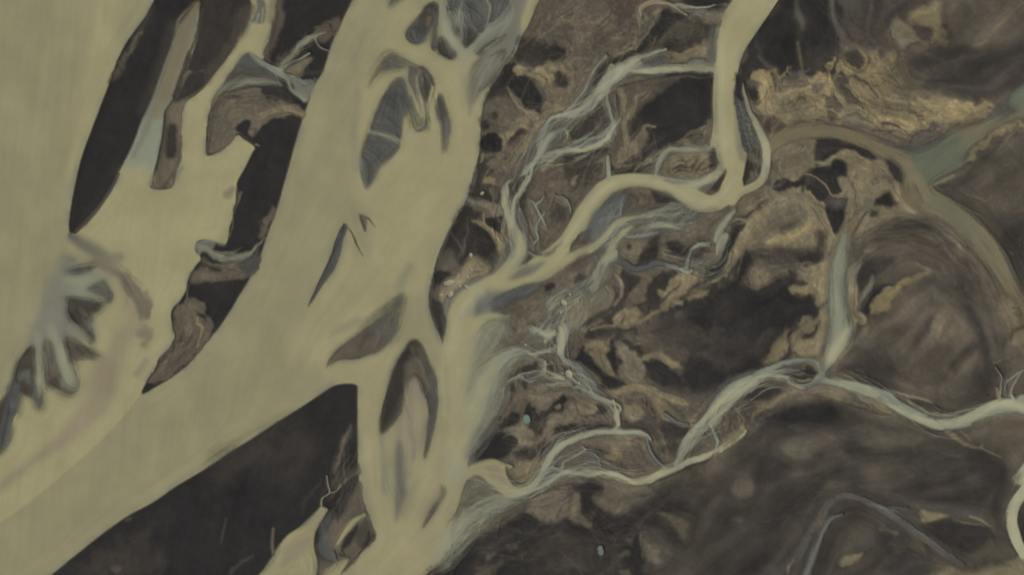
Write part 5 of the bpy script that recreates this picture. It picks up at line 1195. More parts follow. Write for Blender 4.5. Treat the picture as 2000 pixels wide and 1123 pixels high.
G('V5', 'D', "338,650 380,702 452,740 420,752 360,722", soft=3)
G('V5', 'Q', "540,905 590,910 580,1123 380,1123 340,1085 440,1005 520,965", soft=3.5, a=.85)
G('V5', 'K', "410,1080 490,1042 500,1000 530,980 505,1062 440,1102", "330,1040 360,1020 345,1100 325,1123", soft=3); GL('V5', 'M', "380,1100,20 420,1050,24", soft=3, a=.6)
GL('V5', 'Q', "805,140,8 760,230,30 720,350,46 690,430,60 665,480,60", soft=3, a=.85); GL('V5', 'V', "836,278,8 780,372,8 735,450,5", "770,150,4 760,200,5 775,260,5 800,270,4", "690,330,4 640,440,4", "620,450,4 600,540,5 570,590,4", soft=1.5)
GL('V5', 'L', "700,745,8 722,650,14 780,590,14 800,562,8", "770,880,16 765,800,10 775,700,6", soft=2, a=.8, cut=1); GL('V5', 'V', "705,755,4 735,640,4 770,590,5 800,570,4", "735,450,4 800,415,4 900,395,5 960,400,4", "745,940,4 755,800,4 775,660,4", soft=1.4)
G('V5', 'D', "800,640 870,560 960,565 940,640 880,665 840,730 800,765 780,700", soft=4, a=.85); G('V5', 'Q', "880,600 940,610 905,655 870,640", soft=6, a=.3, wp=3)
G('V5', 'K', "800,905 860,800 950,752 1000,738 905,812 855,905 830,940", soft=3, a=.95)
G('V5', 'O', "858,890 900,812 1000,757 1045,770 965,862 912,935", soft=3, a=.55, wp=2); G('V5', 'Q', "768,962 800,930 832,960 822,1002 780,1002", soft=2, a=.85)
# middle plain, lower part
G('V6', 'T', "430,380 500,300 640,330 640,380 580,420 560,470 520,510 460,420", "560,520 680,460 740,430 782,510 640,560 600,620 612,680 540,640", "360,560 440,590 470,640 420,700 370,650", soft=5, a=.65)
G('V6', 'K', "80,790 130,700 250,600 330,635 352,682 290,762 180,780", soft=4, a=.85, wp=1.5)
G('V6', 'K', "255,575 330,480 382,500 372,542 290,578", "412,455 438,420 490,490 460,507 420,492", "572,472 590,430 640,405 650,368 678,390 672,442 650,472 600,478", soft=2.5, a=.9)
G('V6', 'D', "470,545 520,480 570,470 540,560 500,640 465,605", soft=3, wp=2); G('V6', 'T', "605,447 640,430 646,450 615,463", soft=1.5, a=.95)
G('V6', 'K', "608,592 660,560 740,550 790,580 902,550 902,590 780,602 700,640 640,632 608,622", soft=4, a=.85, wp=2)
G('V6', 'D', "500,682 600,660 700,640 600,702 510,742", "370,752 400,700 430,688 440,740 472,782 390,792", "868,420 942,440 942,470 880,492", soft=3)
GL('V6', 'D', "745,440,6 760,480,8 800,500,10 840,490,12 885,512,5", "640,345,6 600,340,6 560,320,5", "690,370,4 740,400,5 750,440,5", "520,500,8 560,480,10 590,470,6", "780,520,6 800,545,6 790,560,5", soft=1.6)
G('V6', 'L', "740,400 860,430 872,470 780,492 752,440", soft=3.5, a=.45)
G('V6', 'K', "748,132 790,80 830,130 920,190 962,240 1002,300 920,312 850,240 780,180", "940,92 1000,60 1042,160 1000,232 960,160", soft=3)
G('V6', 'Q', "800,60 900,40 940,80 960,200 880,170 820,110", soft=4, a=.8, wp=2); GL('V6', 'D', "820,80,14 850,70,14", "985,60,14 1000,80,10", soft=3, a=.6)
G('V6', 'D', "330,242 400,190 480,158 482,200 420,232 350,262", "393,268 422,275 416,322 394,316", "318,290 346,290 342,362 320,342", "240,505 262,510 255,540 240,535", soft=2.5, wp=1.5)
WL('V6', 'f', "285,275,10 350,265,12 390,240,10 420,270,14 480,250,14 520,240,14", "400,235,8 480,210,12 530,215,10", soft=2, a=.85)
WL('V6', 'u', "520,140,10 550,170,14 540,230,18 600,270,26 700,285,30 745,322,20", "590,150,8 612,200,10 592,240,8", "555,300,12 630,312,14 700,300,14", "480,130,30 520,150,30 540,180,14", soft=2.2, a=.9)
WL('V6', 'p', "545,150,6 545,220,8", "610,255,10 660,265,14", "585,150,6 605,185,6", "560,295,6 600,310,6", soft=1.6, a=.8)
G('V6', 'D', "570,182 600,170 592,222 565,212", "720,262 745,262 745,300 722,300", "660,185 700,180 700,205 670,205", soft=2, cut=.9)
WL('V6', 'g', "640,-10,50 655,80,30 665,130,14 700,160,14", soft=3); WL('V6', 'b', "690,150,20 750,190,40 800,250,44 860,310,40", soft=5, a=.65)
GL('V6', 'Q', "800,200,30 860,250,40 930,300,24", soft=4, a=.75); WL('V6', 'i', "745,310,10 830,355,20 920,400,26 975,415,30", soft=2.4, a=.9)
WL('V6', 'p', "830,340,6 900,385,8 970,410,10", "985,400,14 1000,460,16 1008,510,30 1018,560,18", soft=2, a=.85)
G('V6', 'K', "750,972 830,908 902,920 902,970 852,1012 872,1102 780,1123 782,1012", soft=5)
GL('V6', 'D', "380,1042,8 500,1012,8 620,962,9 735,928,5", "800,705,4 870,680,5 950,640,5", "650,1050,8 720,1000,8", soft=1.8, cut=1)
WL('V6', 'b', "800,735,6 860,740,8 890,780,10 898,830,8", soft=1.6, a=.9); G('V6', 'Q', "900,780 960,730 1030,690 1020,760 940,790", soft=3, a=.7)
G('V6', 'B', "850,650 1000,630 1057,650 940,690 830,700", soft=4, a=.7)
WL('V6', 's', "90,800,10 160,690,24 240,570,14", "30,700,30 60,640,24", soft=5, a=.6); GL('V6', 'B', "170,610,20 240,560,24", "30,1050,40 120,1000,40 200,980,20", soft=5, a=.6)
GL('V6', 'V', "20,1060,6 60,1040,6 130,1050,6", "60,1080,5 110,1070,5", soft=1.8, a=.6, wp=1.5)
# lower middle: dark hollow and the stream bend
G('V7', 'K', "250,232 340,208 430,270 500,330 560,382 400,372 300,340", "560,170 700,240 760,330 620,420 540,380 500,300", soft=6, a=.8)
G('V7', 'Q', "240,182 380,190 480,220 475,262 420,242 360,212 250,212", soft=4, a=.8, wp=2); G('V7', 'O', "398,212 462,228 440,252 410,240", soft=3, a=.5)
G('V7', 'T', "90,120 200,150 240,220 262,310 170,362 90,300 70,240 80,180", soft=4, a=.75, wp=1.5); G('V7', 'T', "-10,200 30,220 50,270 10,290 -10,280", soft=3, a=.6)
G('V7', 'K', "28,160 112,210 100,242 60,282 30,200", "-10,300 60,322 150,372 -10,392", soft=3); G('V7', 'D', "90,70 160,90 242,130 240,167 160,122", "230,170 260,180 240,200", soft=3)
G('V7', 'B', "130,40 300,60 420,130 350,170 250,120", soft=9, a=.5); G('V7', 'V', "640,150 860,220 800,290 700,240", soft=9, a=.6)
WL('V7', 'b', "395,555,24 460,605,26 545,626,12", soft=3, a=.75); G('V7', 'Q', "340,410 440,438 542,490 505,497 420,472", soft=2.5, a=.9); GL('V7', 'L', "500,455,4 535,490,6", soft=1.5)
G('V7', 'L', "130,492 230,508 242,560 170,592 130,552", soft=3, a=.7, wp=1.5); GL('V7', 'D', "130,480,6 180,500,4", "240,460,20 300,520,20 330,580,20", soft=3, a=.7)
G('V7', 'D', "380,640 450,595 548,640 520,702 420,722 365,702", soft=5); G('V7', 'Q', "530,580 600,560 580,620 550,630", soft=4, a=.7)
for s in ("760,540,4 800,580,6 790,640,5", "840,520,5 880,560,8 910,600,5", "900,600,6 890,650,6", "860,540,5 950,510,8 1057,510,10", "740,560,4 770,610,5 750,680,4", "930,560,8 1020,530,14 1057,515,10"):
    GL('V7', 'Q', s, soft=1.6, a=.7)
GL('V7', 'M', "930,680,30 1000,610,26 1057,560,20", soft=4, a=.6)
G('V7', 'L', "700,800 790,700 900,635 915,690 800,762 740,795", soft=3, a=.6); G('V7', 'V', "520,905 640,850 745,800 700,842 560,922", soft=3)
hairs('V7', 'V', 560, 915, 660, 890, 8, 40, 7, 6, .8, 12, False); G('V7', 'R', "590,940 720,860 760,900 700,990 600,985", soft=9, a=.5)
G('V7', 'D', "885,430 1000,395 1057,390 1057,440 950,465 890,460", soft=3); GL('V7', 'Q', "880,420,6 800,500,6 750,540,5", soft=1.8, a=.8)
GL('V7', 'D', "0,930,6 100,960,8 180,1005,10 280,1010,10 400,965,10 500,915,8", soft=2); GL('V7', 'D', "110,870,10 130,905,8 200,905,8", soft=2, a=.7)

# ochre field and the dark ground above it
G('W1', 'Q', "60,660 200,610 330,640 350,760 250,800 120,820 40,760", "700,600 860,560 1057,640 1057,720 900,700 760,700", "560,560 700,470 900,420 1057,480 1057,560 860,560 700,620", soft=7, a=.65)
G('W1', 'V', "300,340 460,300 560,330 620,380 560,400 470,380 420,420 300,450", soft=7, a=.6); G('W1', 'Y', "560,180 660,140 740,240 860,230 900,330 760,360 660,330 600,280", soft=12, a=.5)
GL('W1', 'M', "255,-10,20 250,60,24 285,140,36 288,190,20", "10,370,14 60,430,20 120,450,16", "470,-10,20 470,90,24 510,170,30 560,260,40 620,340,40", "735,-10,20 730,80,20 705,160,14 700,230,8", soft=5, a=.6)
GL('W1', 'Q', "255,280,12 268,360,18 285,440,14 290,490,8", soft=4, a=.6); GL('W1', 'f', "480,20,8 480,90,10 510,150,8", soft=4, a=.3)
G('W1', 'M', "200,480 280,470 330,430 300,480 330,520 290,570 210,580 190,540", "350,560 400,540 430,560 400,602 360,612", "90,490 140,500 180,560 120,590", soft=3, a=.75, wp=2)
G('W1', 'V', "480,512 560,500 582,540 500,560", "500,562 580,560 640,640 692,692 600,690 560,640", "440,640 500,640 540,702 480,782 450,750", "590,350 640,340 690,400 640,445 590,400", soft=3.5, a=.85, wp=1.5)
G('W1', 'T', "640,840 760,800 900,850 1000,900 900,932 740,900", "560,680 640,700 700,800 560,790 520,740", soft=5, a=.7)
GL('W1', 'D', "530,490,8 620,500,12 700,540,12 740,590,10 780,640,5", "500,580,8 500,640,10 540,690,7", "560,740,8 640,745,10 690,760,8 715,730,6", "630,660,6 690,695,7", "90,480,7 110,560,7 105,600,5", "0,680,12 30,660,9",
   "250,640,11 300,630,11 320,650,7", "360,680,5 380,720,7", "360,770,7 400,780,7", "430,620,7 440,660,9 430,690,5", "790,790,9 860,810,12 940,840,12", "900,700,5 1000,745,7 1057,750,5", "730,850,7 800,840,8 860,850,5", "980,920,14 1010,880,8",
   "840,420,6 860,460,6", "740,570,5 830,520,4", "450,740,7 500,780,7", "300,700,5 350,690,5", "620,480,5 630,520,5", soft=1.7, a=.8, wp=1.6)
GL('W1', 'O', "440,430,10 460,500,10 440,560,8 400,600,10 350,620,10", "30,480,40 50,540,50 20,600,30", "540,420,30 580,440,40", "620,600,30 680,610,44", "600,690,18 640,720,12", "780,770,22 860,770,18", "930,780,26 1000,800,34", "500,380,14 470,400,14",
   "730,370,10 760,320,10", "190,450,14 130,500,12", "330,520,12 350,540,9", "220,620,8 300,600,8 340,640,10", "660,480,40 740,460,40", "640,540,14 660,580,14", soft=2.5, a=.6, wp=1.6)
GL('W1', 'L', "370,490,6 400,500,5", "260,560,6 220,590,8", "440,560,8 400,610,8 360,600,6", "380,700,20 420,720,20", "460,540,10 480,565,12", "440,705,8 500,720,10 540,770,8", soft=1.6, a=.8, wp=1)
G('W1', 'N', "45,805 80,748 130,760 182,822 130,862 60,862", soft=2.5); GL('W1', 'L', "0,735,10 80,735,12 140,760,8", soft=1.8)
GL('W1', 'D', "90,905,5 180,840,8 280,792,8 350,783,7", "380,782,7 520,808,7 650,850,7 800,918,7", "340,893,6 460,895,6 640,945,7 740,985,5", soft=1.5, a=.85)
G('W1', 'K', "400,905 470,895 620,940 700,960 780,1030 730,1042 660,1000 560,965 480,1000 420,1040 430,960", "470,1060 520,1020 560,1060 580,1123 480,1123", soft=3, a=.9)
G('W1', 'Q', "500,1000 560,965 660,1000 720,1045 800,1030 830,1123 600,1123 580,1060", soft=4, a=.7); GL('W1', 'L', "360,1050,8 440,1050,12 500,1005,10", soft=2)
GL('W1', 'V', "80,1060,5 140,1030,6", "250,950,5 290,935,6 280,970,5", soft=1.6)
G('W2', 'V', "300,450 420,330 560,280 700,300 900,320 1100,290 1100,500 900,610 700,640 560,590 400,560 300,520", soft=14, a=.8)
G('W2', 'L', "330,112 380,70 520,30 490,90 500,170 450,180 410,142 350,142", "190,202 260,190 340,230 362,270 300,322 250,270", "220,132 300,150 312,180 240,180", soft=7, a=.4, wp=2)
G('W2', 'O', "418,142 460,100 490,160 440,177", "470,190 540,200 552,270 500,272", "330,80 400,70 380,130 340,130", soft=7, a=.4)
G('W2', 'V', "340,180 400,170 460,190 470,240 420,262 360,230", "530,150 560,160 550,190 525,180", soft=4, a=.8); G('W2', 'Y', "300,300 380,270 430,300 400,330 320,335", soft=4, a=.8)
GL('W2', 'D', "300,320,8 340,280,8 380,270,6", "400,250,12 450,265,12", "190,200,6 200,240,7 240,280,5", "200,460,6 240,420,7 270,360,7", soft=2, a=.7)
GL('W2', 'Y', "1040,-10,60 950,60,66 880,130,60 810,210,60 760,280,50", soft=5, a=.7); GL('W2', 'R', "1000,-10,30 900,80,40 820,180,40 770,260,30", soft=6, a=.55)
GL('W2', 'Y', "640,360,14 720,370,20 800,340,14", "990,270,8 1020,220,8", "720,120,6 790,125,6", soft=5, a=.5)
GL('W2', 'O', "700,700,20 760,680,36 830,690,14", "540,640,10 620,660,20", "330,660,30 400,660,40", "120,770,30 230,770,30", soft=5, a=.5, wp=2)
GL('W2', 'V', "380,720,5 460,720,6", "150,690,6 240,720,8 330,750,6", "640,800,6 700,770,6", "540,800,5 600,790,6", "400,850,10 450,850,8", "440,900,8 490,900,8", soft=1.7, a=.7, wp=1.5)
WL('W2', 'o', "560,860,30 700,830,50 820,800,44 960,760,30 1057,720,24", soft=6, a=.6); WL('W2', 's', "880,760,40 940,690,50 1000,640,40", soft=9, a=.5)
# dune fan
WL('X1', 's', "322,95,24 360,125,44 420,155,40 480,175,20", soft=6, a=.7); WL('X1', 'u', "330,190,14 400,200,14 470,225,20 540,275,30 600,340,50 650,420,60", soft=5, a=.75, wp=1.2)
WL('X1', 's', "430,215,8 500,245,12 560,290,16 610,350,20", soft=3.5, a=.45, wp=1.2)
WL('X1', 'f', "240,330,80 220,440,100 190,520,60", soft=12, a=.6); WL('X1', 'g', "300,300,24 390,300,40 470,285,14", "290,350,20 370,355,34 470,385,20", soft=5, a=.7)
GL('X1', 'K', "150,600,6 100,650,8 70,720,8 85,765,6", "150,605,6 163,680,6 152,760,6 145,820,6", "205,590,6 200,660,7 210,730,6", "225,580,6 250,620,6 262,690,5", "300,570,7 320,640,7 355,710,6", "310,400,7 320,460,8 360,500,8", "400,650,6 440,655,7 465,648,4", "310,250,10 380,245,14 440,235,8", soft=2, a=.75, cut=.8)
WL('X1', 'f', "90,745,14 120,730,20 140,770,16", soft=4, a=.7)
G('X1', 'S', "62,770 92,790 88,880 60,930 22,1060 -5,1095 -10,1000 30,880", soft=4, cut=1); GL('X1', 'K', "40,850,6 30,950,8 5,1060,8", soft=3, a=.6, cut=1)
WL('X1', 'g', "185,640,20 182,740,24 180,820,24", "280,600,26 300,690,44 325,760,50", soft=5, a=.8); WL('X1', 's', "160,800,14 165,860,20 200,880,14", "350,740,14 345,800,14 310,825,10", soft=4, a=.6)
GL('X1', 'V', "350,400,10 360,440,10", "390,410,10 410,450,12", "440,400,10 430,430,8", "350,600,14 380,630,12", "230,600,6 235,680,8", soft=2.5, a=.7, wp=1)
WL('X1', 'c', "470,500,30 480,580,40 450,620,20", soft=6, a=.7); WL('X1', 'k', "160,250,30 140,360,40 110,450,40 90,560,30", soft=10, a=.5)

# meander mound and its arcs, more of its shading put into soil colour
G('Y2', 'R', "520,760 560,640 660,620 730,700 680,800 580,820", soft=9, a=.75)
G('Y2', 'Y', "120,240 330,190 520,210 700,330 860,560 940,800 860,900 800,700 640,480 460,330 250,320 150,330", soft=9, a=.7)
G('Y2', 'Y', "330,570 480,440 560,470 582,560 540,640 440,740 360,690", soft=7, a=.65); G('Y2', 'R', "580,520 680,560 760,680 780,800 680,860 520,890 480,800 560,680", soft=8, a=.6)
G('Y2', 'L', "560,745 590,660 650,650 692,720 620,772", soft=7, a=.4, wp=2); G('Y2', 'Y', "430,900 600,890 760,900 700,1050 500,1060 430,1000", soft=14, a=.7)
G('Y2', 'K', "435,775 480,690 532,640 520,692 460,780", soft=5, a=.9); G('Y2', 'K', "540,465 640,560 740,590 800,700 832,830 800,855 760,740 700,622 600,560", soft=7, a=.7)
G('Y2', 'V', "625,895 680,830 740,780 782,770 760,822 690,880 660,932", soft=7, a=.9)
G('Y2', 'K', "335,158 420,128 520,128 620,180 730,275 700,292 600,232 500,190 400,175", soft=4, a=.85); G('Y2', 'V', "470,300 600,330 740,440 860,600 760,570 620,455 500,365", soft=10, a=.75)
GL('Y2', 'V', "220,245,12 330,215,22 450,230,22 560,275,16", soft=6, a=.7); GL('Y2', 'Q', "400,190,8 470,205,12 530,230,6", "620,300,8 670,325,8", "460,360,8 520,395,10", "190,300,20 240,290,16", soft=4, a=.7)
G('Y2', 'D', "165,385 210,330 330,318 342,350 270,402 190,425", soft=5, a=.7); G('Y2', 'B', "100,740 190,690 230,640 330,640 300,760 180,800", soft=9, a=.4, wp=2)
G('Y2', 'V', "60,900 200,890 380,930 400,980 300,970 200,940", soft=7, a=.8); G('Y2', 'D', "420,990 480,990 500,1040 460,1040", "820,860 900,880 880,960 830,920", soft=7, a=.7)
gp('Y2', 'Q', "330,-30 450,-40 480,50 430,95 360,60", 9, .8, 0, .8)
G('Y2', 'Q', "880,560 960,520 1040,560 1040,760 950,780 905,650", soft=8, a=.75, cut=.5); GL('Y2', 'D', "950,590,6 985,592,8 1000,640,6 965,625,5", "760,130,5 830,190,6", soft=2, a=.8)
GL('Y2', 'K', "940,760,10 960,710,14 1016,690,14", soft=4, a=.7); GL('Y2', 'Q', "940,780,10 1000,760,8", "860,880,8 900,860,8 940,850,6", soft=2, a=.7)
WL('Y2', 'q', "1025,910,10 970,970,14 945,1040,14", "870,900,7 898,960,10 890,1040,16", "1000,940,6 960,1000,7", soft=1.8); WL('Y2', 'b', "930,960,8 912,1030,9", soft=2)
G('Y2', 'D', "870,220 1040,200 1040,460 970,390", soft=7, a=.6); GL('Y2', 'M', "990,235,8 994,250,8", "940,305,8 955,310,8", "992,265,5 996,268,5", soft=1.6, a=.7)
# lower right plain, with the soft shading of its rises painted in soil tones
G('Y1', 'K', "200,300 330,258 450,240 600,230 690,270 640,312 480,330 350,342", soft=7, a=.8); G('Y1', 'Y', "590,228 690,240 760,300 700,335 650,300", soft=7, a=.5)
G('Y1', 'Y', "370,410 480,370 600,390 640,440 560,480 400,490 290,460", "760,425 900,390 1060,400 1000,440 800,465", soft=9, a=.65); G('Y1', 'B', "340,470 420,440 520,450 480,520 380,540", soft=12, a=.4)
G('Y1', 'K', "640,445 700,440 765,470 690,485", soft=6, a=.7); G('Y1', 'V', "700,560 1100,500 1500,580 1490,700 1200,740 860,700 700,640", soft=14, a=.6); G('Y1', 'D', "1180,470 1400,500 1520,590 1470,650 1340,620 1240,540", "200,600 300,540 420,560 300,660", "200,840 380,700 450,700 330,840 220,920", "1150,720 1470,760 1460,790 1200,760", soft=10, a=.65)
G('Y1', 'R', "85,670 140,630 185,650 170,700 110,715", soft=6, a=.6); GL('Y1', 'M', "90,830,14 120,835,14", soft=5, a=.6)
GL('Y1', 'V', "590,800,30 640,745,40 740,745,40 860,810,36 960,880,20", soft=5, a=.9); GL('Y1', 'M', "530,860,30 575,765,34 650,706,30 740,722,36 840,772,36 940,830,44 1060,912,54 1180,1000,54 1300,1072,30", soft=5, a=.55)
GL('Y1', 'D', "560,780,5 640,695,5 740,712,5 830,760,5", "880,870,6 990,910,6 1100,980,6", soft=2, a=.8)
WL('Y1', 'b', "470,1130,44 505,1010,36 555,890,26 590,830,20 650,805,8", soft=4, a=.5); WL('Y1', 'b', "545,850,6 580,770,8 640,715,8", "760,745,10 860,775,20 950,830,14", "900,770,6 990,772,8", soft=3.5, a=.4)
GL('Y1', 'M', "1000,910,8 1060,960,14 1085,1030,8", soft=4, a=.6); GL('Y1', 'D', "490,1120,8 540,1000,10 590,860,10", soft=5, a=.6)
G('Y1', 'L', "1052,795 1110,788 1185,822 1110,842 1070,855", soft=3, a=.7); G('Y1', 'D', "1070,865 1230,838 1380,870 1425,920 1300,1005 1180,955", soft=7, a=.85)
GL('Y1', 'Q', "1310,815,6 1370,840,9 1420,870,4", "1230,830,6 1320,860,7 1370,858,5", soft=2, a=.7); G('Y1', 'Q', "645,1062 700,1020 755,1012 690,1062 650,1078", soft=2.5, a=.7)
G('Y1', 'D', "820,860 950,880 1000,960 900,1000 830,940", "900,1040 1100,1000 1120,1123 880,1123", soft=9, a=.6); GL('Y1', 'Q', "850,880,14 930,905,12", soft=4, a=.4, wp=2)
G('Y1', 'Q', "1130,1130 1260,1080 1400,1070 1600,1040 1700,1200 1130,1200", soft=6, a=.55, wp=2)
G('Y1', 'D', "370,100 430,62 500,55 518,90 470,128 420,130", soft=2.5, cut=1); GL('Y1', 'Q', "400,90,10 450,75,8", "420,115,14 490,108,14", soft=2, a=.8, cut=1); GL('Y1', 'K', "385,90,8 440,88,12 515,75,8", soft=2, a=.8)
WL('Y1', 'b', "300,75,20 380,40,24 450,18,20", soft=4, a=.6); WL('Y1', 'p', "230,90,20 330,90,14 390,135,12 450,155,14", soft=3, a=.7); WL('Y1', 'b', "450,160,14 520,120,20 560,90,24", soft=4, a=.7)
WL('Y1', 'p', "600,95,10 700,125,14 800,155,14", "950,250,14 1050,310,20 1150,345,24", soft=4, a=.6); hairs('Y1', 'b', 800, 150, 900, 210, 30, 30, 9, 5, .5, 21)
GL('Y1', 'L', "880,165,6 980,190,10 1110,225,5", "990,200,6 1020,240,8 1100,285,10 1250,295,6", soft=2, a=.75); GL('Y1', 'V', "1000,210,8 1100,235,14 1230,270,10", soft=3, a=.7)
G('Y1', 'M', "670,170 720,165 740,200 800,240 860,270 780,255 690,220", soft=3, a=.7, wp=2); GL('Y1', 'D', "690,180,4 720,210,5 700,225,4", "740,215,4 790,245,5", "800,235,4 840,265,4", soft=1.4, a=.7, wp=1)
GL('Y1', 'V', "420,180,5 560,200,5 700,240,6 900,290,5", soft=2, a=.8); GL('Y1', 'T', "470,150,20 560,160,50 650,190,40", soft=5, a=.6)
GL('Y1', 'Q', "190,280,8 260,250,14 330,210,14 400,170,10", soft=3, a=.6, wp=1.5); GL('Y1', 'M', "180,360,20 260,290,20 360,265,10", soft=4, a=.6)
# softer joins between the side channel's waters
WL('Z', 'c', "252,338,30 280,345,40 292,352,20", soft=12, a=.8); WL('Z', 'i', "285,240,14 272,285,20 262,320,16", soft=8, a=.4); WL('Z', 'u', "318,170,8 300,215,10 282,262,10 262,305,8", soft=6, a=.6)
WL('Z', 'b', "404,280,6 403,300,8", "340,350,10 355,330,10", "292,360,8 298,345,6", soft=5, a=.5); WL('Z', 'u', "445,380,18 455,370,12", soft=6, a=.7)
WL('Z', 'f', "268,730,12 285,705,10", soft=6, a=.6)
WL('M', 'c', "300,560,60 260,680,70 200,820,90 120,960,120 40,1080,160", soft=16, a=.6); WL('M', 'g', "290,840,40 240,930,50 170,1010,60", soft=12, a=.6)
# little ponds
WL('V6', 'j', "422,512,40 424,535,44", soft=2.2, a=1, wp=.6); WL('M', 'l', "1112,966,36 1118,990,34", soft=2, a=1, wp=.6)

# ------------------------------------------------------------------ third pass: threads of silt and water
WL('Z', 'g', "1000,690,24 962,722,44 928,785,56 902,865,46 890,930,30", soft=14, a=.7)
WL('Z', 'c', "900,640,50 892,720,46 886,800,36 888,860,24", soft=10, a=.6)
WL('Z', 'g', "985,640,20 940,665,40 912,710,40", soft=12, a=.6)
WL('Z', 'f', "990,770,20 955,820,26 925,870,20", soft=8, a=.5)
WL('Z', 'p', "945,745,10 922,800,14 905,860,14", "968,705,6 935,750,10", soft=7, a=.5)
WL('Z', 's', "955,690,10 930,730,16 915,760,10", "965,780,6 935,835,8 918,870,6", soft=7, a=.45)
wisps('Z', "1020,690,30 965,735,60 925,805,60 898,890,50", 40, 'gpfwc', .3, 3.2, 1)
wisps('Z', "1000,640,30 945,690,60 908,760,60 888,850,40", 40, 'gpccf', .3, 3.4, 2)
wisps('Z', "990,760,30 950,810,40 920,870,40 898,930,30", 24, 'gfbw', .35, 2.0, 3)
wisps('Z', "1210,480,20 1175,540,36 1115,590,50 1060,645,50 1010,690,40", 60, 'gfwbp', .55, 1.2, 4)
wisps('Z', "1150,560,40 1130,610,50 1105,650,40 1090,700,30", 36, 'gfwp', .55, 1.2, 5)
wisps('Z', "1090,690,30 1120,735,40 1170,775,36 1210,820,24", 40, 'gfwbp', .55, 1.1, 6)
wisps('Z', "1100,680,20 1050,690,30 1000,700,30 960,740,30", 30, 'wgpb', .6, 1.2, 7)
wisps('Z', "1040,720,30 1080,735,40 1130,745,30 1170,790,24", 36, 'gpuf', .6, 1.2, 8)
wisps('Z', "1300,100,14 1230,125,30 1180,170,40 1120,225,40 1060,270,50 1020,340,50 990,400,40", 70, 'wgpbf', .5, 1.2, 9)
wisps('Z', "1190,190,20 1195,250,30 1130,295,40 1070,310,40 1020,350,40", 40, 'wgpb', .5, 1.2, 10)
wisps('Z', "1180,110,20 1140,170,30 1090,230,40 1040,280,40", 36, 'LQTM', .5, 1.3, 11, True)
wisps('Z', "1400,400,40 1320,415,60 1250,445,60 1190,485,50 1130,510,40", 60, 'wgpbs', .5, 1.2, 12)
wisps('Z', "1360,430,30 1280,440,40 1220,465,40", 24, 'wbgs', .5, 1.2, 13)
wisps('Z', "1230,370,20 1200,410,60 1170,450,60 1120,500,30", 40, 'bgfw', .45, 1.1, 14)
wisps('Z', "1440,450,20 1400,520,40 1340,520,30 1250,515,30", 24, 'bfwg', .45, 1.1, 15)
wisps('Z', "1600,735,30 1540,735,40 1480,745,40 1420,790,50 1370,850,40 1330,900,24", 50, 'wgpb', .5, 1.3, 16)
wisps('Z', "1600,725,30 1680,755,40 1760,795,40 1840,825,40 1920,800,40 2010,780,30", 46, 'wgpb', .5, 1.2, 17)
wisps('Z', "1320,905,24 1240,935,30 1150,915,40 1080,930,40 1020,965,40 950,950,40 900,930,40", 56, 'wgpcb', .5, 1.2, 18)
wisps('Z', "1250,850,24 1180,840,30 1100,860,36 1060,910,36 1030,960,30", 40, 'wgpb', .5, 1.2, 19)
wisps('Z', "1020,975,30 960,990,60 905,1030,70 850,1100,60", 36, 'gfuw', .3, 2.6, 20)
wisps('Z', "1000,370,30 1000,430,50 1010,490,60 970,550,60", 36, 'wgpcb', .45, 1.3, 21)
wisps('Z', "1090,380,24 1060,420,40 1050,470,30", 18, 'wfg', .5, 1.0, 22)
wisps('Z', "1440,200,16 1470,250,30 1490,300,30 1480,360,24", 24, 'wgpb', .45, 1.1, 23)
wisps('Z', "1400,290,30 1340,290,40 1290,310,40 1280,345,24", 24, 'wgpb', .5, 1.1, 24)
wisps('Z', "1410,320,30 1380,350,40 1330,355,40 1290,345,30", 24, 'wgps', .5, 1.2, 25)
wisps('Z', "1350,830,20 1380,840,30 1410,850,24", 10, 'wg', .5, 1.0, 26)
# veins over the shoals at the head of the broad river
wisps('P', "1000,-40,240 1080,140,260 1140,330,200 1160,480,100", 46, 'gbwSg', .5, 1.4, 30)
wisps('P', "1560,-40,120 1540,120,160 1400,300,200 1240,460,140", 46, 'gbwfS', .5, 1.4, 31)
wisps('P', "920,-20,60 930,150,120 1000,380,160 1080,540,120", 26, 'gcwb', .5, 1.5, 32)
wisps('P', "720,680,160 700,820,200 720,980,200 760,1120,160", 26, 'gcwM', .5, 1.3, 33)
wisps('P', "1500,520,120 1380,660,160 1260,840,140 1200,1040,80", 26, 'guwf', .45, 1.4, 34)
wisps('P', "420,520,60 420,620,260 300,760,120", 20, 'bsf', .35, 1.6, 35)
wisps('P', "640,260,60 640,340,160 640,430,100", 16, 'bsS', .5, 1.2, 36)
# lozenge in the lower river
G('Z', 'B', "800,698 815,705 828,745 815,760 795,760 788,735", soft=6, a=.6)
wp_('Z', 'v', "790,765 808,735 822,760 832,800 825,860 806,900 794,860", 7, .8)
wisps('Z', "800,740,24 810,790,40 806,860,40 795,940,30", 24, 'gcvs', .5, 1.6, 40)
wisps('Z', "812,668,10 828,700,24 846,760,24 848,830,16", 18, 'RMST', .5, 1.2, 41, True)
wisps('Z', "745,850,16 752,920,30 765,1000,30", 16, 'bgc', .4, 1.6, 42)
wisps('Z', "785,860,20 785,930,30 780,1000,20", 16, 'bsf', .4, 1.5, 43)
wisps('Z', "740,690,30 760,630,50 785,590,30", 16, 'bsuM', .4, 1.6, 44)
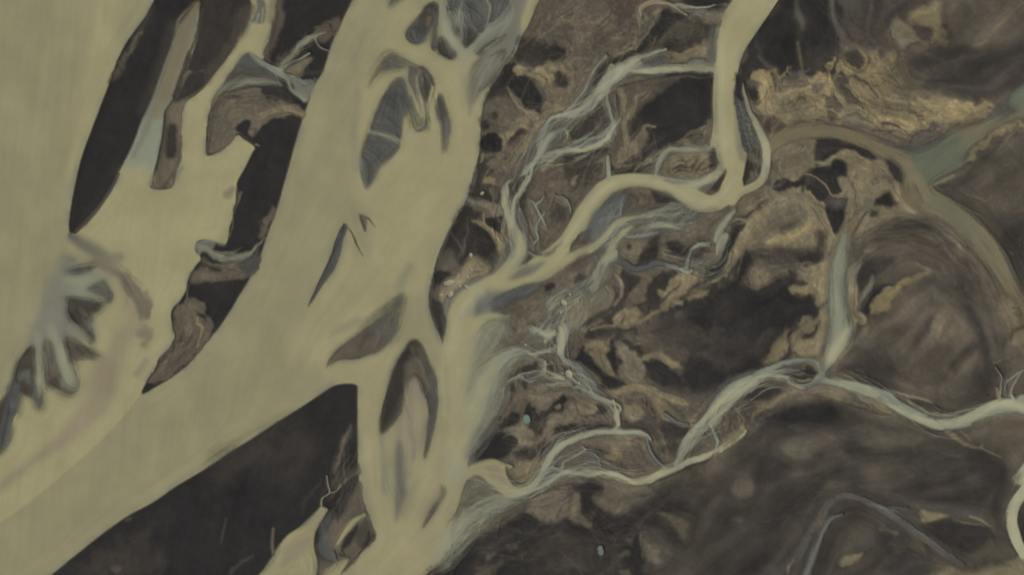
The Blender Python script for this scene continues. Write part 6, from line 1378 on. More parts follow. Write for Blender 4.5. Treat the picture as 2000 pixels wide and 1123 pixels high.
# dune fan and plume
WL('Z', 'f', "128,505,30 112,575,50 88,650,40", soft=12, a=.55)
WL('Z', 'g', "135,545,14 180,548,16 205,560,8", "100,640,16 108,700,16 125,745,14", "72,650,10 76,720,12", soft=6, a=.5)
wisps('Z', "150,470,20 200,505,30 255,560,40 285,620,40", 40, 'usqk', .35, 1.3, 46)
wisps('Z', "120,560,30 170,560,40 210,570,30", 16, 'gbs', .4, 1.6, 47)
wisps('Z', "130,640,30 160,640,40 182,660,20", 12, 'gbS', .4, 1.4, 48)
# fan of threads beside the side channel
wisps('U', "400,390,30 540,470,60 640,560,90 760,660,60", 24, 'wgbf', .5, 1.1, 50)
wisps('U', "580,470,40 680,360,90 800,260,90 960,170,50", 36, 'gfRQ', .45, 1.1, 51)
wisps('U', "150,650,40 300,560,90 450,530,90 590,590,50", 26, 'gfub', .4, 1.3, 52)
wisps('U', "110,1020,60 140,850,160 260,720,200 420,680,160", 30, 'RTVM', .4, 1.3, 53, True)
wisps('U', "420,800,60 560,750,90 730,790,50", 16, 'LTRV', .45, 1.2, 54, True)
wisps('Z', "385,480,14 430,500,24 480,495,30 515,470,20", 24, 'gbfu', .45, 1.2, 55)
wisps('Z', "690,860,20 660,930,40 640,980,24", 16, 'TRLV', .45, 1.2, 56, True)
wisps('Z', "700,930,30 670,1000,50 640,1080,60", 24, 'RTSV', .45, 1.3, 57, True)
# soils drawn out along the old flood paths
wisps('Z', "1490,165,40 1570,210,80 1700,225,90 1900,232,50", 90, 'OLQVTM', 0.2, 1.8, 60, True)
wisps('Z', "1240,30,80 1180,120,160 1080,220,160 980,320,100", 70, 'QTVDLM', 0.22, 2.2, 63, True)
wisps('Z', "1260,230,60 1230,300,120 1120,380,140 1040,460,120", 60, 'QTVDLM', 0.22, 2.2, 64, True)
wisps('Z', "1200,820,120 1080,830,160 980,880,120", 50, 'QTVDLM', 0.22, 2.0, 65, True)
wisps('Y2', "110,260,80 300,170,120 520,180,140 720,320,160 880,560,140 940,840,120", 70, 'YRVDTB', 0.35, 4.5, 66, True, .7)
wisps('Y2', "140,350,60 330,270,120 540,320,140 720,470,140 820,700,120", 50, 'YRVDN', 0.3, 4.5, 67, True, .7)
wisps('Y1', "300,420,160 620,420,240 1000,500,260 1450,560,200", 50, 'NVYDM', 0.2, 6.0, 68, True, .7)
wisps('Y1', "250,900,160 520,720,160 760,700,160 1050,880,200 1350,1080,120", 50, 'NVMDY', 0.2, 4.0, 69, True, .7)
wisps('Z', "1620,20,60 1700,120,140 1850,140,160 2000,110,120", 40, 'NVMDY', 0.2, 5.0, 70, True, .7)
wisps('Z', "1600,-10,40 1630,50,60 1670,110,50", 14, 'MVN', .35, 2.0, 71, True)
wisps('Z', "900,1100,60 1050,1030,140 1250,1010,200 1450,960,200", 40, 'DVNYM', 0.2, 4.5, 73, True, .6)
wisps('J', "600,20,100 800,140,140 1000,360,140 1180,640,90", 30, 'oeuo', .4, 2.4, 74, False, .7)
wisps('E', "520,1060,120 680,940,160 900,820,140 1198,680,80", 30, 'eoes', .35, 2.4, 75)

# thin slate and blue-grey margins inside the cream rivers, and their bright threads
WL('Z', 's', "1216,372,8 1188,388,14 1162,422,14 1142,456,10", "1288,374,6 1330,397,9 1362,413,9 1400,408,7", "1437,190,5 1441,260,11 1450,310,13", "1404,300,6 1410,330,8", "1500,330,5 1496,360,7", soft=6, a=.5)
WL('Z', 'b', "1392,40,10 1385,90,12 1394,130,8", "1400,150,4 1398,260,5", "1002,400,10 1006,450,14 1000,500,12", "900,620,10 925,600,20 955,585,14", "870,720,6 876,800,8", "930,330,5 922,365,7 890,430,7 858,500,6", soft=6, a=.45)
WL('Z', 'b', "700,180,10 692,260,14 696,330,12", "842,540,8 838,600,10 856,660,8", "780,560,20 800,520,16", "650,650,10 700,625,14", "690,120,8 715,60,10", "905,150,10 915,200,8", soft=8, a=.35)
WL('Z', 'p', "1405,60,14 1408,140,16 1410,220,14 1415,290,12", "1440,345,8 1400,390,10 1360,396,12 1320,372,10 1270,354,10 1210,354,10 1172,376,12 1140,418,12 1105,470,10", "940,570,16 905,610,20 885,680,16", soft=6, a=.5)
WL('Z', 'p', "1195,130,10 1165,180,9 1140,208,7 1100,225,6", "1190,265,6 1150,290,8 1100,298,7 1060,330,7", "1030,345,5 1005,395,7 1000,440,8", "1330,135,6 1290,138,8 1240,140,8", "1290,100,3 1240,118,6 1205,135,6", soft=3, a=.6)
WL('Z', 'p', "1480,740,8 1430,780,12 1390,830,10", "1640,752,5 1720,785,7 1800,822,9 1860,822,9 1920,795,8 1980,785,8", "1320,900,6 1250,938,8 1200,925,6 1140,918,6", "1060,905,6 1090,870,6 1150,845,6 1220,845,6", soft=3, a=.55)

WL('Z', 'g', "1010,975,20 960,990,40 910,1030,50 868,1090,50", soft=14, a=.45)
wisps('Z', "300,745,20 345,690,40 380,630,50", 26, 'TVNDB', .4, 1.6, 80, True)
wisps('Z', "395,530,20 440,530,40 500,510,30", 20, 'TVNDB', .4, 1.5, 81, True)
wisps('Z', "415,290,30 430,230,60 500,200,60 590,215,30", 40, 'TVNRB', .35, 1.6, 82, True)
wisps('Z', "330,200,14 328,280,24 315,360,20", 16, 'TVND', .4, 1.5, 83, True)

# pale silt flats of the middle plain
G('Z', 'L', "1135,600 1160,575 1192,562 1202,582 1185,602 1150,620 1122,645 1098,665 1092,640 1112,612 1102,592 1120,580", soft=4, a=.75, wp=1.5)
wp_('Z', 'q', "1150,600 1170,572 1198,562 1200,588 1176,606 1150,618", 5, .6, 1)
GL('Z', 'L', "1100,600,10 1115,630,16 1105,660,14", "1130,575,8 1120,600,8", soft=4, a=.6); WL('Z', 'p', "1095,640,6 1098,665,12 1092,690,10", "1055,650,4 1070,655,8 1082,652,6", soft=2.5, a=.8)
GL('Z', 'V', "1180,608,3 1195,598,3 1203,580,3", "1150,622,4 1125,650,3", soft=1.5, a=.7)
GL('Z', 'Q', "1205,765,10 1240,757,14 1270,765,16 1295,790,16 1325,822,14 1350,832,8", soft=3, a=.7); GL('Z', 'M', "1300,805,8 1325,825,10 1345,832,6", soft=3, a=.6)
GL('Z', 'L', "1290,772,5 1320,785,7 1342,790,3", soft=2, a=.6)
# smoky light and dark of the lower right plain
G('Y1', 'K', "180,320 330,262 480,246 620,262 600,310 420,330 280,350", "0,780 60,700 110,780 60,900 0,920", "210,560 330,520 400,560 320,620 230,620", "300,760 420,660 480,680 380,800 300,860", "1290,520 1450,560 1500,620 1440,660 1340,620", "820,880 930,890 980,960 900,990 840,950", "1090,870 1220,846 1340,870 1390,920 1290,990 1180,950", "900,1060 1050,1010 1090,1080 1000,1123 900,1123", "140,1010 330,930 400,1000 300,1123 120,1123", soft=14, a=.45)
G('Y1', 'B', "340,470 420,430 520,445 500,520 400,540", "90,665 140,632 180,650 165,700 115,712", "800,430 900,395 1050,402 990,436 860,456", "560,660 620,640 690,660 640,680", "900,950 960,950 980,985 930,1000", soft=10, a=.45)
G('Y1', 'Y', "760,540 900,520 1000,580 900,660 780,620", "20,560 120,520 200,560 120,640 30,640", "560,400 640,440 580,480 480,470", "1120,980 1240,1000 1330,1050 1200,1080", "600,900 760,860 820,900 700,980 600,980", "1530,600 1500,700 1470,690 1510,600", soft=14, a=.5)
GL('Y1', 'M', "545,850,20 585,765,24 655,712,22 745,728,26 850,780,28 950,840,36 1070,920,44 1190,1005,44 1300,1075,24", soft=4, a=.7); GL('Y1', 'V', "600,800,20 650,752,28 740,752,26 860,820,24 960,890,14", soft=4, a=.8)
WL('Y1', 'b', "455,1130,40 505,1005,30 555,890,22 595,830,16 650,803,6", soft=3, a=.65); WL('Y1', 'f', "550,840,5 590,760,7 650,712,7 730,722,7", "770,745,8 870,785,14 950,835,9", soft=3, a=.45)

WL('Z', 'c', "915,640,40 900,720,40 892,800,34 892,870,30", "960,720,14 930,780,22 908,850,24 898,900,20", soft=9, a=.55)
G('Y2', 'R', "330,560 480,440 600,500 760,680 800,850 700,1000 450,1050 330,900 290,700", soft=14, a=.5); G('Y2', 'B', "560,640 660,620 730,720 680,790 560,790", "350,600 480,500 540,560 440,680", soft=12, a=.4)
G('Y2', 'V', "435,775 480,690 532,640 520,692 460,780", "625,895 680,830 740,780 782,770 760,822 690,880 660,932", soft=6, a=.7); GL('Y2', 'Y', "200,330,50 360,290,70 560,330,80 720,460,90 850,660,100 900,850,90", soft=12, a=.5)
GL('Y2', 'L', "230,600,26 310,540,30", "430,440,8 500,405,14", soft=5, a=.4)
WL('F', 'g', "380,520,30 470,530,50 560,520,24", "230,880,30 235,1000,40 230,1090,40", "320,900,40 370,1020,50 420,1100,50", "400,800,30 480,840,40 530,860,30", soft=7, a=.45)
WL('Z', 'o', "385,10,12 362,60,24 345,120,28 325,180,24 306,225,18", soft=8, a=.75)
# ------------------------------------------------------------------ natural breakup of the map
N1, N2, N3, N4 = fbm(120, 2.2, 11), fbm(45, 2.2, 12), fbm(16, 2.0, 13), fbm(7, 1.6, 14)
rough('Z', "-900,-900 1060,-900 1040,40 940,250 920,380 840,560 870,680 900,1130 900,2000 -900,2000", .16, 10)
rough('Z', "1060,-200 1460,-200 1400,150 1480,160 1700,90 1800,60 1820,200 1980,200 1900,260 1760,290 1700,420 1600,600 1560,760 1450,850 1200,940 1000,990 900,1000 910,700 900,540 940,250", 1.0, 30)
rough('Z', "1480,880 1600,800 1780,840 2600,850 2600,1800 1000,1800 1300,1020", .16, 40)
rough('Z', "1640,560 1750,430 1900,560 1980,720 1940,800 1700,760", .35, 30)
rough('Z', "1760,60 2400,0 2400,180 1960,190 1800,180", .15, 30)
rough('Z', "1240,140 1390,140 1390,250 1300,290 1240,260", .2, 12)
rough('Z', "1470,20 1700,-100 1620,120 1480,140", .2, 20)
rough('Z', "1300,580 1560,580 1560,720 1400,760 1280,720", .5, 30)
rough('Z', "405,180 600,180 595,225 500,235 405,305", .7, 8)
rough('Z', "290,760 335,610 420,590 415,660 340,740", .8, 8)
rough('Z', "380,500 520,480 490,550 370,550", .7, 8)
lum = SOIL.mean(-1)
# banks that shelve gently: the silt thins out over a few metres
SB = np.zeros((NY, NX), np.float32)
def shelving(s, v, soft=25):
    W, m = mask_poly(parse('Z', s), soft, 0); SB[W] = np.maximum(SB[W], m * v)
shelving("700,40 760,-40 1040,-60 1010,90 945,170 880,330 720,400 690,330 690,200", .4, 16)
shelving("620,720 700,640 790,560 850,620 870,700 885,900 860,1030 780,1060 745,1000 735,850 750,740", .5, 14)
shelving("-20,900 20,720 110,480 230,500 220,720 120,800", .9, 14)
shelving("380,20 560,90 610,190 420,230 400,160", .35, 14)
shelving("870,560 960,540 1240,330 1380,80 1420,150 1390,330 1300,480 1080,600 1000,760 900,960 850,1100 880,800", .35, 20)
shelving("1590,440 1690,440 1700,640 1620,740 1560,640", .85, 14)
shelving("1480,230 1700,230 1800,290 2050,60 2050,250 1850,380 2010,620 1960,640 1780,420 1560,300", .8, 16)
shelving("880,620 1000,640 980,800 900,920 860,900", .8, 20)
W5, C5 = blur(WAT, 5.5), np.stack([blur(WCOL[..., c], 5.5) for c in range(3)], -1)
WAT = WAT * (1 - SB) + np.clip(W5, 0, 1) * SB
WCOL = WCOL * (1 - SB[..., None]) + np.clip(C5, 0, None) * SB[..., None]
# direction field: along banks and soil boundaries, else down-valley (towards the lower left)
S = blur(WAT + 2.5 * np.sqrt(lum), 3)
gy, gx = np.gradient(S)
Jxx, Jxy, Jyy = blur(gx * gx, 12), blur(gx * gy, 12), blur(gy * gy, 12)
pri = 2.0e-5
fl_ = sstep(250, 1000, GX); ang_ = 0.10 + fl_ * 0.80          # across the default flow
nxp, nyp = np.cos(ang_), np.sin(ang_)
Jxx += pri * nxp * nxp; Jxy += pri * nxp * nyp; Jyy += pri * nyp * nyp
th = 0.5 * np.arctan2(2 * Jxy, Jxx - Jyy) + math.pi / 2
ux, uy = np.cos(th).astype(np.float32), np.sin(th).astype(np.float32)
def streaks(src, L):
    out = src.copy(); 
    jj, ii = np.mgrid[0:NY, 0:NX].astype(np.float32)
    for sgn in (1, -1):
        x, y = ii.copy(), jj.copy(); pxv, pyv = None, None
        for k in range(L):
            xi = np.clip(x + .5, 0, NX - 1).astype(np.int32); yi = np.clip(y + .5, 0, NY - 1).astype(np.int32)
            idx = yi * NX + xi
            vx, vy = ux.ravel()[idx], uy.ravel()[idx]
            if pxv is None: s = sgn
            else: s = np.where(vx * pxv + vy * pyv < 0, -1, 1)
            vx = vx * s; vy = vy * s
            pxv, pyv = vx, vy
            x = x + vx; y = y + vy
            xi = np.clip(x + .5, 0, NX - 1).astype(np.int32); yi = np.clip(y + .5, 0, NY - 1).astype(np.int32)
            out += src.ravel()[yi * NX + xi]
    out = out - out.mean()
    return (out / out.std()).astype(np.float32)
white = np.random.default_rng(5).standard_normal((NY, NX)).astype(np.float32)
LIC = streaks(blur(white, 1.2), 14)
LIC2 = streaks(fbm(16, 1.2, 21), 22)
land = 1 - np.clip(WAT, 0, 1)
# rills and silt threads that follow the flow over the broken ground
rr = np.random.default_rng(77)
pert = fbm(60, 2.6, 61) * 0.35
fi0, fj0 = np.searchsorted(X, 0), np.searchsorted(Y, 0)
def trace(x, y, n, step):
    pts = []; px_, py_ = None, None
    for k in range(n):
        i, j = int((x - X[fi0]) / STEP) + fi0, int((y - Y[fj0]) / STEP) + fj0
        if not (0 <= i < NX and 0 <= j < NY): break
        if k and WAT[j, i] > .5: break
        vx, vy = ux[j, i], uy[j, i]; c, s = math.cos(pert[j, i]), math.sin(pert[j, i])
        vx, vy = vx * c - vy * s, vx * s + vy * c
        if px_ is None: px_, py_ = vx, vy
        if vx * px_ + vy * py_ < 0: vx, vy = -vx, -vy
        px_, py_ = vx, vy
        pts.append((x, y)); x += vx * step; y += vy * step
    return np.array(pts)
cnt = 0
for k in range(6000):
    x, y = rr.uniform(900, 1960), rr.uniform(0, 1010)
    i, j = int((x - X[fi0]) / STEP) + fi0, int((y - Y[fj0]) / STEP) + fj0
    if ROUGH[j, i] < rr.uniform(.45, 1) or lum[j, i] < .055 or WAT[j, i] > .3: continue
    q = trace(x, y, int(rr.integers(5, 16)), 5.0)
    if len(q) < 5: continue
    cnt += 1
    t_ = np.linspace(0, 1, len(q)); w = rr.uniform(1.2, 4.2) * np.sin(math.pi * (0.08 + .88 * t_)) ** .7
    p3 = np.column_stack([q, w])
    kind = rr.choice(['L', 'Q', 'D', 'V', 'T', 'M'], p=[.13, .2, .27, .13, .17, .1])
    W_, m_ = mask_line(p3, rr.uniform(1.2, 2.6), .8)
    _soil(W_, m_ * rr.uniform(.2, .5), kind, 0)
    if cnt > 420: break
# feather the shallow water along its flow
mid = np.clip(4 * WAT * (1 - WAT), 0, 1) * sstep(1.0, 0.9, WAT)
W0 = np.maximum(WAT, 1e-4)
WN = np.clip(WAT + mid * (0.10 * LIC + 0.05 * LIC2), 0, 1)
silt = WCOL / W0[..., None]
WAT = WN
SOIL0 = SOIL.copy()
# soils: silt lobes with one crisp and one fading edge, films and hollows
rg = ROUGH * land
v = fbm(110, 2.8, 51) + .4 * fbm(44, 2.7, 52) + .08 * LIC2
saw = (v * 1.35) % 1.0
lobe = blur(saw.astype(np.float32), 1.3) - .5
riml = blur((saw > .95).astype(np.float32), .9)
film = sstep(0.2, 1.2, N3 * .4 + LIC2 * .45 + N2 * .5)
hol = sstep(0.6, 1.5, fbm(40, 2.8, 31) * .7 + LIC2 * .2 + N2 * .45)
up = 1 + rg * (0.30 * lobe + 0.12 * film - 0.12 * hol - 0.15 * riml)
SOIL *= np.clip(up, .4, 1.6)[..., None]
SOIL *= np.exp(0.03 * N2 + (0.012 + .012 * ROUGH) * N3 + 0.008 * N4 * ROUGH + (.012 + 0.01 * ROUGH) * LIC + (.015 + 0.025 * ROUGH) * LIC2 + 0.04 * N1)[..., None]
smoke = streaks(fbm(60, 2.4, 23), 34) * .6 + fbm(170, 2.6, 24) * .5
SOIL *= np.exp(0.18 * (1 - .75 * ROUGH) * sstep(600, 1000, GX) * smoke + .05 * smoke)[..., None]
hue = 0.012 * N1
SOIL *= np.stack([1 + hue, 1 + 0 * hue, 1 - hue], -1)
# silt colour: clouds and faint threads in the water, bluish where it thins out towards the shore
LIC3 = streaks(fbm(44, 1.8, 22), 46)
cl = 0.030 * fbm(190, 2.0, 41) + 0.014 * LIC3 + 0.008 * LIC2 + 0.007 * LIC + 0.008 * N4
cl = cl - 0.10 * sstep(.6, 2.0, N4) * sstep(.2, 1.4, fbm(110, 2.2, 44))
cl *= 1 - np.clip(np.maximum(np.maximum(-60 - GX, GX - 2060), np.maximum(-60 - GY, GY - 1183)) / 60, 0, 1)
silt = silt * np.exp(cl)[..., None]
open_w = (WAT > .5).astype(np.float32)
near = np.clip(1 - blur(open_w, 8.0), 0, .5) * 2
edge = near ** 1.4 * np.clip(.40 + .5 * fbm(110, 2.2, 43) + .1 * LIC2, 0, 1) * .75
edge *= np.clip(blur(open_w, 20) * 2.4 - .35, .12, 1)
silt = silt * (1 - edge[..., None]) + COL['b'] * edge[..., None]
# soil contrast: pale soil made paler and dark soil darker, most on broken ground
ls = SOIL.mean(-1)
SOIL *= (np.clip(ls / 0.075, .3, 3) ** (0.05 * (.35 + .65 * ROUGH)))[..., None] * np.array([.975, 1.0, 1.0], np.float32)
far_ = np.clip(np.maximum(np.maximum(-60 - GX, GX - 2060), np.maximum(-60 - GY, GY - 1183)) / 60, 0, 1)[..., None]
SOIL = SOIL * (1 - far_) + SOIL0 * far_; del SOIL0
# wet rim beside open water is darker sand
wet = np.clip(blur((WAT > .6).astype(np.float32), 2.0) * 1.7, 0, 1) * land
SOIL *= (1 - 0.06 * wet)[..., None]
SOIL = np.clip(SOIL / LIGHT, 0.004, 0.8)
silt = np.clip(silt / LIGHT, 0.01, 0.8)

# ------------------------------------------------------------------ heights (metres)
THR = 0.08
away = 1 - blur(WAT, 9)
relief = 0.35 * away + (0.10 * N2 + 0.035 * N3 + 0.03 * LIC2) * (0.3 + 0.7 * ROUGH) - 0.10 * hol * ROUGH + 1.2 * (np.sqrt(blur(lum, 3)) - 0.25)
dry = (WAT <= THR).astype(np.float32)
shore = np.clip(blur(dry, 7.0) * 2 - 1, 0, 1)
HGT = np.where(WAT > THR, (THR - WAT) * 1.1, (THR - WAT) * 0.6 + shore * np.maximum(0.15 + relief * .6, 0.03))
HGT = HGT.astype(np.float32)

# ------------------------------------------------------------------ materials
def node_mat(name):
    m = bpy.data.materials.new(name); m.use_nodes = True
    nt = m.node_tree
    return m, nt, nt.nodes, nt.links, nt.nodes["Principled BSDF"]
mg, nt, nn, ll, bs = node_mat("glacial_sand")
at = nn.new("ShaderNodeAttribute"); at.attribute_name = "soil"
tc = nn.new("ShaderNodeTexCoord")
n1 = nn.new("ShaderNodeTexNoise"); n1.inputs["Scale"].default_value = 0.9; n1.inputs["Detail"].default_value = 8; n1.inputs["Roughness"].default_value = .65
n2 = nn.new("ShaderNodeTexNoise"); n2.inputs["Scale"].default_value = 4.0; n2.inputs["Detail"].default_value = 4
ll.new(tc.outputs["Object"], n1.inputs["Vector"]); ll.new(tc.outputs["Object"], n2.inputs["Vector"])
mr = nn.new("ShaderNodeMapRange"); mr.inputs[1].default_value = .3; mr.inputs[2].default_value = .7; mr.inputs[3].default_value = .96; mr.inputs[4].default_value = 1.04
ll.new(n1.outputs[0], mr.inputs[0])
mr2 = nn.new("ShaderNodeMapRange"); mr2.inputs[1].default_value = .3; mr2.inputs[2].default_value = .7; mr2.inputs[3].default_value = .97; mr2.inputs[4].default_value = 1.03
ll.new(n2.outputs[0], mr2.inputs[0])
mu = nn.new("ShaderNodeMath"); mu.operation = 'MULTIPLY'; ll.new(mr.outputs[0], mu.inputs[0]); ll.new(mr2.outputs[0], mu.inputs[1])
n3 = nn.new("ShaderNodeTexNoise"); n3.inputs["Scale"].default_value = 0.03; n3.inputs["Detail"].default_value = 6; n3.inputs["Distortion"].default_value = 1.2
geo = nn.new("ShaderNodeNewGeometry"); ll.new(geo.outputs["Position"], n3.inputs["Vector"])
for nd in (n1, n2): ll.new(geo.outputs["Position"], nd.inputs["Vector"])
mr3 = nn.new("ShaderNodeMapRange"); mr3.inputs[1].default_value = .3; mr3.inputs[2].default_value = .7; mr3.inputs[3].default_value = .93; mr3.inputs[4].default_value = 1.07
ll.new(n3.outputs[0], mr3.inputs[0])
mu3 = nn.new("ShaderNodeMath"); mu3.operation = 'MULTIPLY'; ll.new(mu.outputs[0], mu3.inputs[0]); ll.new(mr3.outputs[0], mu3.inputs[1])
vm = nn.new("ShaderNodeVectorMath"); vm.operation = 'SCALE'; ll.new(at.outputs["Color"], vm.inputs[0]); ll.new(mu3.outputs[0], vm.inputs["Scale"])
ll.new(vm.outputs[0], bs.inputs["Base Color"])
bs.inputs["Roughness"].default_value = .9
bs.inputs["Specular IOR Level"].default_value = .15
bu = nn.new("ShaderNodeBump"); bu.inputs["Strength"].default_value = .25; bu.inputs["Distance"].default_value = .06
ll.new(n1.outputs[0], bu.inputs["Height"]); ll.new(bu.outputs[0], bs.inputs["Normal"])

mw, nt, nn, ll, bs = node_mat("silty_water")
at = nn.new("ShaderNodeAttribute"); at.attribute_name = "silt"
ta = nn.new("ShaderNodeAttribute"); ta.attribute_name = "turbidity"
tc = nn.new("ShaderNodeTexCoord")
n1 = nn.new("ShaderNodeTexNoise"); n1.inputs["Scale"].default_value = 1.6; n1.inputs["Detail"].default_value = 5
mpn = nn.new("ShaderNodeMapping"); gw = nn.new("ShaderNodeNewGeometry"); ll.new(gw.outputs["Position"], mpn.inputs[0]); ll.new(mpn.outputs[0], n1.inputs["Vector"])
mr = nn.new("ShaderNodeMapRange"); mr.inputs[1].default_value = .3; mr.inputs[2].default_value = .7; mr.inputs[3].default_value = .975; mr.inputs[4].default_value = 1.025
ll.new(n1.outputs[0], mr.inputs[0])
vm = nn.new("ShaderNodeVectorMath"); vm.operation = 'SCALE'; ll.new(at.outputs["Color"], vm.inputs[0]); ll.new(mr.outputs[0], vm.inputs["Scale"])
ll.new(vm.outputs[0], bs.inputs["Base Color"])
bs.inputs["Roughness"].default_value = .25
bs.inputs["IOR"].default_value = 1.33
bu = nn.new("ShaderNodeBump"); bu.inputs["Strength"].default_value = .12; bu.inputs["Distance"].default_value = .1
ll.new(n1.outputs[0], bu.inputs["Height"]); ll.new(bu.outputs[0], bs.inputs["Normal"])
ll.new(ta.outputs["Fac"], bs.inputs["Alpha"])

# ------------------------------------------------------------------ objects cut from the map
VX, VY = mx(X).astype(np.float32), my(Y).astype(np.float32)
def cut_mesh(name, cells, z, mat, attrs):
    j, i = np.nonzero(cells)
    a = j * NX + i
    quads = np.stack([a, a + NX, a + NX + 1, a + 1], 1)          # counter-clockwise seen from above (map y runs down)
    used, inv = np.unique(quads, return_inverse=True)
    inv = inv.reshape(-1, 4)
    me = bpy.data.meshes.new(name)
    me.vertices.add(len(used))
    co = np.empty((len(used), 3), np.float32)
    co[:, 0] = VX[used % NX]; co[:, 1] = VY[used // NX]; co[:, 2] = z.ravel()[used] if z is not None else 0.0
    org = np.array([co[:, 0].mean(), co[:, 1].mean(), 0], np.float32)
    co -= org
    me.vertices.foreach_set("co", co.ravel())
    me.loops.add(len(inv) * 4)
    me.loops.foreach_set("vertex_index", inv.ravel().astype(np.int32))
    me.polygons.add(len(inv))
    me.polygons.foreach_set("loop_start", np.arange(0, len(inv) * 4, 4, dtype=np.int32))
    me.polygons.foreach_set("use_smooth", np.ones(len(inv), bool))
    for an, (kind, arr) in attrs.items():
        if kind == 'c':
            at_ = me.attributes.new(an, 'FLOAT_COLOR', 'POINT')
            v = np.ones((len(used), 4), np.float32); v[:, :3] = arr.reshape(-1, 3)[used]
            at_.data.foreach_set("color", v.ravel())
        else:
            at_ = me.attributes.new(an, 'FLOAT', 'POINT')
            at_.data.foreach_set("value", arr.ravel()[used].astype(np.float32))
    me.materials.append(mat)
    me.update(calc_edges=True); me.validate()
    o = bpy.data.objects.new(name, me)
    o.location = org.tolist()
    sc.collection.objects.link(o)
    return o
def inside(s):
    p = spline(parse('Z', s), 4, True)
    cx = (GX[:-1, :-1] + GX[1:, 1:]) / 2; cy = (GY[:-1, :-1] + GY[1:, 1:]) / 2
    ins = np.zeros(cx.shape, bool)
    n = len(p)
    i0, i1 = np.searchsorted(X, [p[:, 0].min(), p[:, 0].max()]); j0, j1 = np.searchsorted(Y, [p[:, 1].min(), p[:, 1].max()])
    R = (slice(max(j0 - 1, 0), j1 + 1), slice(max(i0 - 1, 0), i1 + 1))
    px, py = cx[R], cy[R]; o = np.zeros(px.shape, bool)
    for k in range(n):
        x1, y1 = p[k]; x2, y2 = p[(k + 1) % n]
        if y1 == y2: continue
        o ^= ((y1 > py) != (y2 > py)) & (px < (x2 - x1) * (py - y1) / (y2 - y1) + x1)
    ins[R] = o
    return ins

exec_objects = True
TUR = np.clip((WAT - THR) / (1 - THR), 0, 1)
wet_v = WAT > THR
wet_c = wet_v[:-1, :-1] | wet_v[1:, :-1] | wet_v[:-1, 1:] | wet_v[1:, 1:]
free = np.ones((NY - 1, NX - 1), bool)

def label(o, text, cat=None, group=None, kind=None):
    o["label"] = text
    if cat: o["category"] = cat
    if group: o["group"] = group
    if kind: o["kind"] = kind
    return o
soil_at = {"soil": ('c', SOIL)}
# --- sandbars and banks: pieces of ground parted by water
BARS = [
 ("sandbar", "long black lens shaped sandbar beside the broad river at left", "340,-8000 290,-40 255,40 205,140 165,260 140,360 128,450 142,468 172,446 225,372 262,300 300,205 345,70 395,12 440,-60 800,-8000"),
 ("sandbar", "narrow brown sandbar finger between the two pale channels", "402,-40 392,20 360,130 322,220 300,320 288,372 342,374 360,300 360,215 395,182 430,140 478,60 490,-10 495,-60"),
 ("sandbar", "rippled slate grey lens shaped bar in the broad river", "768,152 725,200 705,270 700,330 716,372 745,335 788,275 792,200 788,160"),
 ("sandbar", "threaded grey hollow bar just right of the rippled bar", "800,130 795,180 800,240 815,262 842,235 850,180 835,138 815,128"),
 ("sandbar", "thin grey sliver bar under the threaded hollow", "848,176 846,230 862,310 876,250 868,185"),
 ("sandbar", "brown and slate oval bar at the top of the broad river", "850,-6 800,50 786,80 800,92 835,75 860,40 864,2"),
 ("sandbar", "small brown teardrop bar below the slate oval bar", "854,70 852,108 872,122 896,118 880,82"),
 ("sandbar", "thin dark blade of sand in the middle of the broad river", "674,432 640,505 600,602 606,606 650,530 674,480 690,440"),
 ("sandbar", "tiny dark tip of sand right of the dark blade", "700,414 706,460 720,470 742,450 724,418"),
 ("sandbar", "brown triangular bar with a grey tail below the dark blade", "634,722 660,680 720,630 790,578 786,630 740,700 690,708"),
 ("sandbar", "dark brown almond shaped bar with a pale spout inside", "810,655 775,690 750,750 734,840 748,858 790,800 815,785 836,820 828,900 858,830 858,760 838,680"),
 ("sandbar", "brown lobed bar in the middle of the dune fan", "124,572 210,588 205,620 180,640 186,680 165,672 130,625"),
 ("sandbar", "pointed brown bar at the lower right of the dune fan", "124,655 205,692 190,704 150,712 160,755 140,720"),
 ("sandbar", "slim brown finger bar in the dune fan", "86,660 116,680 124,750 112,765 84,750 80,690"),
 ("sandbar", "brown and slate finger bar along the left river", "62,672 74,720 60,770 40,780 30,830 0,892 -60,930 -40,850 10,770 24,720"),
 ("bank", "black and brown wedge of bank between the pale channel and the broad river", "512,-8000 548,0 520,112 478,100 415,180 398,255 400,310 470,272 492,290 458,350 442,475 380,470 392,520 330,610 338,660 275,775 340,742 410,668 480,562 530,445 590,240 640,118 692,0 720,-60 1200,-8000"),
 ("bank", "black wedge of bank below the broad river at the bottom", "-60,1262 90,1118 250,1000 440,882 640,752 700,745 706,850 706,940 738,1040 700,1100 620,1200 500,1400 -600,1800"),
]
for nm, lb, poly in BARS:
    c = inside(poly) & free
    free &= ~c
    if nm == "sandbar":
        label(cut_mesh(nm, c, HGT, mg, soil_at), lb, "sandbar", "sandbars between the channels")
    else:
        label(cut_mesh(nm, c, HGT, mg, soil_at), lb, None, None, "structure")
label(cut_mesh("ground", free, HGT, mg, soil_at), "brown and black outwash plain of sand and silt", None, None, "structure")
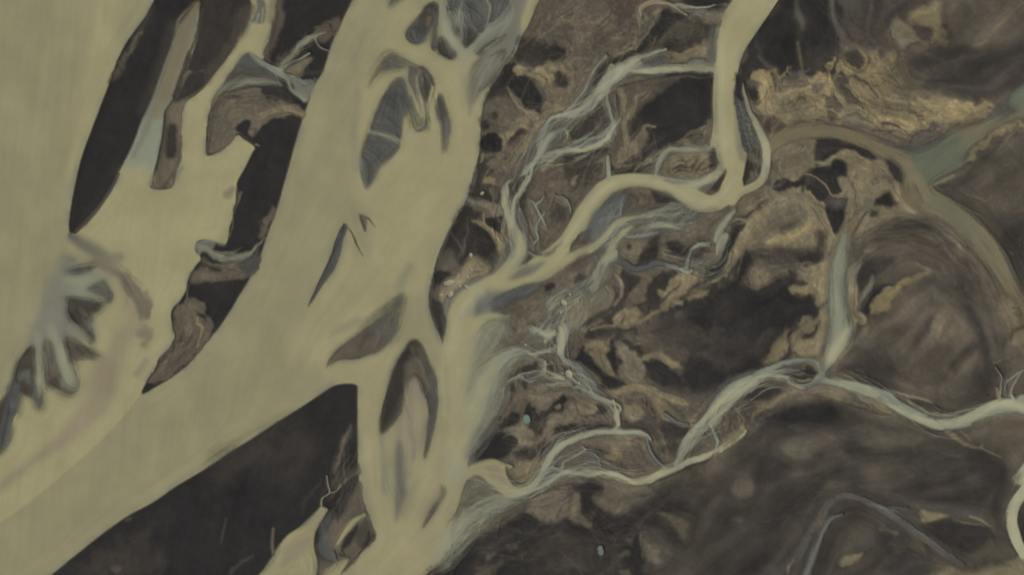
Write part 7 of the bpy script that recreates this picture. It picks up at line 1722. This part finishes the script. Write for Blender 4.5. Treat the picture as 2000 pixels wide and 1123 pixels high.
# --- water: one sheet for each channel
WATERS = [
 ("pond", "small round turquoise pond in the brown plain", "pond", "1014,806 1014,832 1042,834 1044,806"),
 ("pond", "small round grey pond on the dark plain at the bottom", "pond", "1160,1060 1160,1090 1186,1090 1186,1060"),
 ("stream", "short cream stream running off the bottom edge into the black bank", None, "655,960 640,980 560,1040 490,1123 400,1400 600,1500 690,1160 760,1040 690,1000 720,960"),
 ("river", "broad khaki river along the left edge", None, "-9000,-9000 -600,-3000 345,-130 304,0 250,90 205,200 160,310 141,400 134,452 133,500 128,560 122,640 90,680 62,672 24,720 10,770 -40,860 -600,1720 -9000,4200"),
 ("side_channel", "pale cream side channel between the black sandbar and the black bank", None, "134,452 170,430 225,372 262,300 300,205 345,70 395,-30 440,-9000 690,-9000 560,0 560,120 640,140 620,200 520,230 520,330 500,530 420,560 345,740 278,768 240,818 180,880 80,968 -60,1070 -400,1330 -400,1200 -40,860 60,680 130,640 128,500"),
 ("river", "broad khaki river sweeping from the top centre to the lower left corner", None, "700,-9000 560,-40 560,200 480,400 300,720 278,768 180,880 80,968 -60,1070 -400,1330 -9000,7000 -6000,9500 -500,1700 100,1140 700,800 640,1100 300,1600 -2700,9500 -600,9500 600,1600 830,1123 865,1040 868,960 875,850 870,720 866,676 842,640 830,580 850,500 930,370 945,210 1040,80 1090,-60 1400,-9000"),
 ("river", "cream river entering at the top right and bending down into the plain", None, "1400,-9000 1385,-60 1395,100 1388,140 1385,280 1280,320 1240,338 1180,345 1130,400 1080,480 1010,520 930,560 880,600 862,680 866,760 874,860 920,760 935,700 1010,625 1080,550 1200,480 1260,420 1340,425 1420,420 1500,380 1515,280 1480,200 1440,150 1540,0 1580,-80 2600,-9000"),
 ("stream", "blue-green stream ending in a cream tip on the right", None, "1625,430 1600,560 1590,700 1604,722 1640,700 1690,610 1725,520 1690,490 1670,440"),
 ("backwater", "olive and teal backwater curving across the upper right", None, "1490,300 1510,250 1640,230 1760,280 1900,220 2000,130 9000,-900 9000,900 2060,660 1990,640 1900,480 1800,420 1740,340 1600,290 1520,310"),
 ("stream", "cream bend of a stream at the right edge", None, "1960,980 2010,905 2120,850 9000,900 9000,2800 2000,1110 1965,1060"),
 ("stream", "pale stream crossing the lower right and joining the broad river", None, "862,950 900,880 1010,900 1100,840 1260,825 1300,850 1360,780 1480,715 1600,690 1700,730 1850,795 1950,730 2010,700 9000,200 9000,850 2000,840 1850,870 1700,790 1500,775 1440,870 1260,960 1100,960 1000,1000 840,1130"),
 ("stream", "braided blue-grey stream winding through the upper middle plain", None, "1390,110 1280,60 1180,100 1030,240 960,380 960,480 930,560 1030,520 1080,380 1240,330 1220,190 1300,150 1390,155"),
 ("stream", "dim grey stream arc on the dark plain at the bottom right", None, "1500,1200 1560,1000 1620,950 1760,960 1920,1120 1700,1110 1600,1120"),
]
wet_left = wet_c.copy()
wat = {"silt": ('c', silt), "turbidity": ('f', TUR)}
for nm, lb, cat, poly in WATERS:
    c = inside(poly) & wet_left
    wet_left &= ~c
    o = cut_mesh(nm, c, None, mw, wat)
    label(o, lb, cat, None, None if cat else "structure")
label(cut_mesh("rivulet", wet_left, None, mw, wat), "thin silty rivulets threading the brown plain", None, None, "structure")
# --- pale rounded mounds of silt and ice on the plain
mm, nt, nn, ll, bs = node_mat("pale_silt_crust")
n1 = nn.new("ShaderNodeTexNoise"); n1.inputs["Scale"].default_value = 1.1; n1.inputs["Detail"].default_value = 6
tc = nn.new("ShaderNodeTexCoord"); ll.new(tc.outputs["Object"], n1.inputs["Vector"])
cr = nn.new("ShaderNodeValToRGB"); ll.new(n1.outputs[0], cr.inputs[0])
for e, c in zip(cr.color_ramp.elements, ((128, 122, 100), (154, 148, 122))): e.color = (*lin(c), 1)
ll.new(cr.outputs[0], bs.inputs["Base Color"]); bs.inputs["Roughness"].default_value = .8
def height_at(x, y):
    i = int(np.clip(np.searchsorted(X, x), 1, NX - 2)); j = int(np.clip(np.searchsorted(Y, y), 1, NY - 2))
    return float(max(HGT[j - 1:j + 2, i - 1:i + 2].min(), -.05))
MOUNDS = [  # x, y, half length, half width, turn, label
 (941.4, 378.2, 4.5, 3.2, .5, "pale mound on the dark strip nearest the broad river"),
 (919.3, 498.7, 4.4, 4.0, .2, "pale round mound above the white cluster by the broad river"),
 (921.1, 527.1, 2.6, 2.4, 0, "tiny pale mound over the long leaning mound"),
 (911.1, 538.6, 7.0, 2.8, -.8, "long leaning pale mound uphill of the white cluster"),
 (876.3, 553.4, 11., 6.0, .15, "largest flat white mound of the cluster beside the broad river"),
 (879.4, 574.9, 7.0, 5.0, .6, "triangular white mound at the foot of the cluster"),
 (861.2, 575.8, 5.0, 3.2, .1, "small white mound at the left end of the cluster"),
 (898.4, 556.0, 6.5, 2.8, 1.2, "narrow upright white mound in the cluster"),
 (911.2, 561.0, 6.0, 3.2, -.9, "slanting white mound at the right end of the cluster"),
 (1100.4, 591.6, 6.6, 5.8, .3, "round pale mound beside the pale flats of the plain"),
 (1112.5, 575.6, 2.8, 2.6, 0, "tiny pale mound above the round mound"),
 (1094.3, 609.8, 2.0, 4.2, .2, "tiny upright pale mound below the round mound"),
 (1082.2, 646.1, 2.4, 2.4, 0, "tiny pale mound beside the fan of threads"),
 (1110.4, 731.2, 8.6, 8.0, .2, "large round cream mound on the braided threads"),
 (1130.0, 748.5, 2.8, 2.6, 0, "small cream mound below the large round one"),
 (1182.0, 933.0 - 1.5, 2.2, 1.8, 0, "small pale mound beside the lower stream"),
 (1025.8, 673.5, 3.4, 2.2, .4, "little white mound on the bank of the upper threads"),
]
MOUNDS = [m for m in MOUNDS if m[1] < 900]
for x, y, a, b, rot, lb in MOUNDS:
    r = np.random.default_rng(int(x * 13 + y))
    rings, seg = 5, 18
    prof = 1 + .14 * np.cos(np.arange(seg) * 2 * math.pi / seg * 2 + r.uniform(0, 6)) + .09 * r.standard_normal(seg)
    vs, fs = [], []
    hgt = .28 * min(a, b) * MPP
    for k in range(rings):
        t = k / rings
        for s in range(seg):
            an = s * 2 * math.pi / seg
            rr_ = (1 - t ** 2.2) * prof[s]
            u, w = a * MPP * rr_ * math.cos(an), b * MPP * rr_ * math.sin(an)
            vs.append((u * math.cos(rot) - w * math.sin(rot), u * math.sin(rot) + w * math.cos(rot), hgt * (math.sin(t * math.pi / 2) + .06 * r.standard_normal()) - (.25 if k == 0 else 0)))
    vs.append((0, 0, hgt))
    for k in range(rings - 1):
        for s in range(seg):
            s2 = (s + 1) % seg
            fs.append((k * seg + s, k * seg + s2, (k + 1) * seg + s2, (k + 1) * seg + s))
    for s in range(seg): fs.append(((rings - 1) * seg + s, (rings - 1) * seg + (s + 1) % seg, len(vs) - 1))
    me = bpy.data.meshes.new("silt_mound"); me.from_pydata(vs, [], fs); me.materials.append(mm)
    me.polygons.foreach_set("use_smooth", np.ones(len(fs), bool))
    o = bpy.data.objects.new("silt_mound", me); sc.collection.objects.link(o)
    o.location = (mx(x), my(y), height_at(x, y))
    label(o, lb, "mound", "pale mounds on the plain")
